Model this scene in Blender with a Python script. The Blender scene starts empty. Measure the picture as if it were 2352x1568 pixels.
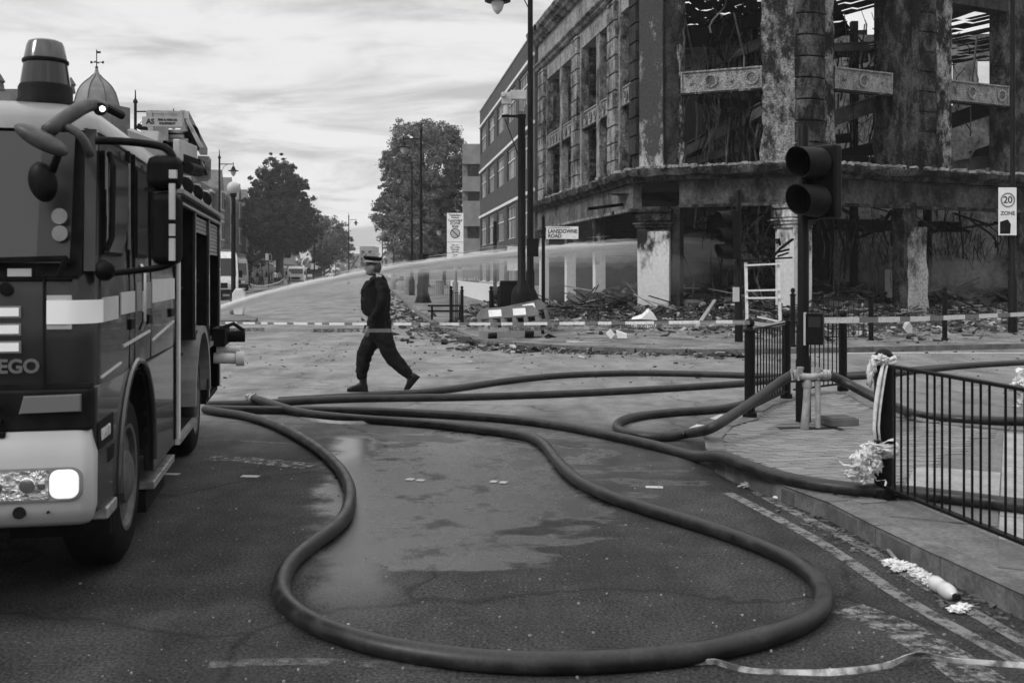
import bpy, bmesh, math, random
from mathutils import Vector, Matrix, noise
from math import pi, sin, cos, radians
import numpy as np
S = bpy.context.scene
COL = S.collection
# ------------------------------------------------------------------ camera
EYE = 1.62
cam_d = bpy.data.cameras.new('camera'); cam = bpy.data.objects.new('camera', cam_d); COL.objects.link(cam)
cam.location = (0, 0, EYE); cam.rotation_euler = (radians(90), 0, 0)
cam_d.sensor_width = 36; cam_d.lens = 36; cam_d.shift_y = -0.0678
cam_d.clip_start = 0.05; cam_d.clip_end = 3000
cam_d.dof.use_dof = True; cam_d.dof.focus_distance = 15; cam_d.dof.aperture_fstop = 5.0
S.camera = cam
# ------------------------------------------------------------------ light
SUN_EL, SUN_AZ = 38, 235       # degrees; azimuth clockwise from +Y: the soft light comes from the left, behind the camera
w = bpy.data.worlds.new('World'); S.world = w; w.use_nodes = True
nt = w.node_tree; nt.nodes.clear(); N = nt.nodes.new; L = nt.links.new
out = N('ShaderNodeOutputWorld'); bg = N('ShaderNodeBackground'); L(bg.outputs[0], out.inputs[0])
bg.inputs[1].default_value = 0.1
sky = N('ShaderNodeTexSky'); sky.sky_type = 'NISHITA'; sky.sun_disc = False
sky.sun_elevation = radians(SUN_EL); sky.sun_rotation = radians(SUN_AZ); sky.dust_density = 4; sky.ozone_density = 1
bw = N('ShaderNodeRGBToBW'); L(sky.outputs[0], bw.inputs[0])
tc = N('ShaderNodeTexCoord'); sep = N('ShaderNodeSeparateXYZ'); L(tc.outputs['Generated'], sep.inputs[0])
def wm(op, a, b, clamp=False):
    n = N('ShaderNodeMath'); n.operation = op; n.use_clamp = clamp
    for i, v in enumerate((a, b)):
        if v is None: continue
        if isinstance(v, (int, float)): n.inputs[i].default_value = v
        else: L(v, n.inputs[i])
    return n.outputs[0]
zz = wm('ADD', wm('MAXIMUM', sep.outputs[2], 0.0), 0.17)
cx_ = wm('DIVIDE', sep.outputs[0], zz); cy_ = wm('DIVIDE', sep.outputs[1], zz)
cmb = N('ShaderNodeCombineXYZ'); L(cx_, cmb.inputs[0]); L(cy_, cmb.inputs[1])
def wnoise(scale, det, rough, dist, off, sx=1.0):
    mp = N('ShaderNodeMapping'); mp.inputs['Location'].default_value = off; mp.inputs['Scale'].default_value = (sx, 1, 1); L(cmb.outputs[0], mp.inputs[0])
    n = N('ShaderNodeTexNoise'); n.inputs['Scale'].default_value = scale; n.inputs['Detail'].default_value = det
    n.inputs['Roughness'].default_value = rough; n.inputs['Distortion'].default_value = dist; L(mp.outputs[0], n.inputs[0]); return n.outputs[0]
c1 = wnoise(2.1, 9, 0.60, 0.5, (3.1, 1.7, 0), 0.6); c2 = wnoise(0.32, 4, 0.5, 0.2, (9.0, 4.0, 2.0))
cs = wm('ADD', wm('MULTIPLY', c1, 0.65), wm('MULTIPLY', c2, 0.35))
mr = N('ShaderNodeMapRange'); mr.interpolation_type = 'SMOOTHSTEP'; L(cs, mr.inputs[0])
mr.inputs[1].default_value = 0.42; mr.inputs[2].default_value = 0.56; mr.inputs[3].default_value = 6.7; mr.inputs[4].default_value = 4.2   # bright cloud to grey cloud
mx = N('ShaderNodeMix'); mx.data_type = 'FLOAT'; mx.inputs[0].default_value = 0.88
L(wm('MINIMUM', bw.outputs[0], 9.0), mx.inputs[2])
zg = N('ShaderNodeMapRange'); zg.interpolation_type = 'SMOOTHSTEP'; L(sep.outputs[2], zg.inputs[0]); zg.inputs[1].default_value = 0.22; zg.inputs[2].default_value = 0.9; zg.inputs[3].default_value = 1.0; zg.inputs[4].default_value = 2.1   # an overcast sky brightens towards the zenith
L(wm('MULTIPLY', mr.outputs[0], zg.outputs[0]), mx.inputs[3])
cc = N('ShaderNodeCombineColor'); [L(mx.outputs[0], cc.inputs[i]) for i in range(3)]
L(cc.outputs[0], bg.inputs[0])
sun_d = bpy.data.lights.new('sun', 'SUN'); sun_d.energy = 1.2; sun_d.angle = radians(14); sun_d.color = (1, 1, 1)
sun = bpy.data.objects.new('sun', sun_d); COL.objects.link(sun)
az, el = radians(SUN_AZ), radians(SUN_EL)
sd = Vector((sin(az)*cos(el), cos(az)*cos(el), sin(el)))
sun.rotation_euler = sd.to_track_quat('Z', 'Y').to_euler()
S.view_settings.view_transform = 'Standard'; S.view_settings.look = 'None'
S.view_settings.exposure = 0.45; S.view_settings.gamma = 1.0; S.view_settings.use_curve_mapping = False
S.cycles.max_bounces = 6; S.cycles.transparent_max_bounces = 12; S.cycles.volume_bounces = 2

# ------------------------------------------------------------------ helpers
R = random.Random(7)
def G(x, y, z=0.0):            # a point of the ground seen at survey coordinates x, y
    Y = 2352*(EYE-z)/(y-625); return Vector(((x-1176)/2352*Y, Y, z))
def D(x, y, Y): return Vector(((x-1176)/2352*Y, Y, EYE+(625-y)/2352*Y))
def tag(o, label=None, cat=None, group=None, kind=None):
    if label: o['label'] = label
    if cat: o['category'] = cat
    if group: o['group'] = group
    if kind: o['kind'] = kind
    return o
def thing(name, loc, label, cat, rz=0.0, group=None, rot=None):
    o = bpy.data.objects.new(name, None); COL.objects.link(o); o.location = loc
    o.rotation_euler = rot if rot else (0, 0, rz); o.empty_display_size = 0.2
    return tag(o, label, cat, group)
def root_m(o):
    m = o.matrix_basis.copy()
    while o.parent: o = o.parent; m = o.matrix_basis @ m
    return m
def copy_tree(o, parent=None):
    c = o.copy(); COL.objects.link(c); c.parent = parent
    for ch in o.children: copy_tree(ch, c)
    return c
def dup(o, loc, rz, label, group=None):
    c = copy_tree(o); c.location = loc
    c.rotation_euler = (0, 0, rz) if not isinstance(rz, tuple) else rz
    c['label'] = label
    if group: c['group'] = group
    return c
def part_copy(o, parent, loc, rot=(0, 0, 0), scale=None, name=None):     # one more alike piece sharing the mesh
    c = o.copy(); COL.objects.link(c); c.parent = parent; c.location = loc; c.rotation_euler = rot
    if scale: c.scale = scale
    return c
class MB:
    def __init__(s): s.v = []; s.f = []; s.mi = []; s.M = Matrix.Identity(4); s.k = 0
    def add(s, vs, fs):
        n = len(s.v); s.v += [tuple(s.M @ Vector(p)) for p in vs]; s.f += [tuple(i+n for i in f) for f in fs]; s.mi += [s.k]*len(fs); return s
    def box(s, c, d, rz=0.0, rot=None):
        m = Matrix.Rotation(rz, 3, 'Z') if rot is None else rot
        c = Vector(c); h = [x/2 for x in d]
        vs = [c + m @ Vector((sx*h[0], sy*h[1], sz*h[2])) for sx in (-1, 1) for sy in (-1, 1) for sz in (-1, 1)]
        return s.add(vs, [(0, 1, 3, 2), (4, 6, 7, 5), (0, 4, 5, 1), (2, 3, 7, 6), (0, 2, 6, 4), (1, 5, 7, 3)])
    def ab(s, a, b):           # box from corner to corner
        a, b = Vector(a), Vector(b); return s.box((a+b)/2, [abs(x) for x in (b-a)])
    def bar(s, p, q, w, h=None, roll=0.0):
        p, q = Vector(p), Vector(q); h = h or w; d = q-p
        if d.length < 1e-6: return s
        m = d.to_track_quat('Y', 'Z').to_matrix() @ Matrix.Rotation(roll, 3, 'Y')
        return s.box((p+q)/2, (w, d.length, h), rot=m)
    def tube(s, pts, r, n=8, cap=True):
        pts = [Vector(p) for p in pts]; m = len(pts); rs = r if isinstance(r, (list, tuple)) else [r]*m
        t0 = (pts[1]-pts[0]).normalized(); u = t0.orthogonal().normalized(); vs = []; fs = []
        for i, p in enumerate(pts):
            a = pts[max(i-1, 0)]; b = pts[min(i+1, m-1)]; t = (b-a).normalized()
            u = (u - t*u.dot(t)).normalized(); w_ = t.cross(u)
            for k in range(n):
                an = 2*pi*k/n; vs.append(p + (u*cos(an)+w_*sin(an))*rs[i])
        for i in range(m-1):
            for k in range(n):
                a = i*n+k; b = i*n+(k+1) % n; fs.append((a, b, b+n, a+n))
        if cap: fs.append(tuple(range(n-1, -1, -1))); fs.append(tuple((m-1)*n+k for k in range(n)))
        return s.add(vs, fs)
    def lathe(s, prof, n=16, o=(0, 0, 0), rot=None, cap=True):
        o = Vector(o); m = rot or Matrix.Identity(3); vs = []; fs = []
        for r, z in prof:
            for k in range(n): an = 2*pi*k/n; vs.append(o + m @ Vector((r*cos(an), r*sin(an), z)))
        for i in range(len(prof)-1):
            for k in range(n):
                a = i*n+k; b = i*n+(k+1) % n; fs.append((a, b, b+n, a+n))
        if cap and prof[0][0] > 1e-4: fs.append(tuple(range(n-1, -1, -1)))
        if cap and prof[-1][0] > 1e-4: fs.append(tuple((len(prof)-1)*n+k for k in range(n)))
        return s.add(vs, fs)
    def ball(s, c, r, n=8, sc=(1, 1, 1)):
        pr = []
        for i in range(n+1): a = pi*i/n; pr.append((max(sin(a), 1e-5)*1.0, -cos(a)))
        c = Vector(c); vs = []; fs = []; m = n*2
        for rr, z in pr:
            for k in range(m): an = 2*pi*k/m; vs.append(c+Vector((rr*cos(an)*r*sc[0], rr*sin(an)*r*sc[1], z*r*sc[2])))
        for i in range(n):
            for k in range(m): a = i*m+k; b = i*m+(k+1) % m; fs.append((a, b, b+m, a+m))
        return s.add(vs, fs)
    def prism(s, poly, z0, z1):   # polygon in xy, extruded along z (through s.M)
        n = len(poly); vs = [(x, y, z0) for x, y in poly]+[(x, y, z1) for x, y in poly]
        fs = [tuple(range(n-1, -1, -1)), tuple(range(n, 2*n))]+[(i, (i+1) % n, (i+1) % n+n, i+n) for i in range(n)]
        return s.add(vs, fs)
    def rings(s, rings, closed=True, cap=True):
        n = len(rings[0]); vs = [p for r in rings for p in r]; fs = []
        for i in range(len(rings)-1):
            for k in range(n if closed else n-1): a = i*n+k; b = i*n+(k+1) % n; fs.append((a, b, b+n, a+n))
        if cap: fs.append(tuple(range(n-1, -1, -1))); fs.append(tuple((len(rings)-1)*n+k for k in range(n)))
        return s.add(vs, fs)
    def build(s, name, mats, parent=None, world=False, smooth=False, bevel=0, origin=None, sub=0, **t):
        vs = s.v
        me = bpy.data.meshes.new(name)
        inv = None
        if parent is not None and world: inv = root_m(parent).inverted()
        if parent is None and origin is None and world is False and vs:
            a = np.array(vs); origin = Vector(((a[:, 0].min()+a[:, 0].max())/2, (a[:, 1].min()+a[:, 1].max())/2, a[:, 2].min()))
        if inv: vs = [tuple(inv @ Vector(p)) for p in vs]
        if parent is None and origin is not None: vs = [tuple(Vector(p)-Vector(origin)) for p in vs]
        me.from_pydata(vs, [], s.f); me.validate()
        mats = mats if isinstance(mats, (list, tuple)) else [mats]
        for m in mats: me.materials.append(m)
        if len(mats) > 1 and len(me.polygons) == len(s.mi): me.polygons.foreach_set('material_index', s.mi)
        bm = bmesh.new(); bm.from_mesh(me); bmesh.ops.recalc_face_normals(bm, faces=bm.faces); bm.to_mesh(me); bm.free()
        if smooth: me.shade_smooth()
        o = bpy.data.objects.new(name, me); COL.objects.link(o)
        if parent is not None: o.parent = parent
        elif origin is not None: o.location = origin
        if smooth and smooth != 'full': me.set_sharp_from_angle(angle=radians(40))
        if bevel:
            b = o.modifiers.new('b', 'BEVEL'); b.width = bevel; b.segments = 2; b.limit_method = 'ANGLE'; b.angle_limit = radians(35); b.harden_normals = True
            me.shade_smooth()
        if sub: b = o.modifiers.new('s', 'SUBSURF'); b.levels = sub; b.render_levels = sub
        return tag(o, **t) if t else o
def spline(pts, step=0.1):      # Catmull-Rom through points, resampled
    pts = [Vector(p) for p in pts]; P = [pts[0]*2-pts[1]]+pts+[pts[-1]*2-pts[-2]]; o = []
    for i in range(1, len(P)-2):
        a, b, c, d = P[i-1:i+3]; n = max(2, int((c-b).length/step))
        for k in range(n):
            t = k/n; o.append(0.5*((2*b)+(c-a)*t+(2*a-5*b+4*c-d)*t*t+(3*b-a-3*c+d)*t**3))
    o.append(pts[-1]); return o
def text_mesh(txt, size, mat, name, parent, M, depth=0.002, align='CENTER', world=True, bold=0.0, spacing=1.0, sx=1.0):
    c = bpy.data.curves.new(name, 'FONT'); c.body = txt; c.size = size; c.align_x = align; c.align_y = 'CENTER'; c.extrude = depth; c.offset = bold; c.space_line = spacing
    t = bpy.data.objects.new('t', c); me = bpy.data.meshes.new_from_object(t); bpy.data.objects.remove(t); me.name = name
    mm = M @ Matrix.Diagonal((sx, 1, 1, 1))
    if world and parent is not None: mm = root_m(parent).inverted() @ mm
    me.transform(mm); me.materials.clear(); me.materials.append(mat)
    o = bpy.data.objects.new(name, me); COL.objects.link(o); o.parent = parent; return o
def frame(p, x, z=(0, 0, 1)):    # matrix: local x along x, local z along z, y = z cross x
    x = Vector(x).normalized(); z = Vector(z).normalized(); y = z.cross(x).normalized(); z = x.cross(y)
    return Matrix(((x.x, y.x, z.x, p[0]), (x.y, y.y, z.y, p[1]), (x.z, y.z, z.z, p[2]), (0, 0, 0, 1)))
def inpoly(x, y, poly):
    c = False; j = len(poly)-1
    for i in range(len(poly)):
        xi, yi = poly[i][0], poly[i][1]; xj, yj = poly[j][0], poly[j][1]
        if (yi > y) != (yj > y) and x < (xj-xi)*(y-yi)/(yj-yi)+xi: c = not c
        j = i
    return c
def edge_dist(x, y, poly):
    p = Vector((x, y)); best = 9e9
    for i in range(len(poly)):
        a = Vector(poly[i][:2]); b = Vector(poly[(i+1) % len(poly)][:2]); d = b-a
        t = max(0, min(1, (p-a).dot(d)/max(d.length_squared, 1e-9))); best = min(best, (p-a-d*t).length)
    return best
# ------------------------------------------------------------------ materials (the photograph is black and white: every colour is a grey)
def g3(v): return (v, v, v, 1)
def mat(name, a, b=None, scale=8.0, rough=0.8, bump=0.0, metal=0.0, coat=0.0, lo=0.35, hi=0.65, det=5, rvar=0.0, stretch=None, fine=0.0, spec=0.3, b2=None):
    m = bpy.data.materials.new(name); m.use_nodes = True; t = m.node_tree; p = t.nodes['Principled BSDF']
    p.inputs['Base Color'].default_value = g3(a); p.inputs['Roughness'].default_value = rough; p.inputs['Metallic'].default_value = metal
    p.inputs['Coat Weight'].default_value = coat; p.inputs['Specular IOR Level'].default_value = spec
    if b is None and not bump and not rvar: return m
    tcn = t.nodes.new('ShaderNodeTexCoord'); mp = t.nodes.new('ShaderNodeMapping'); t.links.new(tcn.outputs['Object'], mp.inputs[0])
    if stretch: mp.inputs['Scale'].default_value = stretch
    n = t.nodes.new('ShaderNodeTexNoise'); n.inputs['Scale'].default_value = scale; n.inputs['Detail'].default_value = det; n.inputs['Roughness'].default_value = 0.62
    t.links.new(mp.outputs[0], n.inputs[0])
    rp = t.nodes.new('ShaderNodeValToRGB'); e = rp.color_ramp.elements
    e[0].position = lo; e[0].color = g3(a); e[1].position = hi; e[1].color = g3(b if b is not None else a)
    t.links.new(n.outputs[0], rp.inputs[0]); colr = rp.outputs[0]
    if fine:
        n2 = t.nodes.new('ShaderNodeTexNoise'); n2.inputs['Scale'].default_value = scale*9; n2.inputs['Detail'].default_value = 3
        t.links.new(mp.outputs[0], n2.inputs[0]); mrr = t.nodes.new('ShaderNodeMapRange'); t.links.new(n2.outputs[0], mrr.inputs[0])
        mrr.inputs[1].default_value = 0.3; mrr.inputs[2].default_value = 0.7; mrr.inputs[3].default_value = 1-fine; mrr.inputs[4].default_value = 1+fine
        mm = t.nodes.new('ShaderNodeVectorMath'); mm.operation = 'SCALE'; t.links.new(colr, mm.inputs[0]); t.links.new(mrr.outputs[0], mm.inputs['Scale']); colr = mm.outputs[0]
    t.links.new(colr, p.inputs['Base Color'])
    if rvar:
        r2 = t.nodes.new('ShaderNodeMapRange'); t.links.new(n.outputs[0], r2.inputs[0]); r2.inputs[1].default_value = 0.3; r2.inputs[2].default_value = 0.7
        r2.inputs[3].default_value = max(0.02, rough-rvar); r2.inputs[4].default_value = min(1, rough+rvar); t.links.new(r2.outputs[0], p.inputs['Roughness'])
    if bump:
        bp = t.nodes.new('ShaderNodeBump'); bp.inputs['Strength'].default_value = min(1, bump); bp.inputs['Distance'].default_value = 0.02*max(1, bump)
        t.links.new(n.outputs[0], bp.inputs['Height']); t.links.new(bp.outputs[0], p.inputs['Normal'])
    return m
def emit(name, v, s):
    m = bpy.data.materials.new(name); m.use_nodes = True; p = m.node_tree.nodes['Principled BSDF']
    p.inputs['Base Color'].default_value = g3(v); p.inputs['Emission Color'].default_value = g3(1); p.inputs['Emission Strength'].default_value = s; return m
def glass(name, v=0.02, rough=0.05, alpha=1.0):
    m = bpy.data.materials.new(name); m.use_nodes = True; p = m.node_tree.nodes['Principled BSDF']
    p.inputs['Base Color'].default_value = g3(v); p.inputs['Roughness'].default_value = rough; p.inputs['Specular IOR Level'].default_value = 0.7
    p.inputs['Alpha'].default_value = alpha; return m
def volume(name, dens, v=0.9, noise_scale=None):
    m = bpy.data.materials.new(name); m.use_nodes = True; t = m.node_tree; t.nodes.remove(t.nodes['Principled BSDF'])
    p = t.nodes.new('ShaderNodeVolumePrincipled'); p.inputs['Color'].default_value = g3(v); p.inputs['Density'].default_value = dens
    p.inputs['Anisotropy'].default_value = 0.2
    t.links.new(p.outputs[0], t.nodes['Material Output'].inputs['Volume']); return m
M = {}
M['black'] = mat('black_paint', 0.004, 0.009, 20, 0.5, rvar=.12, spec=.10)
M['rubber'] = mat('rubber', 0.006, 0.016, 14, 0.8, spec=.08)
M['dark'] = mat('dark_plastic', 0.006, 0.014, 9, 0.6, spec=.08)
M['steel'] = mat('galvanised_steel', 0.25, 0.4, 12, 0.4, metal=0.7, rvar=.1)
M['white'] = mat('white_paint', 0.62, 0.78, 6, 0.5)
M['sign'] = mat('sign_face', 0.68, 0.78, 5, 0.45)
M['ink'] = mat('sign_ink', 0.03)
M['grey'] = mat('grey_paint', 0.16, 0.24, 5, 0.5)
M['lgrey'] = mat('light_grey_paint', 0.36, 0.46, 5, 0.5)
M['concrete'] = mat('concrete', 0.17, 0.30, 3.5, 0.9, bump=.3, fine=.2)
M['kerb'] = mat('kerb_granite', 0.075, 0.15, 5, 0.85, bump=.3, fine=.25)
# ------------------------------------------------------------------ ground and road
def asphalt():
    m = bpy.data.materials.new('asphalt'); m.use_nodes = True; t = m.node_tree; p = t.nodes['Principled BSDF']; NN = t.nodes.new; LL = t.links.new
    tcn = NN('ShaderNodeTexCoord'); ob = tcn.outputs['Object']
    def nz(s, d, r=.6, st=None, off=(0, 0, 0)):
        mp = NN('ShaderNodeMapping'); LL(ob, mp.inputs[0]); mp.inputs['Location'].default_value = off
        if st: mp.inputs['Scale'].default_value = st
        n = NN('ShaderNodeTexNoise'); n.inputs['Scale'].default_value = s; n.inputs['Detail'].default_value = d; n.inputs['Roughness'].default_value = r; LL(mp.outputs[0], n.inputs[0]); return n.outputs[0]
    def mr(v, a, b, c, d, sm=True):
        n = NN('ShaderNodeMapRange'); n.interpolation_type = 'SMOOTHSTEP' if sm else 'LINEAR'; LL(v, n.inputs[0])
        for i, q in enumerate((a, b, c, d)): n.inputs[i+1].default_value = q
        return n.outputs[0]
    def ma(op, a, b):
        n = NN('ShaderNodeMath'); n.operation = op
        for i, v in enumerate((a, b)):
            if isinstance(v, (int, float)): n.inputs[i].default_value = v
            else: LL(v, n.inputs[i])
        return n.outputs[0]
    sp = NN('ShaderNodeSeparateXYZ'); LL(ob, sp.inputs[0]); X, Y = sp.outputs[0], sp.outputs[1]
    grain = nz(62, 5, .8); big = nz(.35, 5, .6, (1, .55, 1)); mid = nz(3.2, 5, .6)
    # grazing sheen of the far road put into the colour, paler with distance
    far_sheen = mr(ma('ADD', Y, ma('MULTIPLY', ma('SUBTRACT', big, .5), 9.0)), 7.8, 13.2, 0, 1)
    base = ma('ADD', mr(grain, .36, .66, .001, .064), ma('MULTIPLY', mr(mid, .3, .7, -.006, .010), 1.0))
    sheen_col = ma('ADD', mr(grain, .34, .68, .10, .24), mr(mid, .3, .7, -.02, .03))
    mx = NN('ShaderNodeMix'); mx.data_type = 'FLOAT'; LL(far_sheen, mx.inputs[0]); LL(base, mx.inputs[2]); LL(sheen_col, mx.inputs[3])
    chip = nz(38, 1, .5, None, (4, 2, 0)); chips = mr(chip, .745, .77, 0, .20)
    # wet sheet in the middle of the road where the hoses leak, and a small stream running down from it
    wx = ma('DIVIDE', ma('SUBTRACT', X, -.35), 1.5); wy = ma('DIVIDE', ma('SUBTRACT', Y, 8.0), 2.4)
    wd = ma('SQRT', ma('ADD', ma('MULTIPLY', wx, wx), ma('MULTIPLY', wy, wy)), 0)
    patch = nz(.9, 6, .55, (.7, 1.15, 1), (2, 0, 0))
    wet1 = mr(ma('ADD', wd, ma('MULTIPLY', ma('SUBTRACT', patch, .48), 3.4)), .80, 1.0, 1, 0)
    wet1 = ma('MULTIPLY', wet1, mr(ma('ADD', ma('ADD', X, ma('MULTIPLY', Y, .172)), ma('MULTIPLY', ma('SUBTRACT', mid, .5), .5)), -.22, .0, 0, 1))
    brk = nz(3.0, 9, .72, (1.0, .8, 1), (7, 1, 0)); wet1 = ma('MULTIPLY', wet1, mr(brk, .36, .52, .3, 1))
    sx = ma('ABSOLUTE', ma('ADD', ma('ADD', X, ma('MULTIPLY', Y, .155)), ma('MULTIPLY', ma('SUBTRACT', mid, .5), .35)), 0)
    stream = ma('MULTIPLY', mr(sx, .07, .30, 1, 0), ma('MULTIPLY', mr(Y, 4.3, 5.8, 0, 1), mr(Y, 9.9, 10.3, 1, 0)))
    far = ma('MULTIPLY', mr(patch, .42, .55, 0, .45), mr(Y, 9, 14, 0, 1))
    wet = ma('MAXIMUM', ma('MAXIMUM', wet1, far), ma('MULTIPLY', stream, .95))
    drk = ma('SUBTRACT', 1.0, ma('MULTIPLY', wet, .28))
    wear = mr(nz(.8, 6, .65, (1.6, .5, 1), (5, 3, 0)), .35, .65, .72, 1.28)
    vo = NN('ShaderNodeTexVoronoi'); vo.feature = 'DISTANCE_TO_EDGE'; vo.inputs['Scale'].default_value = .32
    vm = NN('ShaderNodeVectorMath'); vm.operation = 'ADD'; LL(ob, vm.inputs[0]); nv = NN('ShaderNodeTexNoise'); nv.inputs['Scale'].default_value = 1.3; nv.inputs['Detail'].default_value = 6; LL(ob, nv.inputs[0]); LL(nv.outputs['Color'], vm.inputs[1]); LL(vm.outputs[0], vo.inputs['Vector'])
    crack = mr(vo.outputs['Distance'], .0, .012, .45, 1, False)
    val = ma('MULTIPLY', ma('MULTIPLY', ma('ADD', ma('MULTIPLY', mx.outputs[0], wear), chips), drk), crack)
    cc = NN('ShaderNodeCombineColor'); [LL(val, cc.inputs[i]) for i in range(3)]; LL(cc.outputs[0], p.inputs['Base Color'])
    rg = ma('SUBTRACT', .90, ma('MULTIPLY', wet, .68)); rg = ma('SUBTRACT', rg, ma('MULTIPLY', ma('MULTIPLY', stream, mr(Y, 8.2, 9.2, 0, 1)), .14)); LL(rg, p.inputs['Roughness'])
    LL(ma('ADD', .25, ma('MULTIPLY', wet, .75)), p.inputs['Specular IOR Level'])
    bp = NN('ShaderNodeBump'); bp.inputs['Distance'].default_value = .006
    LL(ma('SUBTRACT', ma('SUBTRACT', .85, ma('MULTIPLY', wet, .36)), ma('MULTIPLY', ma('MULTIPLY', stream, mr(Y, 8.2, 9.2, 0, 1)), .38)), bp.inputs['Strength']); LL(grain, bp.inputs['Height']); LL(bp.outputs[0], p.inputs['Normal'])
    return m
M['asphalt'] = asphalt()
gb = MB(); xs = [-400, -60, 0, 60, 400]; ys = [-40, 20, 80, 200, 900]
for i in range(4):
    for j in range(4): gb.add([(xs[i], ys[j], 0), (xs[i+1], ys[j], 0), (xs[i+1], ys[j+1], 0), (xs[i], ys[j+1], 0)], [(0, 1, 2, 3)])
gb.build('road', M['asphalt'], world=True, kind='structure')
# far pavement at the foot of the ruin and along the right of the high street
M['paving'] = mat('dusty_paving', .06, .22, 1.1, .9, bump=.25, fine=.35, det=9)
FP = [G(x, y, .1) for x, y in [(800, 636), (860, 645), (905, 668), (955, 710), (1026, 752), (1100, 776), (1250, 790), (1513, 801), (1700, 801), (1950, 797), (2352, 789), (2800, 782)]]
FPp = [(p.x, p.y) for p in FP]+[(60, 60), (60, 420), (-45, 420)]
MB().prism(FPp, -.05, .10).build('pavement', M['paving'], world=True, kind='structure')
def kerb_line(pts, w, z1, ln, name='kerb', joint=.012, m=None, cap=300):
    """a run of separate kerbstones, each its own piece"""
    k = bpy.data.objects.new(name, None); COL.objects.link(k); k['kind'] = 'structure'; k.location = (pts[0].x, pts[0].y, 0)
    sp = spline([Vector((p.x, p.y, 0)) for p in pts], .1); acc = 0; last = sp[0]; n = 0
    for q in sp[1:]:
        if (q-last).length >= ln and n < cap:
            d = (q-last).normalized(); nrm = Vector((-d.y, d.x, 0)); a = last+d*joint/2; b = q-d*joint/2; zz = z1+R.uniform(-.004, .004)
            c = .012
            prof = [(0, -.06), (0, zz-c), (c, zz), (w, zz), (w, -.06)]
            mb = MB(); mb.rings([[a+nrm*(-t)+Vector((0, 0, z)) for t, z in prof], [b+nrm*(-t)+Vector((0, 0, z)) for t, z in prof]])
            mb.build('kerbstone', m or M['kerb'], k, world=True); last = q; n += 1
    return k
kerb_line([G(x, y, .1) for x, y in [(880, 655), (905, 668), (955, 710), (1026, 752), (1100, 776), (1250, 790), (1513, 801), (1700, 801), (1950, 797), (2352, 789), (2600, 785)]], .16, .106, .92)
# left pavement
LP = [G(x, y, .1) for x, y in [(845, 633), (745, 642), (669, 655), (557, 674), (480, 690), (300, 735)]]
MB().prism([(p.x, p.y) for p in LP]+[(-60, 30), (-90, 80), (-110, 420), (-72, 420)], -.05, .10).build('footpath', M['paving'], world=True, kind='structure')
kerb_line([G(x, y, .1) for x, y in [(745, 642), (669, 655), (557, 674), (480, 690)][::-1]][::-1], -.16, .106, .92, cap=60)
# the near refuge: kerbstones, block paving left of the railing, slabs right of it
ISv = [(1712, 959), (1663, 970), (1627, 989), (1619, 1008), (1622, 1027), (1645, 1052), (1700, 1078), (1760, 1100), (1820, 1122), (1890, 1146), (2036, 1219), (2352, 1366), (2700, 1527)]
ISb = [(2700, 1012), (2352, 985), (2100, 962), (2004, 921), (1943, 893), (1876, 896), (1806, 913), (1733, 933)]
ZI = .12
ISF = [G(x, y, ZI) for x, y in ISv]; ISB = [G(x, y, ZI) for x, y in ISb]
ISL = [(p.x, p.y) for p in ISF+ISB]
def in_isle(x, y): return inpoly(x, y, ISL)
isle = bpy.data.objects.new('traffic_island', None); COL.objects.link(isle); isle['kind'] = 'structure'; isle.location = (ISF[3].x, ISF[3].y, 0)
M['mortar'] = mat('paving_sand', .06, .10, 9, .95)
inn = []   # bed, pulled in a little from the kerb
cen = Vector((sum(p[0] for p in ISL)/len(ISL), sum(p[1] for p in ISL)/len(ISL)))
MB().prism(ISL, -.05, .094).build('paving_bed', M['mortar'], isle, world=True)
k1 = kerb_line(ISF, -.15, ZI+.004, .62, name='kerb')
k2 = kerb_line(ISB+[ISF[0]], -.15, ZI+.004, .62, name='kerb')
M['paver'] = [mat('paver_%s' % n, a, b, 7, .85, bump=.2, fine=.2) for n, a, b in (('a', .14, .21), ('b', .17, .24), ('c', .12, .19))]
M['slab'] = mat('paving_slab', .22, .32, 3, .9, bump=.15, fine=.15)
fence_a, fence_b = Vector((2.49, 6.85)), Vector((2.80, 5.0))
cand = []
ang = radians(16); ca, sa = cos(ang), sin(ang)
for i in range(-60, 120):
    for j in range(-10, 150):
        u = i*.206 + (.103 if j % 2 else 0); v = j*.104
        x = u*ca - v*sa + 0.0; y = u*sa + v*ca
        if y > 14.5 or y < 3: continue
        if in_isle(x, y) and edge_dist(x, y, ISL) > .215 and y > 6.72 and x < 2.49+(6.85-y)*.17-.02+max(0, (y-6.85))*.9:
            if abs(x-(1840-1176)/2352*9.95-.06) < .36 and abs(y-9.95) < .19: continue
            cand.append((x*x+y*y, x, y))
cand.sort()
pm = []
for k in range(3):
    b = MB(); b.box((0, 0, -.03), (.199, .097, .06)); o = b.build('paver', M['paver'][k], isle, world=False, bevel=.0); pm.append(o)
rest = MB()
for n, (_, x, y) in enumerate(cand):
    z = ZI-.002+R.uniform(-.0022, .0022)
    if n < 297:
        o = part_copy(pm[n % 3] if R.random() < .5 else pm[R.randrange(3)], isle, Vector((x, y, z))-isle.location, (R.uniform(-.006, .006), R.uniform(-.006, .006), ang+R.uniform(-.01, .01)))
    elif n < 300: pm[n-297].location = Vector((x, y, z))-isle.location; pm[n-297].rotation_euler = (0, 0, ang)
    else: rest.k = R.randrange(3); rest.box((x, y, z-.03), (.199, .097, .06), rz=ang)
if rest.v: rest.build('pavers', M['paver'], isle, world=True, kind='stuff')
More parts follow.
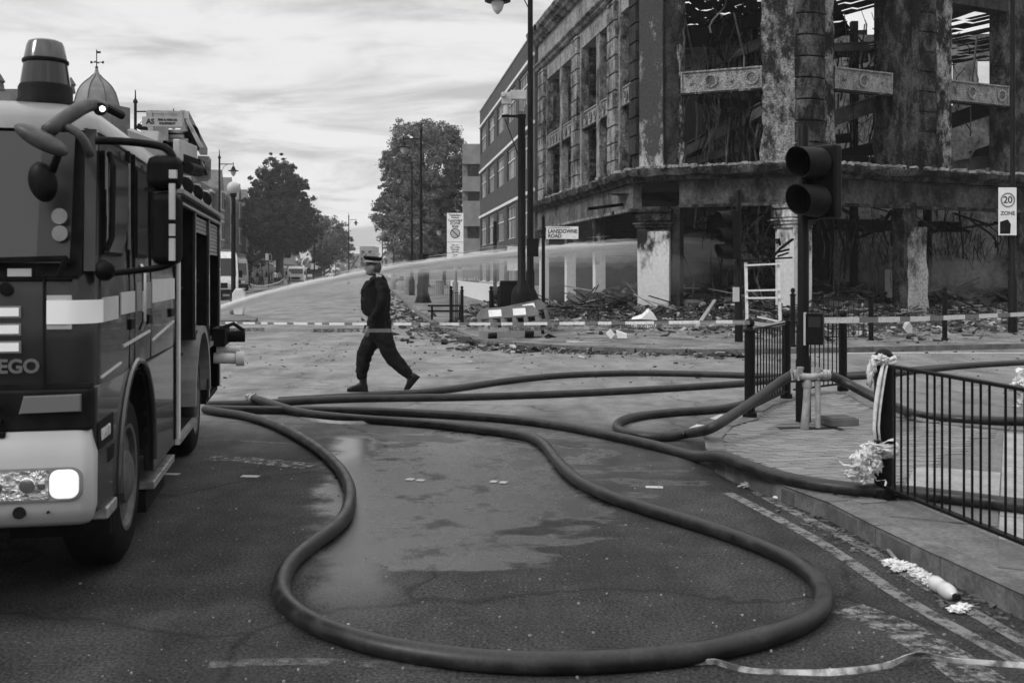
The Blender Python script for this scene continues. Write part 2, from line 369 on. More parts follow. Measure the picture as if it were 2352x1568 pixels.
# slabs right of the railing, darker ones on the strip along the kerb
M['slab2'] = mat('paving_slab_dark', .10, .15, 3, .9, bump=.15, fine=.2); sl = None; sl2 = None; a2 = radians(-26)
for i in range(-4, 30):
    for j in range(-14, 24):
        u = i*.606; v = j*.606+(.3 if i % 2 else 0); x = 3.0+u*cos(a2)-v*sin(a2); y = 7+u*sin(a2)+v*cos(a2)
        lim = 2.49+(6.85-y)*.17-.02+max(0, (y-6.85))*.9
        if in_isle(x, y) and edge_dist(x, y, ISL) > .30 and x <= lim+.28 and y < 6.5:
            if sl2 is None: sl2 = MB().box((0, 0, -.03), (.596, .596, .06)).build('paving_slab', M['slab2'], isle); sl2.location = Vector((x, y, ZI-.002))-isle.location; sl2.rotation_euler = (0, 0, a2)
            else: part_copy(sl2, isle, Vector((x, y, ZI-.002+R.uniform(-.002, .002)))-isle.location, (0, 0, a2))
        elif in_isle(x, y) and edge_dist(x, y, ISL) > .33 and x > lim+.28 and x < 9:
            if sl is None: sl = MB().box((0, 0, -.03), (.596, .596, .06)).build('paving_slab', M['slab'], isle); sl.location = Vector((x, y, ZI-.002))-isle.location; sl.rotation_euler = (0, 0, a2)
            else: part_copy(sl, isle, Vector((x, y, ZI-.002+R.uniform(-.002, .002)))-isle.location, (0, 0, a2))
# concrete fill between kerb and paving
fill = MB(); fill.prism([(p[0]+(cen.x-p[0])*.01, p[1]+(cen.y-p[1])*.01) for p in ISL], -.04, ZI-.010); fill.build('paving_haunch', mat('haunch', .11, .16, 4, .9, bump=.2, fine=.3), isle, world=True)
# ------------------------------------------------------------------ painted markings
def worn(name, v, lo, hi, scale=9):
    m = bpy.data.materials.new(name); m.use_nodes = True; t = m.node_tree; p = t.nodes['Principled BSDF']; p.inputs['Base Color'].default_value = g3(v); p.inputs['Roughness'].default_value = .75
    tcn = t.nodes.new('ShaderNodeTexCoord'); n = t.nodes.new('ShaderNodeTexNoise'); n.inputs['Scale'].default_value = scale; n.inputs['Detail'].default_value = 7; n.inputs['Roughness'].default_value = .75
    t.links.new(tcn.outputs['Object'], n.inputs[0]); q = t.nodes.new('ShaderNodeMapRange'); t.links.new(n.outputs[0], q.inputs[0]); q.inputs[1].default_value = lo; q.inputs[2].default_value = hi
    t.links.new(q.outputs[0], p.inputs['Alpha']); return m
M['line'] = worn('worn_line_paint', .15, .38, .54); M['line2'] = worn('worn_white_paint', .20, .45, .62, 14); M['line3'] = worn('road_paint', .42, .30, .45)
def stripe(name, pts, w, m, n=None):
    sp = spline([Vector((p.x, p.y, 0)) for p in pts], .25); mb = MB(); vs = []
    for i, q in enumerate(sp):
        a = sp[max(0, i-1)]; b = sp[min(len(sp)-1, i+1)]; d = (b-a).normalized(); nr = Vector((-d.y, d.x, 0))*w/2
        vs += [tuple(q+nr+Vector((0, 0, .004))), tuple(q-nr+Vector((0, 0, .004)))]
    mb.add(vs, [(2*i, 2*i+1, 2*i+3, 2*i+2) for i in range(len(sp)-1)])
    o = mb.build(name, m, world=True, kind='structure'); return o
stripe('kerb_line_marking', [G(x, y) for x, y in [(1672, 1133), (1760, 1178), (1900, 1256), (2040, 1352), (2160, 1425), (2352, 1528), (2500, 1610)]], .085, M['line'])
stripe('kerb_line_marking', [G(x, y) for x, y in [(1735, 1130), (1830, 1180), (1980, 1255), (2100, 1330), (2230, 1405), (2352, 1475), (2500, 1560)]], .085, M['line'])
stripe('stop_line_marking', [G(x, y) for x, y in [(1945, 1398), (2060, 1442), (2180, 1512), (2300, 1600)]], .22, M['line2'])
stripe('lane_line_marking', [G(x, y) for x, y in [(490, 1012), (560, 1014), (700, 1022)]], .05, M['line2'])
stripe('lane_line_marking', [G(x, y) for x, y in [(480, 1052), (560, 1056), (715, 1072)]], .24, M['line2'])
stripe('lane_line_marking', [G(x, y) for x, y in [(1940, 812), (2100, 811), (2400, 812), (2700, 813)]], .20, M['line3'])
stripe('lane_line_marking', [G(x, y) for x, y in [(820, 828), (960, 838)]], .12, M['line2'])
stripe('lane_line_marking', [G(x, y) for x, y in [(480, 1528), (700, 1520), (1050, 1535)]], .08, worn('faint_paint', .12, .42, .66, 7))
stripe('lane_line_marking', [G(x, y) for x, y in [(560, 735), (700, 700), (790, 672)]], .12, M['line2'])
for i, (x, y, w) in enumerate([(395, 1089, 34), (575, 1094, 40), (942, 1101, 18), (966, 1103, 18), (1134, 1106, 15), (1156, 1108, 16), (1503, 1119, 40)]):
    a = G(x-w/2, y); b = G(x+w/2, y+1); stripe('stud_marking', [a, b], .075, M['line3'])
for quad in ([(1570, 990), (1600, 975), (1622, 977), (1590, 992)], [(1630, 962), (1655, 952), (1680, 954), (1655, 966)], [(1560, 1004), (1600, 1004), (1640, 985), (1610, 984)]):
    mb = MB(); mb.add([tuple(G(x, y)+Vector((0, 0, .004))) for x, y in quad], [(0, 1, 2, 3)]); mb.build('crossing_marking', M['line3'], world=True, kind='structure')
# manhole cover in the junction
mc = thing('manhole_cover', G(1032, 831), 'round pale manhole cover in the road right of the walking officer', 'manhole cover')
MB().lathe([(.0, .004), (.36, .004), (.37, .008), (.42, .008), (.43, .003)], 28).build('frame', M['concrete'], mc)
MB().lathe([(.0, .009), (.33, .009), (.34, .005)], 28).build('lid', mat('iron_lid', .14, .24, 20, .6), mc)
# ------------------------------------------------------------------ the burnt-out corner building
def soot(name, clean, burnt, scale=1.2, lo=.42, hi=.6, bump=.5, grad=None, det=8, rough=.88, fine=.3):
    """masonry charred in ragged patches; grad=(z0,z1) shifts the amount of char with height above the ground"""
    m = bpy.data.materials.new(name); m.use_nodes = True; t = m.node_tree; p = t.nodes['Principled BSDF']; NN = t.nodes.new; LL = t.links.new
    p.inputs['Roughness'].default_value = rough; p.inputs['Specular IOR Level'].default_value = .12
    tcn = NN('ShaderNodeTexCoord'); n = NN('ShaderNodeTexNoise'); n.inputs['Scale'].default_value = scale*1.5; n.inputs['Detail'].default_value = det+3; n.inputs['Roughness'].default_value = .76
    mp = NN('ShaderNodeMapping'); mp.inputs['Scale'].default_value = (1, 1, .55); LL(tcn.outputs['Object'], mp.inputs[0]); LL(mp.outputs[0], n.inputs[0]); v = n.outputs[0]
    if grad:
        sp = NN('ShaderNodeSeparateXYZ'); LL(tcn.outputs['Object'], sp.inputs[0])
        gr = NN('ShaderNodeMapRange'); LL(sp.outputs[2], gr.inputs[0]); gr.inputs[1].default_value = grad[0]; gr.inputs[2].default_value = grad[1]; gr.inputs[3].default_value = -grad[2]; gr.inputs[4].default_value = grad[2]
        ad = NN('ShaderNodeMath'); ad.operation = 'ADD'; LL(v, ad.inputs[0]); LL(gr.outputs[0], ad.inputs[1]); v = ad.outputs[0]
    rp = NN('ShaderNodeValToRGB'); e = rp.color_ramp.elements; e[0].position = lo; e[0].color = g3(clean); e[1].position = hi; e[1].color = g3(burnt); LL(v, rp.inputs[0])
    n2 = NN('ShaderNodeTexNoise'); n2.inputs['Scale'].default_value = scale*11; n2.inputs['Detail'].default_value = 4; LL(tcn.outputs['Object'], n2.inputs[0])
    mrr = NN('ShaderNodeMapRange'); LL(n2.outputs[0], mrr.inputs[0]); mrr.inputs[1].default_value = .3; mrr.inputs[2].default_value = .7; mrr.inputs[3].default_value = 1-fine*1.3; mrr.inputs[4].default_value = 1+fine*1.3
    sc = NN('ShaderNodeVectorMath'); sc.operation = 'SCALE'; LL(rp.outputs[0], sc.inputs[0]); LL(mrr.outputs[0], sc.inputs['Scale']); LL(sc.outputs[0], p.inputs['Base Color'])
    bp = NN('ShaderNodeBump'); bp.inputs['Strength'].default_value = min(1, bump); bp.inputs['Distance'].default_value = .06; LL(n2.outputs[0], bp.inputs['Height']); LL(bp.outputs[0], p.inputs['Normal'])
    return m
M['stoneA'] = soot('sooty_stone', .27, .022, 1.1, .41, .59)
M['stoneF'] = soot('sooty_frieze', .27, .05, .9, .45, .7)
M['stoneC'] = soot('charred_stone', .10, .008, 1.3, .38, .54, bump=.8)
M['stoneD'] = soot('black_stone', .045, .008, 1.3, .40, .60, bump=.7)
M['peel'] = soot('peeling_plaster', .26, .012, 1.15, .43, .53, bump=1)
M['pillar'] = soot('white_pillar', .55, .02, .8, .50, .62, grad=(.6, 3.9, .20), bump=.12, fine=.08)
M['spand'] = soot('carved_panel', .30, .035, 2.4, .45, .70, bump=.9, fine=.45)
M['char'] = mat('charred_timber', .003, .012, 5, .9, bump=.6, spec=.05)
M['beam'] = mat('burnt_steel', .003, .014, 2.2, .85, bump=.4, spec=.05)
M['beam2'] = mat('scorched_steel', .05, .14, 2.2, .7, bump=.4)
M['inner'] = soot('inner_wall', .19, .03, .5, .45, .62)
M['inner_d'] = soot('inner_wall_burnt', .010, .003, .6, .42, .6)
A_far, A_near, C_pt, B_far = Vector((1.26, 50.5, 0)), Vector((4.2, 33.7, 0)), Vector((8.9, 31.6, 0)), Vector((24, 38.85, 0))
ruin = thing('burnt_building', (8.9, 33.5, 0), 'gutted three storey corner building with soot stained stone piers and twisted beams inside', 'building')
FA, FC, FB = frame(A_far, A_near-A_far), frame(A_near, C_pt-A_near), frame(C_pt, B_far-C_pt)   # local x along the front, local y inwards
def rp(F, fn, name, m, k=None, **kw):
    b = MB(); b.M = F; fn(b); return b.build(name, m, ruin, world=True, **kw)
def cornice(F, x0, x1, z, prof, m, name='cornice', ragged=0, bev=0):
    b = MB(); b.M = F; n = max(2, int((x1-x0)/.5)); rings = []
    for i in range(n+1):
        x = x0+(x1-x0)*i/n; rings.append([(x, -d+R.uniform(0, ragged)*.6, z+h+(R.uniform(-ragged, ragged) if h > 0 else R.uniform(-ragged, ragged)*.3)) for d, h in prof])
    b.rings(rings); return b.build(name, m, ruin, world=True)
def rough_pier(F, x0, x1, y0, y1, z0, z1, name, m, amp=.05, seg=.35, seed=0):
    """stone pier whose edges are broken away by the fire"""
    b = MB(); b.M = F; n = int((z1-z0)/seg); rings = []
    for i in range(n+1):
        z = z0+(z1-z0)*i/n; q = lambda s: amp*(noise.noise(Vector((s*7.1+seed, z*1.6, seed*3.3))))*1.6
        rings.append([(x0+q(1), y0+q(2)*.4, z), ((x0+x1)/2, y0+q(3)*.3, z), (x1+q(4), y0+q(5)*.4, z), (x1, y1, z), (x0, y1, z)])
    b.rings(rings); return b.build(name, m, ruin, world=True)
def quoins(F, x0, x1, z0, z1, h, m, d=.14, y=0, rnd=False):
    """stack of separate dressed blocks with open joints"""
    z = z0; i = 0
    while z < z1-.1:
        b = MB(); b.M = F; hh = min(h, z1-z)-.045
        if rnd:
            n = 10; c = (x0+x1)/2; r = (x1-x0)/2; poly = [(c-r*cos(pi*k/n), y-d-.24*sin(pi*k/n)) for k in range(n+1)]+[(x1, y+.1), (x0, y+.1)]
            b.prism(poly, z+.02, z+.02+hh)
        else: b.ab((x0+R.uniform(-.01, .01), y-d, z+.02), (x1+R.uniform(-.01, .01), y+.05, z+.02+hh))
        b.build('quoin_block', m, ruin, world=True, bevel=.02); z += h; i += 1
def window_panel(F, x0, x1, z0, z1, kind):
    """the carved spandrel between two floors"""
    rp(F, lambda b: b.ab((x0, .12, z0), (x1, .32, z1)), 'spandrel', M['spand'])
    rp(F, lambda b: b.ab((x0, .02, z0-.06), (x1, .3, z0)), 'ledge', M['pillar'])
    b = MB(); b.M = F; c = (x0+x1)/2; hh = (z1-z0)
    fr = .05
    for a0, a1, b0, b1 in ((x0, x1, z1-fr, z1), (x0, x1, z0, z0+fr), (x0, x0+fr, z0+fr, z1-fr), (x1-fr, x1, z0+fr, z1-fr)): b.ab((a0, .07, b0), (a1, .12, b1))
    n = max(1, int((x1-x0)/.62)); F2 = b.M
    for i in range(n):
        cx = x0+(x1-x0)*(i+.5)/n
        b.M = F2 @ Matrix.Translation((cx, .10, (z0+z1)/2)) @ Matrix.Rotation(pi/2, 4, 'X')
        rr = hh*.28
        b.lathe([(rr*1.0, 0), (rr*1.15, .035), (rr*.8, .035), (rr*.72, 0)] if kind != 2 or i % 2 else [(rr*.2, 0), (rr*.4, .05), (.001, .06)], 14)
    b.M = F2; b.build('ornament', M['spand'], ruin, world=True)
def mullion(F, x0, x1, z0, z1):
    rp(F, lambda b: b.ab((x0, .05, z0), (x1, .35, z1)), 'mullion', M['stoneA'])
# ---- front along the high street
Z1, Z2, Z3, Z4 = 4.95, 7.42, 8.10, 10.70
for (x0, x1) in ((.7, 2.1), (7.7, 8.9), (13.4, 14.6)):
    rp(FA, lambda b: b.ab((x0-.1, 0, Z1), (x1+.15, .6, 11.4)), 'pier', M['stoneA'])
    quoins(FA, x0+.05, x1-.1, Z1, 11.3, .62, M['stoneA'])
rp(FA, lambda b: b.ab((0, .1, Z1), (.6, .6, 11.4)), 'pier', M['stoneA'])
rp(FA, lambda b: b.ab((16.2, 0, Z1), (17.06, .6, 11.4)), 'pier', M['stoneD'])
quoins(FA, 16.2, 16.98, Z1+.55, 11.3, .62, M['stoneD'], d=.12)
for x0, x1 in ((2.25, 4.75), (5.35, 7.6), (9.05, 11.2), (11.75, 13.3), (14.75, 16.2)):
    window_panel(FA, x0, x1, Z2, Z3, 1)
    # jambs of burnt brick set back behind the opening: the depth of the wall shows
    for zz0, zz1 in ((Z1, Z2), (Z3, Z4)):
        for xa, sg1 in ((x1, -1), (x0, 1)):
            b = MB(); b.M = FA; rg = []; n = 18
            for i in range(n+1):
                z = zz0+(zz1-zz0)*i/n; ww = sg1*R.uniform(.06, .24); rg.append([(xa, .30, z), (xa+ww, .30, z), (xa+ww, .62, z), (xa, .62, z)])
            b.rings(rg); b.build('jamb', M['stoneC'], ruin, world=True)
for x0, x1 in ((4.78, 5.32), (11.23, 11.72)): mullion(FA, x0, x1, Z1, Z4)
rp(FA, lambda b: b.ab((0, .02, Z4), (17.06, .6, 11.4)), 'frieze', M['stoneF'])
cornice(FA, -.1, 17.3, 11.4, [(-.2, 0), (.10, 0), (.16, .06), (.16, .12), (.28, .2), (.28, .26), (-.2, .26)], M['stoneA'], 'string_course')
rp(FA, lambda b: b.ab((0, .04, 11.66), (17.06, .6, 12.75)), 'parapet', M['stoneF'])
cornice(FA, -.2, 17.4, 12.75, [(-.3, 0), (.1, 0), (.16, .1), (.3, .16), (.34, .28), (.5, .36), (.55, .5), (.55, .58), (-.3, .6)], M['stoneA'], 'cornice', ragged=.02)
rp(FA, lambda b: [b.bar((x, -.58, 13.0), (x, -.58, 13.25), .1) or b.tube([(x, -.62, 13.2), (x+.05, -.5, 12.9), (x+.05, -.2, 12.4), (x+.05, -.1, 11.9), (x+.05, -.34, 11.5), (x+.05, -.2, 11.2), (x+.05, -.2, 5.2)], .055, 8) for x in (2.2, 9.0, 14.7)], 'downpipe', M['black'])
# roof trusses left standing above the parapet
rp(FA, lambda b: [(b.bar((x, .8, 13.2), (x+.2, 2.2, 14.6), .12), b.bar((x+.2, 2.2, 14.6), (x+.1, 4.5, 14.3), .12), b.bar((x, .8, 13.25), (x+.1, 4.5, 13.25), .12), b.bar((x+.2, 2.2, 13.2), (x+.2, 2.2, 14.6), .1), b.bar((x+.2, 2.2, 14.55), (x+2.9, 2.3, 14.5), .1)) for x in (1.2, 4.0, 6.8)], 'roof_truss', M['stoneA'])
# lower cornice, fascia and shopfront of the high street side
low = [(-.3, 0), (.18, 0), (.22, .10), (.42, .16), (.46, .30), (.46, .36), (-.3, .40)]
cornice(FA, -.2, 17.3, 4.58, low, M['stoneC'], 'shop_cornice', ragged=.05)
rp(FA, lambda b: b.ab((0, .0, 3.75), (16.3, .3, 4.58)), 'fascia', soot('fascia_board', .13, .03, .5, .42, .62, bump=.2))
rp(FA, lambda b: b.ab((0, -.10, 3.66), (16.3, .1, 3.76)), 'fascia_rail', M['stoneA'])
for x in (.3, 5.9, 10.8): rp(FA, lambda b: b.ab((x, .02, .1), (x+.42, .42, 3.66)), 'pillar', M['pillar'])
# plain chamfered pier at the corner, and its capital and white base
rough_pier(FC, 0.0, .78, -.02, .9, Z1, 14, 'pier', soot('corner_pier_plaster', .40, .055, 1.6, .42, .56, grad=(4.6, 6.2, .13), bump=.35, fine=.18), .01, seed=1)
rough_pier(FC, .78, 1.30, .12, .9, Z1, 14, 'pier', M['stoneD'], .03, seed=2)
rough_pier(FC, 1.28, 1.40, .10, .5, Z1, 14, 'pier', M['peel'], .07, seg=.2, seed=22)
def capital(F, x0, x1, z, m, y0=0, y1=.8):
    b = MB(); b.M = F
    for dz, e, h in ((0, .04, .08), (.12, .10, .10), (.22, .16, .06), (.34, .07, .22), (.62, .12, .1)): b.ab((x0-e, y0-e, z+dz), (x1+e, y1+e, z+dz+h))
    b.ab((x0, y0, z-.02), (x1, y1, z+.8))
    b.build('capital', m, ruin, world=True, bevel=.015)
rough_pier(FC, -.06, 1.0, -.05, .75, .08, 2.95, 'pillar', M['pillar'], .012, seed=3)
capital(FC, -.04, .98, 2.95, M['stoneC'])
rp(FC, lambda b: b.ab((1.03, .1, .1), (1.32, .6, 3.75)), 'pillar', M['stoneD'])
# ---- chamfer and return front
def front(F, opens, piers, x1, stone):
    cornice(F, -.15 if F is FC else .0, x1, 4.58, low, M['stoneC'], 'shop_cornice', ragged=.07)
    rp(F, lambda b: b.ab((1.3 if F is FC else .2, .12, 3.8), (x1-.1, .4, 4.58)), 'fascia', M['fasc'])
    rp(F, lambda b: b.ab((1.3 if F is FC else .2, .02, 3.70), (x1-.1, .25, 3.80)), 'fascia_rail', M['stoneC'])
    for x0, xb in opens:
        window_panel(F, x0, xb, Z2-.02, Z3, 2); rp(F, lambda b: b.ab((x0, .1, Z4), (xb, .6, 12.8)), 'lintel', M['stoneD'])
M['fasc'] = soot('fascia_charred', .085, .008, .8, .42, .60, bump=.3)
front(FC, [(1.36, 3.96)], None, 5.15, None)
front(FB, [(1.47, 3.94), (6.54, 9.43), (11.2, 14.2)], None, 16.7, None)
# middle pier: mottled plaster on the chamfer side, a ringed round column on the angle
rough_pier(FC, 3.96, 5.2, .0, .9, Z1, 14, 'pier', soot('mottled_plaster', .25, .018, 1.6, .42, .58, grad=(4.8, 10, .07), bump=1, fine=.45), .07, seed=5)
quoins(FB, -.15, .86, Z1, 13.6, .66, M['stoneC'], d=.10, rnd=True)
rough_pier(FB, .0, 1.42, .05, .9, Z1, 14, 'pier', M['peel'], .07, seed=6)
rough_pier(FB, -.30, .40, -.06, .8, .08, 2.98, 'pillar', M['pillar'], .012, seed=7)
rough_pier(FC, 4.45, 5.05, .02, .8, .08, 2.98, 'pillar', M['pillar'], .012, seed=8)
capital(FB, -.35, .42, 2.98, M['pillar'])
capital(FC, 4.42, 5.0, 2.98, M['peel'])
rough_pier(FB, 3.94, 4.75, .05, .9, Z1, 14, 'pier', M['stoneC'], .06, seed=9)
rp(FB, lambda b: b.ab((4.75, -.06, Z1), (4.95, .9, 14)), 'pier', M['stoneC'])
quoins(FB, 4.95, 5.85, Z1, 13.6, .66, M['stoneC'], d=-.02)
rp(FB, lambda b: b.ab((4.95, .06, Z1), (5.9, .9, 14)), 'pier', M['stoneD'])
rough_pier(FB, 5.86, 6.54, .0, .9, Z1, 14, 'pier', M['peel'], .06, seed=10)
rough_pier(FB, 9.43, 11.2, .0, .9, Z1, 14, 'pier', M['stoneC'], .06, seed=11)
rough_pier(FB, 14.2, 16.4, .0, .9, Z1, 14, 'pier', M['stoneC'], .06, seed=12)
rough_pier(FB, 4.45, 5.05, .1, .6, .08, 3.9, 'pillar', M['stoneC'], .05, seed=13)
rough_pier(FB, 4.62, 5.35, -.05, .5, .08, 3.1, 'pillar', soot('broken_pillar', .34, .03, 1.3, .44, .62, grad=(.8, 3.0, .12)), .07, seed=14)
rough_pier(FB, 5.45, 6.1, 1.4, 1.9, .08, 1.7, 'pillar', M['pillar'], .06, seed=15)
rough_pier(FB, 10.0, 10.9, .1, .6, .08, 3.8, 'pillar', M['stoneC'], .05, seed=16)
rough_pier(FB, 15.3, 16.2, .1, .6, .08, 3.8, 'pillar', M['stoneC'], .05, seed=17)
# ---- the gutted inside: rear walls with window holes, floor beams fallen at angles, wires and laths
def holed(name, a, b_, z0, z1, holes, m, th=.35):
    F = frame(a, Vector(b_)-Vector(a)); ln = (Vector(b_)-Vector(a)).length
    xs = sorted({0, ln, *[h[0] for h in holes], *[h[1] for h in holes]}); zs = sorted({z0, z1, *[h[2] for h in holes], *[h[3] for h in holes]}); mb = MB(); mb.M = F
    for i in range(len(xs)-1):
        run = None
        for j in range(len(zs)-1):
            cx, cz = (xs[i]+xs[i+1])/2, (zs[j]+zs[j+1])/2
            if not any(h[0] < cx < h[1] and h[2] < cz < h[3] for h in holes): mb.ab((xs[i], 0, zs[j]), (xs[i+1], th, zs[j+1]))
    return mb.build(name, m, ruin, world=True)
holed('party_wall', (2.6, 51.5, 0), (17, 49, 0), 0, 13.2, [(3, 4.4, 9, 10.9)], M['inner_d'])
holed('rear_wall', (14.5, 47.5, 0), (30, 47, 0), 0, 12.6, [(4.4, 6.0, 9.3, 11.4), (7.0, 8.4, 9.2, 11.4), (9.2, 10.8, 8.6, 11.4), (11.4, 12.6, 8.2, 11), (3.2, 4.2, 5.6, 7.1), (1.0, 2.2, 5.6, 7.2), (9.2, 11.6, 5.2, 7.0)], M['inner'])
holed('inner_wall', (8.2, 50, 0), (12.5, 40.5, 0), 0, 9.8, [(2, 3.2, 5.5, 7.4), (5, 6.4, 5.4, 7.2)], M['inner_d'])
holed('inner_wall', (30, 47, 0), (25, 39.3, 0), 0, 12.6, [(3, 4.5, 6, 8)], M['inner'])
def ibeam(p, q, m, h=.36, w=.2):
    p, q = Vector(p), Vector(q); b = MB(); d = q-p; mt = d.to_track_quat('Y', 'Z').to_matrix()
    for c, s in (((0, 0, h/2), (w, d.length, .03)), ((0, 0, -h/2), (w, d.length, .03)), ((0, 0, 0), (.025, d.length, h-.03))): b.box((p+q)/2+mt @ Vector(c), s, rot=mt)
    b.build('beam', m, ruin, world=True)
def CP(x, y, z): return FC @ Vector((x, y, z))
def BP(x, y, z): return FB @ Vector((x, y, z))
for p, q, k, h in [(CP(-1, 4.5, 5.4), CP(4.8, 1.6, 7.5), 1, .42), (CP(-1, 7, 6.1), CP(6, 6.5, 6.5), 0, .3), (CP(0, 8, 8.8), CP(6, 5, 10.2), 0, .4), (CP(1, 3, 9.9), CP(5, 2.4, 10.4), 0, .5), (CP(0.4, 6, 4.9), CP(4, 3.5, 5.3), 0, .3),
                   (BP(.8, 2.4, 6.0), BP(5.0, 1.4, 7.5), 1, .5), (BP(.8, 3.5, 4.9), BP(5.0, 2.0, 5.9), 0, .4), (BP(1, 5, 9.0), BP(5, 4, 11.2), 0, .4), (BP(.5, 6, 7.9), BP(5, 7, 8.0), 0, .25),
                   (BP(6.3, 2.2, 6.3), BP(10.5, 1.6, 7.7), 0, .5), (BP(6.0, 2.0, 5.0), BP(10.5, 1.5, 5.7), 1, .4), (CP(0, 2.6, 5.2), CP(4.6, 2.2, 6.2), 1, .22), (CP(.5, 3.2, 8.6), CP(5, 1.8, 9.6), 1, .3), (BP(1, 1.6, 8.9), BP(5, 2.2, 9.5), 1, .25), (BP(6, 5, 6.0), BP(11, 5.5, 5.9), 0, .2), (BP(6.2, 3, 10.0), BP(10.5, 2.2, 11.6), 0, .4), (BP(6.2, 5, 9.0), BP(11, 4, 9.9), 0, .35), (BP(6.4, 3.0, 8.9), BP(11, 5, 10.8), 0, .3),
                   (BP(11, 3, 6), BP(15, 2, 7.3), 0, .4), (CP(1, 5, 3.2), CP(5, 7, 3.4), 0, .4), (BP(1, 5, 3.4), BP(14, 6, 3.5), 0, .4), (BP(1, 8, 10.8), BP(14, 8.5, 11), 0, .4)]:
    ibeam(p, q, M['beam2'] if k else M['beam'], h)
for p in [(CP(2.6, 6, .1), CP(2.7, 6, 10)), (CP(3.9, 4, 4), CP(3.8, 4.2, 11)), (BP(2.2, 5, .1), BP(2.2, 5, 11.5)), (BP(8.0, 6, .1), BP(8.0, 6, 11.5)), (BP(7.3, 3.6, 4.5), BP(7.4, 3.6, 7.5)), (BP(3.6, 7, .1), BP(3.6, 7, 9)), (BP(12, 6, .1), BP(12, 6, 9))]:
    rp(Matrix.Identity(4), lambda b: b.bar(p[0], p[1], .26), 'column', M['beam'])
R.seed(11)
hang = MB(); hang2 = MB()
def strand(P, tgt, L, r, amp):
    n = 7; pts = [Vector(P)]
    dx, dy = R.uniform(-1, 1)*amp, R.uniform(-1, 1)*amp
    for i in range(1, n): t = i/(n-1); pts.append(Vector(P)+Vector((dx*t+sin(t*5+P[0])*amp*.25, dy*t, -L*t)))
    tgt.tube(pts, r, 4, cap=False)
for i in range(480):
    F_, x = (CP, R.uniform(1.3, 4.1)) if R.random() < .55 else (BP, R.uniform(1.3, 10))
    top = R.choice((10.6, 10.2, 7.3, 7.3, 9, 3.7, 3.7)); y = R.uniform(1, 7)
    strand(F_(x, y, top+R.uniform(-.3, .4)), hang if R.random() < .75 else hang2, R.uniform(.6, 2.6), R.choice((.012, .02, .035)), R.choice((.1, .4, .9)))
for i in range(110):
    F_, x = (CP, R.uniform(1.3, 4.1)) if R.random() < .5 else (BP, R.uniform(1.3, 10)); z = R.choice((4.9, 4.9, 7.9, .6)); y = R.uniform(1, 6)
    hang2.tube([F_(x, y, z), F_(x+R.uniform(-.25, .25), y, z+.8), F_(x+R.uniform(-.6, .6), y+R.uniform(-.6, .6), z+R.uniform(1.2, 2.5))], R.uniform(.012, .045), 5)
hang.build('hanging_wires', M['char'], ruin, world=True, kind='stuff'); hang2.build('hanging_laths', mat('pale_laths', .05, .16, 3, .8), ruin, world=True, kind='stuff')
# strip ceiling collapsed over the shop floor: many thin strips
ceil = MB()
for i in range(420):
    F_, x = (CP, R.uniform(-2, 5)) if R.random() < .35 else (BP, R.uniform(-1, 15)); y = R.uniform(1.2, 8); z = R.uniform(2.2, 3.9)
    a = F_(x, y, z); ceil.bar(a, a+Vector((R.uniform(-.3, .3), R.uniform(-.3, .3), -R.uniform(.3, 1.1))), .03, .012, roll=R.uniform(0, 3))
for i in range(60):
    F_, x = (CP, R.uniform(-2, 5)) if R.random() < .35 else (BP, R.uniform(-1, 15)); y = R.uniform(1.2, 8); z = R.uniform(2.9, 4.1)
    a = F_(x, y, z); ceil.bar(a, a+Vector((R.uniform(-2, 2), R.uniform(-1, 1), R.uniform(-.5, .5))), .12, .03, roll=R.uniform(0, 3))
ceil.build('ceiling_strips', M['beam'], ruin, world=True, kind='stuff')
# floor slabs added near the fronts to keep skylight out of the shop
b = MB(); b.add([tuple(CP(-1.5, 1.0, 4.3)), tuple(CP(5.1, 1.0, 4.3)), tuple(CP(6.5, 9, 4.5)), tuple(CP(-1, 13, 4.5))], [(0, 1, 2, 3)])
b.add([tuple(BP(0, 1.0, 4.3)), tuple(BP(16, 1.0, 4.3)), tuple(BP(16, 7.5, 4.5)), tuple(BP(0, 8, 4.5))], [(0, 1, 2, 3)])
b.build('shade_slab', M['beam'], ruin, world=True)
# charred boards with holes, added overhead to keep the upper interior dark
R.seed(17); b = MB()
for F_, xa, xb in ((CP, -6, 5.2), (BP, -.5, 5.4), (BP, 9.6, 16)):
    x = xa
    while x < xb:
        wd = R.uniform(.3, .6)
        y = .9
        while y < 9.5:
            ll = R.uniform(.8, 2.5)
            q4 = [FA.inverted() @ F_(x+dx_, y+dy_, 0) for dx_, dy_ in ((0, 0), (0, ll))]
            if min(v.y for v in q4) > .8 and R.random() < (.985 if F_ is CP or xa < 0 else .62): b.add([tuple(F_(x, y, 11.0)), tuple(F_(x+wd-.03, y, 11.0)), tuple(F_(x+wd-.03, y+ll, 11.05)), tuple(F_(x, y+ll, 11.05))], [(0, 1, 2, 3)])
            y += ll
        x += wd
b.build('shade_boards', M['char'], ruin, world=True, kind='stuff')
# frayed ash and plaster crusts lying on the shop cornice
b = MB()
for i in range(420):
    if R.random() < .4: P = CP(R.uniform(0, 5), R.uniform(-.42, .1), 5.0)
    elif R.random() < .6: P = BP(R.uniform(0, 14), R.uniform(-.42, .1), 5.0)
    else: P = FA @ Vector((R.uniform(4, 17), R.uniform(-.42, .1), 5.0))
    s = R.uniform(.04, .16); b.box(P, (s*R.uniform(1, 3), s, s*.7), rot=Matrix.Rotation(R.uniform(0, 6), 3, 'Z') @ Matrix.Rotation(R.uniform(-.5, .5), 3, 'X'))
b.build('plaster_crust', mat('crust', .08, .32, 4, .9), ruin, world=True, kind='stuff')
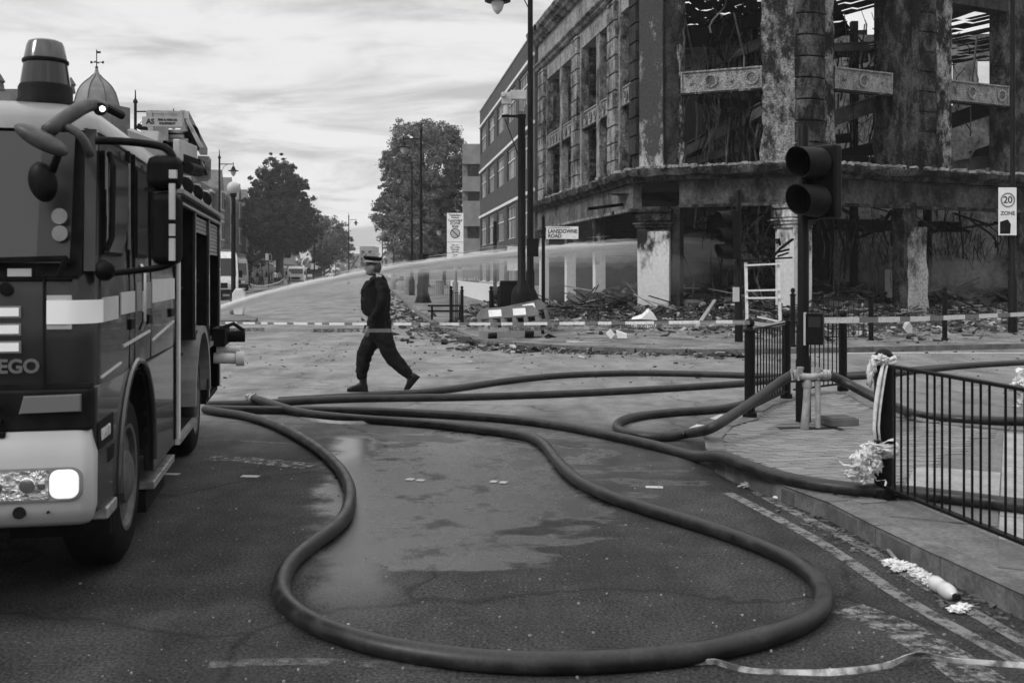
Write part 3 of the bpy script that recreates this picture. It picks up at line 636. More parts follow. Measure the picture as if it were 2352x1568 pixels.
# ------------------------------------------------------------------ rubble on the pavement and inside the shop
def rubble(name, label, n, fn, m, smin, smax, flat=.5, seed=3, cat='rubble'):
    R.seed(seed); b = MB()
    for i in range(n):
        x, y, z = fn(); s = smin*(smax/smin)**(R.random()**2.2)
        b.k = R.randrange(len(m)); l = s*R.uniform(.8, 2.6)
        b.box((x, y, z+s*flat*.2), (l, s*R.uniform(.5, 1.2), s*R.uniform(.15, flat)), rot=Matrix.Rotation(R.uniform(0, 6), 3, 'Z') @ Matrix.Rotation(R.gauss(0, .35), 3, 'X') @ Matrix.Rotation(R.gauss(0, .3), 3, 'Y'))
    return b.build(name, m, label=label, cat=cat, kind='stuff')
RM = [mat('rubble_a', .02, .06, 9, .95, bump=.4), mat('rubble_b', .05, .14, 9, .95, bump=.4), mat('rubble_c', .015, .04, 9, .9), mat('rubble_d', .16, .38, 9, .9)]
def near_front():      # strip between kerb and front, thinning towards the road
    while True:
        if R.random() < .6: u = R.uniform(-6, 6); P = A_near+(C_pt-A_near)*(u/5.15)
        else: u = R.uniform(0, 16); P = C_pt+(B_far-C_pt).normalized()*u
        d = abs(R.gauss(0, 1))*3.4; q = P+Vector((R.gauss(0, .4), -d, 0))
        if q.y > 21.6: return q.x, q.y, .1+max(0, .5-d*.2)*R.random()
RM5 = [RM[0], RM[2], RM[1], RM[0], RM[2], RM[3], RM[1]]
rubble('street_rubble', 'grey rubble and ash strewn over the pavement below the ruin', 22000, near_front, RM5, .02, .17, seed=5)
def inside():
    if R.random() < .45: x, y = R.uniform(-3, 5), R.uniform(.2, 9); P = FC @ Vector((x, y, 0))
    else: x, y = R.uniform(-.5, 15), R.uniform(.2, 8); P = FB @ Vector((x, y, 0))
    h = .35+.75*abs(noise.noise(Vector((P.x*.35, P.y*.35, 1))))+.06*y
    return P.x, P.y, h*R.random()**.35
rubble('shop_rubble', 'heap of charred debris filling the burnt shop floor', 7500, inside, [RM[0], RM[2], RM[2], RM[1]], .05, .5, seed=6)
mnd = MB(); nx, ny = 40, 16; vs = []
for i in range(nx+1):
    for j in range(ny+1):
        x = -4+20*i/nx; y = .4+8.5*j/ny; P = (FC @ Vector((x, y, 0))) if x < 4 else (FB @ Vector((x-4, y+.2, 0)))
        vs.append((P.x, P.y, .12+.75*abs(noise.noise(Vector((P.x*.35, P.y*.35, 1))))+.05*y))
mnd.add(vs, [(i*(ny+1)+j, (i+1)*(ny+1)+j, (i+1)*(ny+1)+j+1, i*(ny+1)+j+1) for i in range(nx) for j in range(ny)])
mnd.build('ash_heap', RM[0], world=False, label='low mound of ash under the charred debris inside the ruin', cat='ash', kind='stuff')
# charred laths and poles lying on the heap
R.seed(9); b = MB()
for i in range(330):
    if R.random() < .5: x, y = R.uniform(-4, 5), R.uniform(-1.6, 5); P = FC @ Vector((x, y, 0))
    else: x, y = R.uniform(-.5, 14), R.uniform(-1.6, 5); P = FB @ Vector((x, y, 0))
    a = R.uniform(0, 6.3); l = R.uniform(.4, 1.9); q = R.uniform(.1, .5)+max(0, y)*.12
    b.k = 0 if R.random() < .7 else 1; b.bar((P.x, P.y, q), (P.x+cos(a)*l, P.y+sin(a)*l*.6, q+R.uniform(-.05, .75)*R.random()), R.uniform(.025, .07), R.uniform(.02, .05))
b.build('charred_laths', [M['char'], mat('lath_pale', .14, .3, 4, .8)], label='tangle of burnt laths and poles on the debris heap', cat='timber', kind='stuff')
# litter scattered over the road in front of it
def onroad():
    x = R.uniform(-7, 13); y = 13+abs(R.gauss(0, 1))*0+R.random()**.6*10
    return x, y, .004
rubble('road_litter', 'small crumbs of debris scattered over the junction', 900, onroad, [RM[0], RM[2], RM[1], RM[2]], .008, .05, seed=8)
def gutter():
    t = R.random(); P = G(955, 710)*(1-t)+G(1110, 788)*t if R.random() < .6 else G(890, 655)*(1-t)+G(955, 716)*t
    return P.x+R.gauss(-.5, .7), P.y+R.gauss(0, .9), .01
rubble('gutter_rubble', 'broken stones piled along the kerb behind the officer', 1500, gutter, RM5, .03, .22, seed=12)
def feet():
    t = R.random(); P = G(1090, 800)*(1-t)+G(1700, 815)*t; return P.x+R.gauss(0, .3), P.y+R.gauss(0, .5), .01
rubble('kerb_rubble', 'dark crumbs and splinters along the near edge of the far pavement', 1500, feet, [RM[0], RM[2], RM[1], RM[2], RM[3]], .015, .14, seed=13)
# single pieces one can point at
def slab_piece(name, label, pts, Y, th, m, cat, rz=0):
    b = MB(); P = [D(x, y, Y) for x, y in pts]; n = Vector((.1, 1, .25)).normalized()*th
    k = len(P); b.add([tuple(p) for p in P]+[tuple(p+n) for p in P], [tuple(range(k)), tuple(range(2*k-1, k-1, -1))]+[(i, (i+1) % k, (i+1) % k+k, i+k) for i in range(k)])
    return b.build(name, m, label=label, cat=cat)
slab_piece('board_piece', 'small white diamond shaped board fragment in the rubble right of the barriers', [(1392, 766), (1402, 756), (1412, 768), (1403, 780)], 23.3, .03, M['white'], 'board')
slab_piece('board_piece', 'pale oblong board fragment beside the diamond shaped one', [(1415, 760), (1440, 768), (1440, 777), (1418, 777)], 23.2, .06, M['white'], 'board')
slab_piece('plaster_slab', 'big white lump of plaster at the foot of the corner pillar', [(1448, 752), (1452, 738), (1475, 730), (1490, 716), (1502, 728), (1512, 744), (1505, 752), (1470, 755)], 27.5, .35, M['white'], 'plaster')
slab_piece('plaster_slab', 'flat broken slab lying on the pavement in front of the charred heap', [(1300, 788), (1400, 792), (1500, 803), (1480, 808), (1330, 800)], 22, .2, M['concrete'], 'slab')
slab_piece('litter_sack', 'small pale sack in the debris before the railings right of the crossing lights', [(2082, 748), (2090, 740), (2096, 752), (2094, 764), (2084, 765), (2078, 758)], 24.5, .2, M['lgrey'], 'sack')
b = MB(); b.bar(G(1600, 752, .3), D(1642, 690, 30.5), .09, .05); b.build('leaning_plank', mat('plank', .2, .32, 4, .8), label='single pale plank leaning out of the debris left of the far signal', cat='plank')
# pale metal frame standing in front of the middle pillar
fr = thing('metal_frame', G(1755, 752), 'bent white metal shelf frame standing left of the middle pillar', 'frame'); YF = 29.5
for a, c in (((1713, 603), (1716, 748)), ((1787, 600), (1792, 738))): MB().bar(D(*a, YF), D(*c, YF), .075).build('upright', M['white'], fr, world=True)
for a, c in (((1710, 610), (1795, 606)), ((1713, 668), (1790, 666)), ((1712, 685), (1792, 684)), ((1740, 728), (1788, 738))): MB().bar(D(*a, YF-.06), D(*c, YF-.06), .08, .05).build('rail', M['white'], fr, world=True)
MB().bar(D(1702, 599, YF-.1), D(1820, 592, YF-.1), .05).build('top_bar', M['char'], fr, world=True)
b = MB(); R.seed(4)
for i in range(26): a = D(R.uniform(1722, 1792), R.uniform(555, 598), YF+.2); b.bar(a, a+Vector((R.uniform(-.5, .5), R.uniform(-.3, .3), R.uniform(-.3, .45))), R.uniform(.03, .16), .05)
b.build('charred_bundle', M['char'], label='black charred bundle caught on top of the white frame', cat='debris', kind='stuff')
# ------------------------------------------------------------------ brick office block beyond the ruin
M['brickd'] = mat('dark_brick', .045, .075, 2.2, .85, bump=.2, fine=.35)
M['band'] = mat('white_band', .60, .75, 2, .6)
M['wframe'] = mat('window_frame_white', .66, .78, 3, .5)
M['pane'] = glass('window_pane', .02, .3); M['pane'].node_tree.nodes['Principled BSDF'].inputs['Specular IOR Level'].default_value = .35
M['panew'] = mat('blind_pane', .10, .26, 1.5, .4, spec=.05); M['paneo'] = mat('office_pane', .012, .05, .8, .5, spec=.08)
def OX(Y): return 1.15-.135*(Y-50.6)
O_far, O_near = Vector((OX(77), 77, 0)), Vector((OX(50.7), 50.7, 0))
FO = frame(O_far, O_near-O_far); OL = (O_near-O_far).length
off = thing('office_building', (4, 64, 0), 'dark brick four storey block with white bands between its window rows beyond the ruin', 'building')
def op(fn, name, m, parent=None, **kw):
    b = MB(); b.M = FO; fn(b); return b.build(name, m, parent or off, world=True, **kw)
op(lambda b: b.ab((0, .22, .1), (OL, 14, 13.6)), 'wall', M['brickd'])
rows = [(.95, 3.0), (3.55, 5.5), (7.0, 8.85), (10.35, 12.2)]
bays = [(.55+i*5.05, .55+i*5.05+3.7) for i in range(5)]
def strip(z0, z1): op(lambda b: b.ab((0, 0, z0), (OL, .22, z1)), 'brick_course', M['brickd'])
zs = [.1]+[z for r in rows for z in r]+[13.6]
for i in range(0, len(zs), 2):
    if i == 0: op(lambda b: b.ab((0, -.05, .1), (OL, .22, .95)), 'plinth', M['lgrey'])
    else: strip(zs[i], zs[i+1])
for r in rows:
    xs = [0]+[v for bb in bays for v in bb]+[OL]
    for i in range(0, len(xs), 2): op(lambda b: b.ab((xs[i], .0, r[0]), (xs[i+1], .22, r[1])), 'brick_pier', M['brickd'])
for z in (5.62, 8.98, 12.34): op(lambda b: b.ab((-.05, -.08, z), (OL, 0, z+.16)), 'white_band', M['band'])
op(lambda b: b.ab((-.05, -.05, 13.6), (OL, .4, 13.68)), 'coping', M['lgrey'])
R.seed(21)
for ri, r in enumerate(rows):
    for x0, x1 in bays:
        w_ = op(lambda b: [b.ab((x0, .10, r[0]), (x1, .18, r[0]+.05)), b.ab((x0, .10, r[1]-.07), (x1, .18, r[1])), b.ab((x0, .10, r[0]+.6*(r[1]-r[0])), (x1, .18, r[0]+.6*(r[1]-r[0])+.06))] +
                [b.ab((x0+(x1-x0-.06)*k/6, .155, r[0]), (x0+(x1-x0-.06)*k/6+.06, .18, r[1])) for k in range(7)], 'window', M['wframe'])
        for k in range(6):
            a, c = x0+(x1-x0)*k/6, x0+(x1-x0)*(k+1)/6
            op(lambda b: b.ab((a+.01, .172, r[0]+.02), (c-.01, .19, r[1]-.02)), 'pane', M['panew'] if (R.random() < (.55 if ri == 0 else .2)) else M['paneo'], w_)
# low white wall, boards and posters at its foot
lw = MB(); lw.M = FO; lw.ab((0, -2.2, .1), (OL+3, -2.0, 1.0)); lw.build('low_wall', M['white'], world=False, label='low white wall in front of the dark brick block', cat='wall')
def board(name, label, x0, y0, x1, y1, Y, m, th=.08, cat='board'):
    b = MB(); b.ab(D(x0, y0, Y), D(x1, y1, Y+th)+Vector((0, th, 0))); return b.build(name, m, label=label, cat=cat)
bb = board('hoarding', 'tall grey hoarding with faint white lettering left of the dark brick block', 1062, 588, 1100, 655, 84, M['grey'])
for i, s in enumerate(('Tottenham', 'Council', 'Police and Local')):
    text_mesh(s, .42, M['white'], 'lettering', bb, Matrix.Translation(D(1081, 603+i*14+(10 if i == 2 else 0), 83.95)) @ Matrix.Rotation(pi/2, 4, 'X'))
bb = board('hoarding', 'wide white board with a round letter mark low beside the office block', 1058, 654, 1103, 672, 72, M['sign'])
text_mesh('G', .42, M['grey'], 'lettering', bb, Matrix.Translation(D(1095, 663, 71.96)) @ Matrix.Rotation(pi/2, 4, 'X'))
board('signboard', 'white tilted board fixed to the office block wall behind the camera pole', 1165, 566, 1196, 622, 54.5, M['white'])
# pale flats behind, with balconies
fl = thing('apartment_block', D(1083, 660, 98), 'pale grey flats with dark recessed balconies behind the large tree', 'building')
YF2 = 98
def rect(b, x0, y0, x1, y1, Y, th): a = D(x0, y0, Y); c = D(x1, y1, Y); b.ab((a.x, Y, a.z), (c.x, Y+th, c.z))
b = MB(); rect(b, 1062, 331, 1125, 668, YF2+.9, 8); b.build('wall', M['concrete'], fl, world=True)
for y0, y1 in ((333, 377), (406, 440), (462, 520), (548, 600), (632, 668)): b = MB(); rect(b, 1062, y0, 1125, y1, YF2, .9); b.build('balcony_front', mat('flats_panel', .17, .24, 1, .8), fl, world=True)
for i, (y0, y1) in enumerate(((377, 406), (440, 462), (520, 548), (600, 632))):
    b = MB(); rect(b, 1063, y0, 1074, y1, YF2+.55, .3); b.build('window', M['panew'], fl, world=True)
    b = MB(); rect(b, 1077, y0, 1100, y1, YF2+.6, .25); b.build('window', M['pane'], fl, world=True)
# ------------------------------------------------------------------ trees
M['leafA'] = mat('leaves_dark', .016, .06, .9, .7, lo=.3, hi=.7); M['leafB'] = mat('leaves_mid', .055, .115, .7, .7, lo=.3, hi=.7); M['leafC'] = mat('leaves_hazed', .07, .20, .5, .7, lo=.3, hi=.7)  # the palest leaves carry distance haze in their colour
M['bark'] = mat('bark', .03, .07, 3, .9, bump=.5)
def tree(label, base, blobs, nclump, leaf, per, m, seed, trunk_r=.3, gap=.0, name='tree', group=None):
    """blobs: ellipsoids (dx, dy, z, rx, ry, rz) that fill the crown; clumps of small leaf faces spread through them"""
    rs = np.random.RandomState(seed); R.seed(seed); t = thing(name, base, label, 'tree', group=group)
    vol = np.array([b[3]*b[4]*b[5] for b in blobs]); pr = vol/vol.sum(); cl = []
    while len(cl) < nclump:
        b = blobs[rs.choice(len(blobs), p=pr)]; v = rs.normal(size=3); v /= np.linalg.norm(v); r = rs.uniform(.25, 1.0)**.42*(1+.2*noise.noise(Vector(v*2.4+seed)))
        cl.append((np.array(b[:3])+v*np.array(b[3:])*r, b))
    V = []
    for c, b in cl:
        cr = .85*leaf**.5*rs.uniform(.7, 1.7)*max(.6, (b[3]/3.2)); n = int(per*rs.uniform(.6, 1.4)); d = rs.normal(size=(n, 3)); d /= np.linalg.norm(d, axis=1)[:, None]
        P = c+d*(cr*rs.uniform(.3, 1.15, size=(n, 1)))*np.array([1.15, 1.15, .8]); P[:, 2] = np.maximum(P[:, 2], 1.9)
        for p in P:
            u = rs.normal(size=3); u /= np.linalg.norm(u); q = np.cross(u, rs.normal(size=3)); q /= np.linalg.norm(q); s = leaf*rs.uniform(.6, 1.3)
            V += [p+u*s, p+q*s*.55, p-u*s*.8, p-q*s*.55]
    V = np.array(V); nq = len(V)//4; me = bpy.data.meshes.new('foliage'); me.vertices.add(len(V)); me.vertices.foreach_set('co', V.ravel())
    me.loops.add(nq*4); me.loops.foreach_set('vertex_index', np.arange(nq*4)); me.polygons.add(nq); me.polygons.foreach_set('loop_start', np.arange(nq)*4); me.polygons.foreach_set('loop_total', np.full(nq, 4)); me.update(); me.materials.append(m)
    o = bpy.data.objects.new('foliage', me); COL.objects.link(o); o.parent = t
    top = max(b[2]+b[5] for b in blobs); tb = MB(); tb.tube([(0, 0, 0), (0, 0, .3), (.05, 0, top*.3), (-.05, .1, top*.6), (0, 0, top*.85)], [trunk_r*1.5, trunk_r*1.1, trunk_r, trunk_r*.6, .05], 9)
    for c, b in [cl[i] for i in rs.choice(len(cl), min(len(cl), 26), replace=False)]:
        z0 = rs.uniform(.22, .62)*top; tb.tube([(0, 0, z0), (c[0]*.45, c[1]*.45, z0+(c[2]-z0)*.6), tuple(c)], [trunk_r*.38, trunk_r*.2, .03], 5, cap=False)
    tb.build('trunk', M['bark'], t, smooth=True); return t
def at(x, Y, z=0): return Vector(((x-1176)/2352*Y, Y, z))
tree('full dark green street tree left of the road beyond the globe lamp', at(642, 118, .1), [(.2, 0, 7.0, 4.2, 3.6, 3.8), (-.1, 0, 10.4, 3.5, 2.8, 3.6), (-2.4, 0, 8.2, 2.4, 2, 2.9), (2.9, .2, 6.4, 2.0, 2, 2.4), (-.2, 0, 12.7, 2.3, 2.0, 2.5), (1.9, 0, 9.6, 1.9, 1.6, 2.6), (-1.9, 0, 10.8, 1.6, 1.5, 2.2)], 1300, .12, 90, M['leafA'], 3, .42)
tree('very large pale hazy tree towering over the road right of the officer', at(972, 104, .1), [(.4, 0, 12.2, 4.3, 4, 4.9), (-.7, 0, 6.6, 4.3, 4, 4.3), (-3.0, 0, 9.0, 1.9, 2, 2.6), (2.2, 0, 7.5, 2.6, 3, 4.5), (-2.2, 0, 12.6, 2.2, 2, 2.6), (2.4, 0, 14, 1.9, 2, 2.2)], 1350, .125, 95, M['leafC'], 5, .55)
tree('hazy wide tree at the far end of the left side of the road', at(752, 165, .1), [(0, 0, 6.6, 3.4, 3, 3.8), (2.4, 0, 5.4, 2.1, 2, 2.8), (-1.8, 0, 8.4, 2.5, 2, 2.9)], 520, .15, 60, M['leafC'], 7, .4)
tree('small round dark tree before the hazy tree on the left', at(744, 142, .1), [(0, 0, 3.8, 1.9, 1.8, 1.5)], 130, .12, 60, M['leafA'], 8, .2)
tree('slim young tree in front of the large pale tree', at(945, 92, .1), [(0, 0, 4.2, 1.7, 1.6, 2.2)], 110, .12, 60, M['leafC'], 9, .12)
tree('low dark tree on the far right of the road under the large tree', at(1020, 118, .1), [(0, 0, 4.2, 3.8, 2.5, 2.9)], 220, .14, 60, M['leafA'], 10, .2)
tree('dark bushy tree behind the awnings on the left', at(575, 126, .1), [(0, 0, 4.4, 2.6, 2, 2.4)], 180, .13, 60, M['leafA'], 13, .2)
hb = MB(); R.seed(31)
for i in range(2600):
    x = R.uniform(-75, 40); Y = R.uniform(236, 250); z = R.random()**1.6*(4+3.5*noise.noise(Vector((x*.09, 1, 1)))+2); u = Vector((R.gauss(0, 1), R.gauss(0, 1), R.gauss(0, 1))).normalized()*.7; v = u.orthogonal().normalized()*.5
    c = Vector((x, Y, z)); hb.add([tuple(c+u), tuple(c+v), tuple(c-u), tuple(c-v)], [(0, 1, 2, 3)])
hb.build('far_woods', M['leafC'], label='hazy line of trees closing the view at the end of the road', cat='woods', kind='stuff')
# ------------------------------------------------------------------ terrace of shops along the left side
def TX(Y): return -25-.155*(Y-74)
M['brickl'] = mat('pale_brick', .10, .17, 1.5, .85, fine=.3); M['slate'] = mat('slate', .05, .09, 2, .6, bump=.3); M['stone_trim'] = mat('stone_trim', .38, .5, 2, .7)
def terrace(label, Y0, Y1, H, gable, m):
    a, b_ = Vector((TX(Y1), Y1, 0)), Vector((TX(Y0), Y0, 0)); F = frame(b_, a-b_); ln = (a-b_).length
    F = frame(a, b_-a); F = F @ Matrix.Identity(4)
    # facade faces the road (+X): local x runs from far to near, local y must point away from the road
    F = frame(b_, a-b_)
    t = thing('terrace_house', (b_+a)/2+Vector((-4, 0, 0)), label, 'building')
    def q(fn, nm, mm, par=None, **kw): c = MB(); c.M = F; fn(c); return c.build(nm, mm, par or t, world=True, **kw)
    q(lambda c: c.ab((0, 0, 0), (ln, 9, H)), 'wall', m)
    q(lambda c: [c.rings([[(x, -.4, H), (x, 4.5, H+3.0), (x, 9.2, H)] for x in (0, ln)])], 'roof', M['slate'])
    q(lambda c: c.ab((0, -.3, H-.25), (ln, 0, H)), 'eaves', M['stone_trim'])
    q(lambda c: c.ab((0, -.5, 3.1), (ln, 0, 3.8)), 'shop_fascia', M['grey'])
    q(lambda c: c.ab((.3, -.05, .5), (ln-.3, 0, 3.0)), 'shop_window', M['pane'])
    n = max(2, int(ln/3.6))
    if gable:
        for k in range(max(1, n//2)):
            x = ln*(k+.5)/max(1, n//2); q(lambda c: c.rings([[(x-1.7, y, 4), (x+1.7, y, 4), (x+1.7, y, H+.3), (x, y, H+2.2), (x-1.7, y, H+.3)] for y in (-.7, 2)]), 'gable_bay', m)
            for z in (4.7, 7.6): q(lambda c: [c.ab((x-1.2, -.8, z), (x-.1, -.7, z+1.9)), c.ab((x+.1, -.8, z), (x+1.2, -.8+.1, z+1.9))], 'window', M['stone_trim']); q(lambda c: [c.ab((x-1.05, -.83, z+.15), (x-.25, -.8, z+1.75)), c.ab((x+.25, -.83, z+.15), (x+1.05, -.8, z+1.75))], 'window_glass', M['pane'])
    else:
        for k in range(n):
            x = ln*(k+.5)/n
            for z in (4.6, 7.4):
                w_ = q(lambda c: c.ab((x-.7, -.08, z-.1), (x+.7, 0, z+1.9)), 'window', M['stone_trim']); q(lambda c: c.ab((x-.55, -.1, z), (x+.55, -.08, z+1.75)), 'pane', M['pane'], w_)
    for k in range(2): q(lambda c: c.ab((ln*(.2+.6*k), 3.6, H+1.5), (ln*(.2+.6*k)+1.2, 4.6, H+4.2)), 'chimney', m)
terrace('tall gabled brick shop building left of the globe lamp', 96, 128, 9.4, True, M['brickl'])
terrace('lower plain terrace behind the striped awnings', 128.5, 150, 7.6, False, M['concrete'])
terrace('hazy far terrace behind the left street tree', 150.5, 185, 8.5, False, M['brickl'])
terrace('furthest hazy terrace at the end of the left pavement', 186, 240, 8.0, False, M['concrete'])
aw = thing('shop_awning', at(603, 136, 0), 'wide dark shop awning with a white valance over the crowd on the left', 'awning')
def AW(x, y, z): return Vector((TX(y)+x, y, z))
MB().add([tuple(AW(0, 128, 3.6)), tuple(AW(0, 152, 3.6)), tuple(AW(3.6, 152, 2.45)), tuple(AW(3.6, 128, 2.45)), tuple(AW(0, 128, 3.5)), tuple(AW(0, 152, 3.5)), tuple(AW(3.5, 152, 2.35)), tuple(AW(3.5, 128, 2.35))], [(0, 1, 2, 3), (4, 5, 6, 7), (0, 3, 7, 4), (1, 2, 6, 5), (3, 2, 6, 7)]).build('canopy', M['slate'], aw, world=True)
MB().bar(AW(3.62, 128, 2.35), AW(3.62, 152, 2.35), .06, .22).build('valance', M['white'], aw, world=True)
# corner building with the domed turret, mostly hidden by the fire engine
cb = thing('corner_building', (-27, 62, 0), 'old corner building whose domed turret shows above the fire engine cab', 'building')
b = MB(); b.prism([(-38, 60), (-22.0, 60), (-24.4, 74), (-38, 74)], 0, 9.6); b.build('wall', M['brickl'], cb, world=True)
b = MB(); b.prism([(-38.2, 59.8), (-21.9, 59.8), (-24.3, 74.2), (-38.2, 74.2)], 9.6, 9.9); b.build('parapet_coping', M['slate'], cb, world=True)
tp = D(222, 240, 58); b = MB(); b.lathe([(1.9, 6), (1.9, 10.9)], 8, (tp.x, 58, 0)); b.build('turret', M['brickl'], cb, world=True)
z_ = lambda y: EYE+(625-y)/2352*58
b = MB(); b.lathe([(1.45, z_(262)), (1.28, z_(246)), (1.20, z_(232)), (1.06, z_(214)), (.86, z_(200)), (.62, z_(190)), (.36, z_(181)), (.2, z_(173)), (.11, z_(165)), (.07, z_(155))], 8, (tp.x, 58, 0)); b.build('dome', M['lgrey'] if 0 else mat('lead_dome', .13, .2, 1.5, .5), cb, world=True)
for k in range(8):
    an = 2*pi*k/8; MB().tube([Vector((tp.x+cos(an)*r, 58+sin(an)*r, z_(y)+.01)) for r, y in ((1.29, 246), (1.21, 232), (1.07, 214), (.87, 200), (.63, 190), (.37, 181), (.2, 173))], .03, 5).build('dome_rib', M['slate'], cb, world=True)
b = MB(); b.lathe([(1.55, z_(264)), (1.75, z_(262)), (1.75, z_(256)), (1.4, z_(250))], 8, (tp.x, 58, 0)); b.build('dome_cornice', M['slate'], cb, world=True)
vn = MB(); vn.tube([(tp.x, 58, z_(158)), (tp.x, 58, z_(115))], .03, 6); vn.bar((tp.x-.3, 58, z_(144)), (tp.x+.36, 58, z_(144)), .04); vn.bar((tp.x, 57.7, z_(144)), (tp.x, 58.3, z_(144)), .04); vn.ball((tp.x, 58, z_(156)), .09, 5)
for dx in (-.3, .36): vn.box((tp.x+dx, 58, z_(144)), (.1, .03, .14))
vn.box((tp.x+.12, 58, z_(121)), (.22, .03, .12)); vn.build('weather_vane', M['black'], cb, world=True)
b = MB(); p = D(14, 205, 66); b.ab((p.x-6, 66, 8), (p.x+.9, 70, p.z)); b.build('parapet', M['brickl'], cb, world=True)
for x, y0, y1 in ((0, 170, 208), (163, 178, 215)): p = D(x, y0, 60); b = MB(); b.lathe([(.28, D(x, y1, 60).z), (.2, p.z-.55), (.3, p.z-.45), (.02, p.z)], 8, (p.x, 60, 0)); b.build('finial', M['slate'], cb, world=True)
# far blocks closing the street
for lab, x0, y0, x1, Y in (('hazy grey office slab at the far end of the road', 795, 583, 848, 260), ('small pale hazy block right of the far office slab', 826, 566, 858, 300), ('low hazy block beside the far end of the road on the right', 850, 598, 905, 210), ('wide hazy block behind the large pale tree', 890, 560, 1075, 190)):
    t = thing('far_building', at((x0+x1)/2, Y, 0), lab, 'building'); b = MB(); p = D(x0, y0, Y); q = D(x1, y0, Y); b.ab((p.x, Y, 0), (q.x, Y+12, p.z)); b.build('wall', M['concrete'], t, world=True)
    n = max(2, int((q.x-p.x)/3))
    for k in range(n):
        for zf in (.45, .72): MB().ab((p.x+(q.x-p.x)*(k+.25)/n, Y-.06, p.z*zf), (p.x+(q.x-p.x)*(k+.75)/n, Y, p.z*zf+1.3)).build('window', M['pane'], t, world=True)
# ------------------------------------------------------------------ street lamps
M['lampglass'] = mat('lamp_glass', .45, .55, 3, .25)
def lantern(b1, b2, p, s=1.0):      # hanging lantern, p at the hook
    x, y, z = p
    b1.lathe([(.03*s, z), (.05*s, z-.08*s), (.12*s, z-.12*s), (.13*s, z-.2*s), (.16*s, z-.24*s), (.2*s, z-.34*s), (.42*s, z-.42*s), (.43*s, z-.45*s), (.22*s, z-.47*s)], 16, (x, y, 0))
    b2.lathe([(.20*s, z-.46*s), (.21*s, z-.56*s), (.15*s, z-.74*s), (.05*s, z-.86*s), (.001, z-.88*s)], 14, (x, y, 0))
def street_lamp(base, H, arm, label, r=.065, lower=None, group='lamp columns along the high street'):
    t = thing('street_lamp', base, label, 'street lamp', group=group)
    b = MB(); b.lathe([(.2, 0), (.2, .9), (.16, 1.0), (.11, 1.1), (.11, 1.5), (r*1.25, 1.6), (r*1.1, 3.2), (r*.9, H), (r*1.6, H+.02), (r*1.4, H+.1), (r*.5, H+.2), (.02, H+.55)], 12); b.build('column', M['black'], t, smooth=True)
    d = Vector((arm, 0, 0)); b = MB(); hz = H-.35
    b.tube([(0, 0, hz), d+Vector((0, 0, hz))], .03, 6); b.tube([(0, 0, hz-.7), d*.35+Vector((0, 0, hz-.12)), d*.6+Vector((0, 0, hz-.02))], .014, 5); b.tube([d+Vector((0, 0, hz+.12)), d+Vector((0, 0, hz-.1))], .025, 6); b.build('arm', M['black'], t)
    b1, b2 = MB(), MB(); lantern(b1, b2, (d.x, 0, hz-.08), .78); b1.build('lantern_hood', M['black'], t, smooth=True); b2.build('lantern_glass', M['lampglass'], t, smooth=True)
    if lower:
        b = MB(); b.tube([(0, 0, lower), (.9*(1 if arm < 0 else -1), 0, lower)], .025, 6); b.build('arm', M['black'], t)
        b1, b2 = MB(), MB(); lantern(b1, b2, (.9*(1 if arm < 0 else -1), 0, lower-.05), .66); b1.build('lantern_hood', M['black'], t, smooth=True); b2.build('lantern_glass', M['lampglass'], t, smooth=True)
    return t
b0 = at(1218, 26, .1)
street_lamp(b0, 9.17, (1143-1218)/2352*26, 'nearest lamp column, its lantern cut by the top of the picture beside the camera pole', r=.07)
street_lamp(at(967, 51, .1), 8.5, (927-967)/2352*51, 'tall lamp column in front of the large tree with a lower lantern on its right', lower=3.95)
street_lamp(at(946, 67, .1), 8.4, (916-946)/2352*67, 'second lamp column in front of the large tree, slightly farther off')
street_lamp(at(311, 43, .1), 8.6, 1.6, 'lamp column rising behind the roof sign of the fire engine')
street_lamp(at(504, 64, .1), 8.6, (536-504)/2352*64, 'lamp column left of the globe lamp with its lantern to the right')
for i, (x, Y, a) in enumerate([(738, 150, .9), (801, 128, .9), (722, 122, 1.0), (771, 215, .9), (878, 150, -.9), (905, 118, -.9)]):
    street_lamp(at(x, Y, .1), 8.4, a, ['slender lamp column before the hazy left tree', 'lone lamp column standing near the middle of the far road', 'lamp column just right of the dark street tree', 'tiny lamp column at the far end on the left', 'small lamp column at the left edge of the large tree', 'lamp column in the foliage of the large tree'][i])
R.seed(2)
gl = thing('globe_lamp', G(536, 722, .12), 'white globe lamp on a black post at the left refuge', 'globe lamp')
b = MB(); b.lathe([(.13, 0), (.13, .7), (.085, .8), (.075, 4.15), (.12, 4.2), (.12, 4.3)], 12); b.build('post', M['black'], gl, smooth=True)
b = MB(); b.ball((0, 0, 4.48), .23, 10); b.build('globe', mat('opal_globe', .4, .48, 2, .2), gl, smooth=True)
rf = MB(); q = [G(x, y) for x, y in ((440, 746), (586, 744), (592, 737), (560, 730), (440, 730))]; rf.prism([(p.x, p.y) for p in q], 0, .12); rf.build('refuge_island', M['kerb'], kind='structure')
kb = thing('keep_left_bollard', G(549, 724, .12), 'translucent white traffic bollard beside the globe lamp', 'bollard')
b = MB(); b.rings([[(x*.17*w_, y*.1, z) for x, y in ((-1, -1), (1, -1), (1, 1), (-1, 1))] for z, w_ in ((0, .9), (.1, 1), (.55, 1.35), (.75, 1.3), (.92, .7))]); b.build('shell', mat('bollard_shell', .5, .6, 4, .35), kb, bevel=.04)
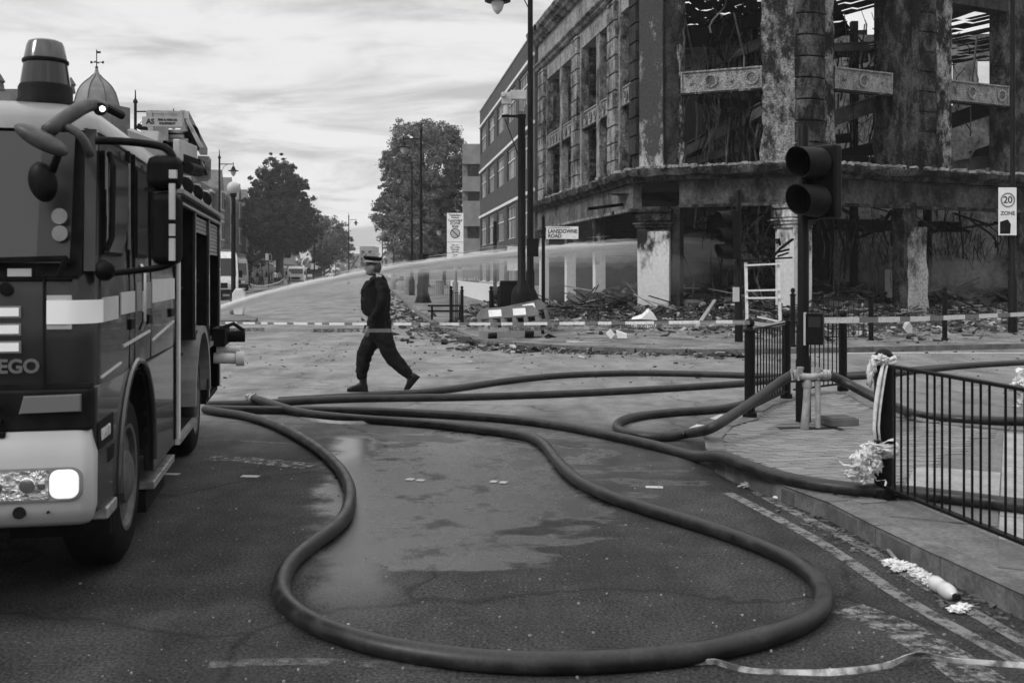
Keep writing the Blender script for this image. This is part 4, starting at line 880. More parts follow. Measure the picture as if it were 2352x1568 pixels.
# ------------------------------------------------------------------ camera pole, signs and small posts near the ruin
cp = thing('camera_pole', at(1198, 25.6, .1), 'thick dark pole with a surveillance camera on top left of the nearest lamp column', 'camera pole')
b = MB(); b.lathe([(.26, 0), (.26, .95), (.22, 1.1), (.10, 1.25), (.095, 5.35), (.11, 5.37), (.11, 5.45)], 14); b.build('pole', M['black'], cp, smooth=True)
b = MB(); b.ab((-.5, -.04, 5.38), (.1, .04, 5.44)); b.bar((-.42, 0, 5.35), (-.05, 0, 4.35), .025); b.build('bracket', M['black'], cp)
b = MB(); b.tube([(-.38, 0, 5.44), (-.38, 0, 5.75)], .08, 10); b.ab((-.5, -.1, 5.7), (-.25, .1, 6.0)); b.ab((-.28, -.09, 5.82), (.12, .09, 6.05)); b.tube([(-.46, -.22, 5.92), (-.46, .1, 5.92)], .06, 8); b.build('camera', M['lgrey'], cp, bevel=.015)
b = MB(); b.ab((-.06, -.16, 5.5), (.06, .0, 5.8)); b.build('lamp_unit', M['grey'], cp)
b = MB(); b.ab((.13, -.18, 1.9), (.42, -.05, 2.35)); b.build('cabinet', M['black'], cp)
cbx = MB(); p = at(1190, 26.3, .1); cbx.box((p.x-.1, p.y, .75), (.75, .5, 1.3)); cbx.build('service_box', M['black'], label='squat black service box at the foot of the camera pole', cat='box', bevel=.04)
lp = thing('street_name_sign', at(1248, 27.5, .1), 'white street name sign LANSDOWNE ROAD on a slim black post', 'sign')
b = MB(); b.lathe([(.05, 0), (.045, 2.95), (.06, 2.97), (.02, 3.05)], 10); b.build('post', M['black'], lp)
F = Matrix.Translation(D(1291.5, 535, 27.42)) @ Matrix.Rotation(pi/2, 4, 'X') ; b = MB(); b.M = F; b.box((0, 0, 0), (.86, .335, .03)); o = b.build('plate', M['sign'], lp, world=True)
text_mesh('LANSDOWNE', .142, M['ink'], 'lettering', lp, F @ Matrix.Translation((-.385, .035, .02)), align='LEFT', bold=.003, sx=.88); text_mesh('ROAD', .142, M['ink'], 'lettering', lp, F @ Matrix.Translation((-.385, -.09, .02)), align='LEFT', bold=.003, sx=.9)
text_mesh('LONDON BOROUGH OF HARINGEY', .036, M['ink'], 'lettering', lp, F @ Matrix.Translation((-.385, .135, .02)), align='LEFT'); text_mesh('N17', .036, M['ink'], 'lettering', lp, F @ Matrix.Translation((.33, -.12, .02)))
for x in (-.3, .3): MB().bar(F @ Vector((-.43, .12*(1 if x < 0 else -1), -.03)), F @ Vector((-.60, .12*(1 if x < 0 else -1), -.03)), .03).build('bracket', M['black'], lp, world=True)
zn = thing('parking_zone_sign', at(1046, 33, .1), 'tall white parking zone sign with a no waiting roundel on a grey post', 'sign')
b = MB(); b.lathe([(.055, 0), (.055, 2.2)], 10); b.ab((-.09, -.03, 0), (.09, .05, 1.2)); b.build('post', M['grey'], zn)
F = Matrix.Translation(D(1045.5, 542, 32.9)) @ Matrix.Rotation(pi/2, 4, 'X'); b = MB(); b.M = F; b.box((0, .0, 0), (.53, 1.46, .03)); b.build('plate', M['sign'], zn, world=True)
for s, sz_, y in (('Tottenham', .085, .66), ('Hotspur', .075, .585), ('Controlled', .10, .495), ('ZONE', .125, .40), ('Mon - Fri', .055, -.30), ('8am - 6.30pm', .055, -.37), ('Match days', .055, -.44), ('Sat & Sun', .055, -.51), ('Pay at', .06, -.61), ('machine', .06, -.67)):
    text_mesh(s, sz_, M['ink'], 'lettering', zn, F @ Matrix.Translation((0, y, .018)), bold=.002)
b = MB(); b.M = F; b.box((0, .30, .018), (.2, .075, .006)); b.build('plate', M['ink'], zn, world=True); text_mesh('EVENT', .055, M['sign'], 'lettering', zn, F @ Matrix.Translation((0, .30, .024)), bold=.002)
b = MB(); b.M = F @ Matrix.Translation((0, .08, .018)); b.lathe([(.001, 0), (.16, 0), (.16, .004), (.001, .004)], 28); b.build('roundel', M['ink'], zn, world=True)
b = MB(); b.M = F @ Matrix.Translation((0, .08, .024)); b.lathe([(.001, 0), (.135, 0), (.135, .004), (.001, .004)], 28); b.build('roundel', M['lgrey'], zn, world=True)
b = MB(); b.M = F @ Matrix.Translation((0, .08, .031)) @ Matrix.Rotation(radians(-45), 4, 'Z'); b.box((0, 0, 0), (.28, .03, .006)); b.build('roundel', M['ink'], zn, world=True)
for y in (-.20, -.545): b = MB(); b.M = F @ Matrix.Translation((0, y, .018)); b.box((0, 0, 0), (.53, .008, .004)); b.build('divider', M['ink'], zn, world=True)
z2 = thing('street_lamp', at(2326, 25.7, .1), 'slim dark lamp column at the right edge carrying the 20 zone sign', 'street lamp')
b = MB(); b.lathe([(.11, 0), (.11, 1.3), (.065, 1.4), (.055, 9)], 12); b.build('column', M['black'], z2, smooth=True)
F = Matrix.Translation(D(2314, 486, 25.55)) @ Matrix.Rotation(radians(3), 4, 'Z') @ Matrix.Rotation(pi/2, 4, 'X'); b = MB(); b.M = F; b.box((0, .0, 0), (.45, 1.19, .03)); sp_ = b.build('speed_sign', M['sign'], z2, world=True)
b = MB(); b.M = F @ Matrix.Translation((0, .28, .018)); b.lathe([(.150, 0), (.185, 0), (.185, .004), (.150, .004), (.150, 0)], 32, cap=False); b.build('sign_ring', M['grey'], sp_, world=True)
text_mesh('20', .24, M['ink'], 'lettering', sp_, F @ Matrix.Translation((0, .28, .018)), bold=.004); text_mesh('ZONE', .135, M['ink'], 'lettering', sp_, F @ Matrix.Translation((0, -.05, .018)), bold=.002)
b = MB(); b.M = F; b.add([(-.2, -.56, .018), (.06, -.56, .018), (.08, -.32, .018), (.0, -.2, .018), (-.2, -.26, .018)], [(0, 1, 2, 3, 4)]); b.build('sign_picture', M['dark'], sp_, world=True)
# far signal: the thin dark pole left of the middle pillar with a three lamp head seen from the side
def signal_head(t, P, n, s, facing, backboard=True, mm=None):
    """P: centre of the head box; facing: angle of the lamps (0 = towards +X)"""
    F = Matrix.Translation(P) @ Matrix.Rotation(facing, 4, 'Z'); h = .34*s*n
    b = MB(); b.M = F; b.ab((-.10*s, -.17*s, -h/2), (.06*s, .17*s, h/2)); b.build('signal_housing', M['black'], t, world=True, bevel=.02*s)
    if backboard: b = MB(); b.M = F; b.ab((.05*s, -.26*s, -h/2-.1*s), (.065*s, .26*s, h/2+.1*s)); b.build('backboard', M['black'], t, world=True)
    for i in range(n):
        z = h/2-.34*s*(i+.5); b = MB(); k = 20; rg = []
        for d, rr, cut in ((.06, .155, 0), (.36, .15, 1)):
            rg.append([(d*s-(0.13*s*(1-cos(a))/2 if cut else 0), sin(a)*rr*s, z+cos(a)*rr*s) for a in [2*pi*j/k for j in range(k)]])
        b.M = F; rg2 = [[(x, y*.95, z+(zz_-z)*.95) for x, y, zz_ in r] for r in rg[::-1]]
        b.rings(rg+rg2, cap=False); b.build('visor', mm or M['black'], t, world=True, smooth=True)
        b = MB(); b.M = F @ Matrix.Translation((.07*s, 0, z)) @ Matrix.Rotation(pi/2, 4, 'Y'); b.lathe([(.001, .03*s), (.08*s, .022*s), (.148*s, 0)], 18); b.build('lens', M['lens'], t, world=True, smooth=True)
M['lens'] = glass('signal_lens', .02, .15)
fs = thing('traffic_signal', G(1697, 785, .1), 'far traffic signal with three dark lamps hanging left of the middle pillar', 'traffic signal')
b = MB(); b.lathe([(.09, 0), (.09, .9), (.06, 1.0), (.055, 3.3)], 12); b.build('pole', M['black'], fs, smooth=True)
YS = fs.location.y; signal_head(fs, D(1680, 540, YS), 3, 1.05, radians(200), False)
b = MB(); b.ab(D(1685, 660, YS-.1), D(1696, 693, YS)); b.build('push_button_box', M['lgrey'], fs, world=True)
for y in (505, 575): MB().bar(D(1680, y, YS), D(1697, y, YS), .04).build('bracket', M['black'], fs, world=True)
# railings and posts with ball finials
def rail_post(p, label, H=1.0, r=.062, group='black railing posts with ball tops'):
    t = thing('railing_post', p, label, 'post', group=group); b = MB()
    b.lathe([(r*1.35, 0), (r*1.35, .05), (r, .06), (r, H*.86), (r*1.3, H*.87), (r*1.3, H*.885), (r*.7, H*.90), (r*.55, H*.92), (r*.9, H*.935), (r*.95, H*.96), (r*.6, H*.99), (.004, H)], 14); b.build('shaft', M['black'], t, smooth=True); return t
def rail_panel(p, q, label, z0=.09, z1=.90, n=12, gaps=None, group='black railing panels', r=.0075):
    p, q = Vector(p), Vector(q); t = thing('railing', p, label, 'railing', group=group); d = q-p; F = Matrix.Identity(4)
    for z, nm in ((z0, 'bottom_rail'), (z1, 'top_rail')): MB().bar(p+Vector((0, 0, z)), q+Vector((0, 0, z)), .045, .018).build(nm, M['black'], t, world=True)
    if z1 > .8: pass
    us = gaps or [(i+.5)/n for i in range(n)]; first = None
    for u in us:
        c = p+d*u
        if first is None: b = MB(); b.tube([c+Vector((0, 0, z0)), c+Vector((0, 0, z1))], r, 6, cap=False); first = b.build('bar', M['black'], t, world=True, smooth='full'); c0 = c
        else: part_copy(first, t, c-c0)
    return t
for i, (x, y, h) in enumerate([(1128, 757, 1.15), (1147, 757, 1.15), (1186, 757, 1.15)]): rail_post(G(x, y, .1), ['leftmost of the three far posts behind the fallen barrier', 'middle of the three far posts behind the fallen barrier', 'right one of the three far posts behind the fallen barrier'][i], h, .055)
rail_panel(G(1147, 757, .1), G(1186, 757, .1), 'narrow railing panel between the far posts behind the fallen barrier', n=8)
rail_panel(G(1128, 757, .1), G(1147, 757, .1), 'shortest railing panel behind the left end of the fallen barrier', n=4)
rail_post(G(1036, 741, .1), 'left post of the small railing under the parking zone sign', 1.1, .05); rail_post(G(1061, 741, .1), 'right post of the small railing under the parking zone sign', 1.1, .05)
rail_panel(G(1036, 741, .1), G(1061, 741, .1), 'small railing under the parking zone sign', n=6)
rail_post(G(1821, 797, .1), 'slim post between the near railing and the middle pillar', 1.2, .05)
rail_post(G(2001, 782, .1), 'faint post in the rubble right of the crossing lights', 1.1, .05)
rail_post(G(2170, 782, .1), 'lone post in front of the rubble near the broken pillar', 1.2, .055)
rail_panel(G(1862, 785, .1), G(2001, 782, .1), 'distant railing panel behind the crossing lights', n=12)
st = thing('sign_post', at(1137, 38, .1), 'dark slim post with a box base before the office block', 'post')
b = MB(); b.lathe([(.16, 0), (.16, .95), (.07, 1.0), (.06, 3.4)], 8); b.build('pole', M['black'], st)
# ------------------------------------------------------------------ railings on the near refuge
def I(x, y): return G(x, y, ZI)
pA, pB, pC, pD = I(1722, 958), I(1806, 915), I(1936, 897), I(2030, 1141)
rail_post(pA, 'near black post at the tip of the refuge left of the standpipe', 1.02, .055)
rail_post(pB, 'black post behind the standpipe where the railing turns', 1.04, .052)
rail_post(pC, 'black post at the right end of the railing behind the crossing signal', 1.02, .052)
rail_post(pD, 'nearest black post wrapped in white tape at the end of the long railing', .99, .062)
rail_panel(pA, pB, 'railing panel left of the crossing signal running away from the viewer', n=13)
pS = I(1845, 968)
rail_panel(pB+(pC-pB)*.14, pC, 'railing panel behind the standpipe right of the crossing signal', n=11)
dv = Vector((.17, -.97, 0)).normalized(); pE = Vector((2.75, 5.15, ZI)); dv = (pE-pD).normalized(); pE = pD+dv*2.3
gp = []
L_ = 2.3; u = .09
k = 0
while u < L_-.05:
    gp.append(u/L_); k += 1; u += .082 if k % 4 else .145
rail_panel(pD+dv*.05, pE, 'long near railing at the right edge of the picture', z0=.07, z1=.88, gaps=gp, r=.0072)
rail_post(pE, 'far right post of the long near railing beyond the picture edge', .99, .062)
# crossing signal on the refuge
ts = thing('traffic_signal', pS, 'big near traffic signal with two dark visored lamps on a black pole', 'traffic signal')
b = MB(); b.lathe([(.075, 0), (.075, .6), (.057, .68), (.055, 2.95), (.04, 2.98)], 16); b.build('pole', M['black'], ts, smooth=True)
YS = pS.y
for i, y in enumerate((377, 462)):
    P = D(1878, y, YS-.12); F = Matrix.Translation(P) @ Matrix.Rotation(radians(218), 4, 'Z')
    k = 28; b = MB(); b.M = F; ro = .158; rg = []
    for d, rr, cut in ((.0, .162, 0), (.10, .158, 0), (.36, .150, 1)):
        rg.append([(d-(.10*(1-cos(a))/2 if cut else 0), sin(a)*rr, cos(a)*rr) for a in [2*pi*j/k for j in range(k)]])
    b.rings(rg+[[(x, y_*.94, z_*.94) for x, y_, z_ in r] for r in rg[::-1]], cap=False); b.build('visor', M['dark'], ts, world=True, smooth=True)
    b = MB(); b.M = F @ Matrix.Rotation(pi/2, 4, 'Y'); b.lathe([(.001, .03), (.08, .022), (.148, 0)], 20); b.build('lens', M['lens'], ts, world=True, smooth=True)
F = Matrix.Translation(D(1884, 419, YS-.10)) @ Matrix.Rotation(radians(218), 4, 'Z')
b = MB(); b.M = F; b.ab((-.13, -.17, -.36), (-.0, .17, .37)); b.build('signal_housing', M['black'], ts, world=True, bevel=.03)
for y in (350, 500): MB().bar(D(1848, y, YS), D(1880, y, YS-.05), .05).build('bracket', M['black'], ts, world=True)
F = Matrix.Translation(D(1866, 755, YS-.10)) @ Matrix.Rotation(radians(-22), 4, 'Z')
b = MB(); b.M = F; b.ab((-.055, -.09, -.155), (.11, .05, .155)); pb = b.build('push_button_box', M['black'], ts, world=True, bevel=.01)
b = MB(); b.M = F; b.ab((-.075, -.10, -.16), (-.056, .06, .16)); b.build('side_plate', M['lgrey'], pb, world=True)
b = MB(); b.M = F; b.ab((-.03, -.094, .02), (.085, -.09, .12)); b.build('display', M['pane'], pb, world=True)
# hydrant standpipe in its open pit
sp0 = I(1864, 984); pit = MB(); pit.prism([(sp0.x+sx*.30, sp0.y+sy*.14) for sx, sy in ((-1, -1), (1, -1), (1, 1), (-1, 1))], ZI-.018, ZI-.006); pit.build('hydrant_pit', mat('pit_dark', .004), label='dark open hydrant pit at the foot of the standpipe', cat='pit')
lid = MB(); c = I(1925, 975); lid.box((c.x, c.y, ZI+.035), (.30, .26, .07), rz=.25); lid.box((c.x, c.y, ZI+.075), (.26, .22, .012), rz=.25); lid.build('hydrant_cover', M['beam2'], label='square iron hydrant cover lifted onto the paving right of the pit', cat='cover', bevel=.006)
sg = thing('standpipe', (sp0.x, sp0.y, ZI), 'pale metal hydrant standpipe with two risers and a cross head', 'standpipe'); Ys = sp0.y
M['brass'] = mat('dull_alloy', .22, .42, 9, .45, metal=.35, bump=.15)
def sv(x, y, dy=0): return D(x, y, Ys+dy)
b = MB(); b.tube([sv(1848, 985), sv(1852, 930), sv(1855, 872)], [.042, .036, .034], 14); b.build('riser', M['brass'], sg, world=True, smooth=True)
b = MB(); b.tube([sv(1879, 982), sv(1879, 930), sv(1878, 875)], [.026, .025, .028], 12); b.build('riser', M['brass'], sg, world=True, smooth=True)
b = MB(); b.tube([sv(1822, 860), sv(1826, 860), sv(1827, 861), sv(1850, 866), sv(1866, 866), sv(1880, 862), sv(1897, 862)], [.044, .044, .034, .036, .036, .036, .042], 14); b.build('head', M['brass'], sg, world=True, smooth=True)
for x, y0, y1, r in ((1838, 866, 846, .028), (1879, 872, 845, .03), (1838, 848, 843, .034)): b = MB(); b.tube([sv(x, y0), sv(x, y1)], r, 12); b.build('valve_cap', M['brass'], sg, world=True, smooth=True)
for x, r in ((1824, .052), (1893, .052), (1902, .048), (1857, .046)):
    b = MB(); y = 861 if x != 1857 else 884
    b.tube([sv(x-4, y), sv(x+4, y)] if x != 1857 else [sv(x-3, y+5), sv(x-3, y-5)], r, 14); b.build('coupling', M['brass'], sg, world=True, smooth=True)
for x in (1817, 1831): b = MB(); b.bar(sv(x, 848, -.05), sv(x+3, 874, -.05), .018); b.build('lug', M['brass'], sg, world=True)
# ------------------------------------------------------------------ fire hoses
M['hose'] = mat('hose_rubber', .008, .034, 7, .45, bump=.15, rvar=.14, fine=.35, spec=.4, lo=.42, hi=.75, det=8)
HR = .046
def hose_point(x, y, lift=0):
    p = G(x, y, HR)
    if in_isle(p.x, p.y) or in_isle(p.x, p.y+.1): p = G(x, y, HR+ZI)
    return p+Vector((0, 0, lift))
def hose(label, pts, r=HR, extra=None, group='thick black fire hoses'):
    P = [hose_point(*p) if len(p) < 4 else Vector(p[:3]) for p in pts]; sp = spline(P, .05)
    for _ in range(6): sp = [sp[0]]+[(sp[i-1]+sp[i]*2+sp[i+1])/4 for i in range(1, len(sp)-1)]+[sp[-1]]
    sp = [p+Vector((0, 0, .0)) for p in sp]
    b = MB(); b.tube(sp, [r*(1+.02*noise.noise(p*3)) for p in sp], 16); t = thing('fire_hose', (sp[0].x, sp[0].y, 0), label, 'hose', group=group)
    b.build('hose_tube', M['hose'], t, world=True, smooth='full'); return t, sp
big, sp1 = hose('hose that sweeps in one great loop through the foreground and back to a coupling', [(470, 940), (500, 946), (560, 955), (620, 972), (680, 1000), (735, 1035), (778, 1075), (799, 1110), (804, 1148), (792, 1187), (762, 1218), (712, 1254), (668, 1294), (645, 1338), (652, 1378), (694, 1418), (770, 1453), (880, 1485), (1010, 1507), (1150, 1520), (1300, 1523), (1430, 1517), (1560, 1505), (1680, 1483), (1790, 1453), (1862, 1422), (1893, 1388), (1888, 1348), (1855, 1310), (1795, 1275), (1700, 1236), (1600, 1203), (1500, 1173), (1400, 1140), (1330, 1105), (1285, 1065), (1262, 1035), (1238, 1012), (1190, 998), (1100, 986), (1000, 975), (900, 967), (800, 960), (700, 949), (640, 939, .03), (600, 931, .06), (580, 927, .06)])
cpv = sp1[-1]; dd = (sp1[-1]-sp1[-4]).normalized(); b = MB(); b.tube([cpv-dd*.04, cpv+dd*.09, cpv+dd*.11], [.056, .056, .05], 14); b.tube([cpv+dd*.02, cpv+dd*.045], .064, 14)
for k in range(3): a = 2*pi*k/3+.4; b.bar(cpv+dd*.05, cpv+dd*.05+Vector((-dd.y*cos(a), dd.x*cos(a), sin(a)))*.085, .022)
b.build('coupling', M['brass'], big, world=True)
hose('topmost hose running straight from the fire engine to the railing', [(470, 930), (540, 928), (600, 927), (700, 920), (800, 916), (900, 914), (1000, 913), (1100, 911), (1200, 908), (1350, 902), (1500, 894), (1600, 888), (1700, 881), (1790, 872), (1900, 868), (2010, 862), (2120, 850), (2250, 838), (2500, 826)])
hose('hose curving behind the officer to the far side of the railing', [(640, 920), (760, 913), (870, 907), (960, 902), (1040, 893), (1100, 884), (1180, 873), (1280, 863), (1400, 858), (1500, 857), (1600, 859), (1700, 862), (1830, 865), (1940, 862), (2040, 854), (2200, 841), (2352, 832), (2500, 825)])
hose('hose lying along the middle of the road and over the refuge kerb', [(470, 939), (560, 941), (640, 942), (700, 942), (800, 943), (900, 946), (1000, 951), (1100, 957), (1200, 966), (1300, 980), (1400, 1000), (1500, 1022), (1590, 1046), (1660, 1064, .05), (1720, 1081, .03), (1800, 1098), (1900, 1116), (1980, 1124), (2060, 1128), (2140, 1136), (2240, 1148), (2352, 1162), (2500, 1180)])
hd = sv(1820, 860); h2 = sv(1905, 862)
t, s_ = hose('hose looping on the road and rising to the left of the standpipe', [(1800, 893), (1760, 908), (1712, 927), (1680, 935), (1640, 941), (1560, 946), (1480, 954), (1434, 964), (1416, 977), (1428, 991), (1470, 1001), (1530, 1004), (1580, 1000, .02), tuple(D(1630, 985, 8.95))+(0,), tuple(D(1680, 955, 9.15))+(0,), tuple(D(1740, 915, 9.5))+(0,), tuple(D(1790, 878, 9.8))+(0,), tuple(hd)+(0,)])
hose('hose dropping from the right of the standpipe behind the long railing', [tuple(h2)+(0,), tuple(D(1930, 872, 9.9))+(0,), tuple(D(1962, 889, 9.8))+(0,), tuple(D(2005, 911, 9.6))+(0,), tuple(D(2050, 933, 9.6))+(0,), (2110, 953), (2190, 962), (2280, 966), (2352, 967), (2500, 970)])
# ------------------------------------------------------------------ cordon tapes
M['tape'] = mat('white_tape', .50, .72, 30, .5); M['tapeb'] = mat('tape_block', .12, .16, 8, .5)
def ribbon(name, label, pts, w, m, th=.0015, twist=0, alpha=1, up=Vector((0, 0, 1)), step=.1, stripes=None, sag=0, group=None, cat='tape'):
    sp = spline(pts, step) if len(pts) > 2 else [Vector(pts[0]).lerp(Vector(pts[1]), i/60)-Vector((0, 0, sag*4*(i/60)*(1-i/60))) for i in range(61)]
    t = thing(name, sp[0], label, cat, group=group); b = MB(); acc = 0; rings = []
    for i, p in enumerate(sp):
        d = (sp[min(i+1, len(sp)-1)]-sp[max(0, i-1)]).normalized(); a = twist*noise.noise(p*1.7)*3; u = (up-d*up.dot(d)).normalized(); v = d.cross(u); u2 = (u*cos(a)+v*sin(a))*w/2; n = d.cross(u2).normalized()*th
        rings.append((p, u2, n))
    vs = []; fs = []; mi = []
    for p, u2, n in rings: vs += [p+u2+n, p-u2+n, p-u2-n, p+u2-n]
    acc = 0
    for i in range(len(rings)-1):
        for k in range(4): fs.append((4*i+k, 4*i+(k+1) % 4, 4*i+4+(k+1) % 4, 4*i+4+k))
        acc += (rings[i+1][0]-rings[i][0]).length; mi += [1 if stripes and (acc % stripes) > stripes*.62 else 0]*4
    b.add(vs, fs); b.mi = mi; b.build('tape_band', [m, M['tapeb']] if stripes else m, t, world=True); return t, rings
tA = Vector((-6.2, 19.6, .66)); tP = D(1722, 739, pA.y)
ribbon('cordon_tape', 'striped cordon tape stretched behind the officer from the fire engine to the refuge post', [tA, tP], .036, M['tape'], stripes=.55, sag=.03)
tC = Vector((-3.35, 11.4, .98)); lt, rg = ribbon('cordon_tape', 'printed cordon tape crossing in front of the officer', [tC, D(1722, 741, pA.y-.06)], .042, glass('thin_tape', .5, .4, .2), sag=.04)
ln = (D(1722, 741, pA.y-.06)-tC); F0 = frame(tC, -ln)
for k in range(5):
    f = .06+k*.185; c = tC+ln*f-Vector((0, 0, .04*4*f*(1-f)))
    text_mesh('DO NOT CROSS - HAZARD ZONE -', .050, M['ink'], 'lettering', lt, frame(c+Vector((0, -.004, 0)), ln) @ Matrix.Rotation(pi/2, 4, 'X') @ Matrix.Diagonal((-1, 1, 1, 1)), depth=.0005, bold=.0015, sx=.68)
ribbon('cordon_tape', 'cordon tape running right from the crossing signal across the ruin front', [D(1885, 736, 10.3), D(2000, 735, 11), D(2150, 731, 13), D(2352, 722, 15.5), D(2500, 718, 17)], .06, M['tape'], stripes=1.3)
ribbon('cordon_tape', 'thin second tape sagging between the refuge posts', [D(1724, 742, pA.y), D(1770, 747, 11.4), D(1806, 741, pB.y)], .045, M['tape'])
ribbon('tape_ribbon', 'loose pale tape lying across the foreground tarmac', [G(1595, 1528)+Vector((0, 0, .006)), G(1640, 1530)+Vector((0, 0, .02)), G(1720, 1545)+Vector((0, 0, .008)), G(1830, 1549)+Vector((0, 0, .006)), G(1930, 1549)+Vector((0, 0, .012)), G(2030, 1536)+Vector((0, 0, .01)), G(2085, 1524)+Vector((0, 0, .03)), G(2120, 1518)+Vector((0, 0, .03)), G(2200, 1524)+Vector((0, 0, .01)), G(2352, 1533)+Vector((0, 0, .008)), G(2500, 1545)+Vector((0, 0, .008))], .028, mat('ribbon_patchy', .55, .10, 9, .6, lo=.42, hi=.6), twist=1.2, up=Vector((.1, .4, 1)), step=.03)
ribbon('tape_ribbon', 'thin pale tape lying on the wet tarmac under the middle hoses', [G(690, 965)+Vector((0, 0, .01)), G(740, 970)+Vector((0, 0, .01)), G(800, 974)+Vector((0, 0, .01)), G(880, 974)+Vector((0, 0, .01))], .05, M['lgrey'], twist=.8, up=Vector((0, .3, 1)))
def wad(b, c, r, sd, sc=(1, 1, 1)):
    n = 16; c = Vector(c); b0 = MB(); b0.ball((0, 0, 0), 1, n); o = []
    for v in b0.v:
        v = Vector(v); q = v*1.7+Vector((sd*3.1, sd, 0)); d = 1-abs(noise.noise(q))*1.3+.55*noise.noise(q*2.3)+.30*noise.noise(q*5); o.append(tuple(c+Vector((v.x*sc[0], v.y*sc[1], v.z*sc[2]))*r*max(.25, d)))
    b.add(o, b0.f)
# crumpled tape wound round the nearest post
def crumple(b, c, sc, n, sd, th=.02):
    R.seed(sd); th *= .42
    for i in range(int(n*2.0)):
        p = Vector(c)+Vector((R.gauss(0, sc[0]), R.gauss(0, sc[1]), R.gauss(0, sc[2]))); pts = [p]
        for k in range(4): pts.append(pts[-1]+Vector((R.uniform(-1, 1)*sc[0], R.uniform(-1, 1)*sc[1], R.uniform(-1, 1)*sc[2]))*1.1)
        sp = spline(pts, .02); u = Vector((R.gauss(0, 1), R.gauss(0, 1), R.gauss(0, 1))).normalized(); vs = []
        for j, q in enumerate(sp):
            d = (sp[min(j+1, len(sp)-1)]-sp[max(0, j-1)]).normalized(); w_ = d.cross(u).normalized()*th*(1+.5*sin(j*.9)); u = (u+Vector((R.gauss(0, .25), R.gauss(0, .25), R.gauss(0, .25)))).normalized(); vs += [q+w_, q-w_]
        b.add(vs, [(2*j, 2*j+1, 2*j+3, 2*j+2) for j in range(len(sp)-1)])
YP = pD.y; tw = thing('crumpled_tape', (pD.x, pD.y-.07, pD.z), 'crumpled white tape tied and hanging round the nearest post', 'tape')
def pv(x, y, dy=-.09): return D(x, y, YP+dy)
R.seed(77)
b = MB()
for off, w0 in ((0, 11), (9, 8)):
    rings = []
    for y, x, w_ in ((838, 2030, .5), (870, 2024, 1), (910, 2018, 1.1), (950, 2013, .9), (985, 2011, .7), (1010, 2014, .6)):
        a = pv(x-w_*w0/2+off-3, y); c = pv(x+w_*w0/2+off-3, y, -.075); mid_ = (a+c)/2+Vector((0, -.03, 0)); back = (a+c)/2+Vector((0, .01, 0)); rings.append([a, mid_, c, back])
    b.rings(rings)
b.build('hanging_strip', M['tape'], tw, world=True, smooth='full')
b = MB()
for z, am in ((1018, .006), (1026, .01), (1034, .012)):
    pts = [Vector((pD.x+cos(a)*(.075+R.uniform(0, am)), pD.y+sin(a)*(.075+R.uniform(0, am)), pv(0, z, 0).z+R.uniform(-am, am)-.03*sin(a*.5))) for a in [2*pi*k/14 for k in range(15)]]; b.tube(pts, [R.uniform(.012, .022) for _ in pts], 6)
for z in (822, 832):
    pts = [Vector((pD.x+cos(a)*.07, pD.y+sin(a)*.07, pv(0, z, 0).z+R.uniform(-.01, .01))) for a in [2*pi*k/14 for k in range(15)]]; b.tube(pts, [R.uniform(.01, .018) for _ in pts], 6)
b.build('wound_tape', M['tape'], tw, world=True, smooth='full', kind='stuff')
b = MB()
for i, (x, y, r, sc) in enumerate(((1998, 1048, .062, (1, .6, .8)), (1975, 1062, .06, (.8, .6, 1.1)), (1990, 1083, .058, (.9, .6, .8)), (2012, 1066, .05, (.8, .5, 1.2)), (1960, 1088, .048, (1.2, .6, .7)), (2022, 1030, .06, (1.4, .5, .45)), (2045, 1040, .045, (1.3, .5, .5)), (1998, 862, .036, (.6, .5, 2.2)), (2006, 842, .032, (.7, .5, 1.4)), (2022, 826, .040, (1.1, .8, .9)), (1984, 1105, .03, (1, .6, .6)))): wad(b, pv(x, y), r*1.15, i+1, sc)
crumple(b, pv(1985, 1070), (.05, .02, .04), 8, 1); crumple(b, pv(2015, 1035), (.05, .02, .02), 5, 3)
b.build('crumpled_end', M['tape'], tw, world=True, smooth='full', kind='stuff')
b = MB(); [wad(b, D(x, y, 5.6), r, i+30, (1.1, .6, .8)) for i, (x, y, r) in enumerate(((2345, 880, .05), (2328, 890, .03), (2350, 900, .04)))]; crumple(b, D(2345, 885, 5.6), (.05, .03, .03), 4, 6); b.build('crumpled_tape', M['tape'], kind='stuff', label='scrap of white tape tied to the long railing at the right edge', cat='tape')
# ------------------------------------------------------------------ litter in the gutter
lb = thing('plastic_bottle', G(2150, 1345), 'crushed pale plastic bottle lying in the gutter on the right', 'bottle')
F = frame(G(2168, 1352, .045), G(2225, 1385, .045)-G(2150, 1335, .045))
b = MB(); b.M = F @ Matrix.Rotation(pi/2, 4, 'Y'); b.lathe([(.001, -.11), (.034, -.11), (.040, -.09), (.038, -.04), (.030, -.02), (.040, .01), (.039, .06), (.028, .09), (.014, .105), (.014, .13)], 14); b.build('shell', mat('cloudy_plastic', .45, .6, 9, .25), lb, world=True, smooth=True)
b = MB(); b.M = F @ Matrix.Rotation(pi/2, 4, 'Y'); b.lathe([(.017, .12), (.017, .145), (.001, .146)], 12); b.build('cap', M['dark'], lb, world=True)
b = MB(); [wad(b, G(x, y, .02), r, i+50, (1.3, 1.0, .5)) for i, (x, y, r) in enumerate(((2052, 1292, .045), (2070, 1297, .045), (2090, 1303, .045), (2108, 1314, .045), (2124, 1325, .045), (2138, 1336, .04), (2062, 1306, .03)))]; b.build('paper_litter', M['tape'], label='torn strip of pale paper in the gutter left of the bottle', cat='litter')
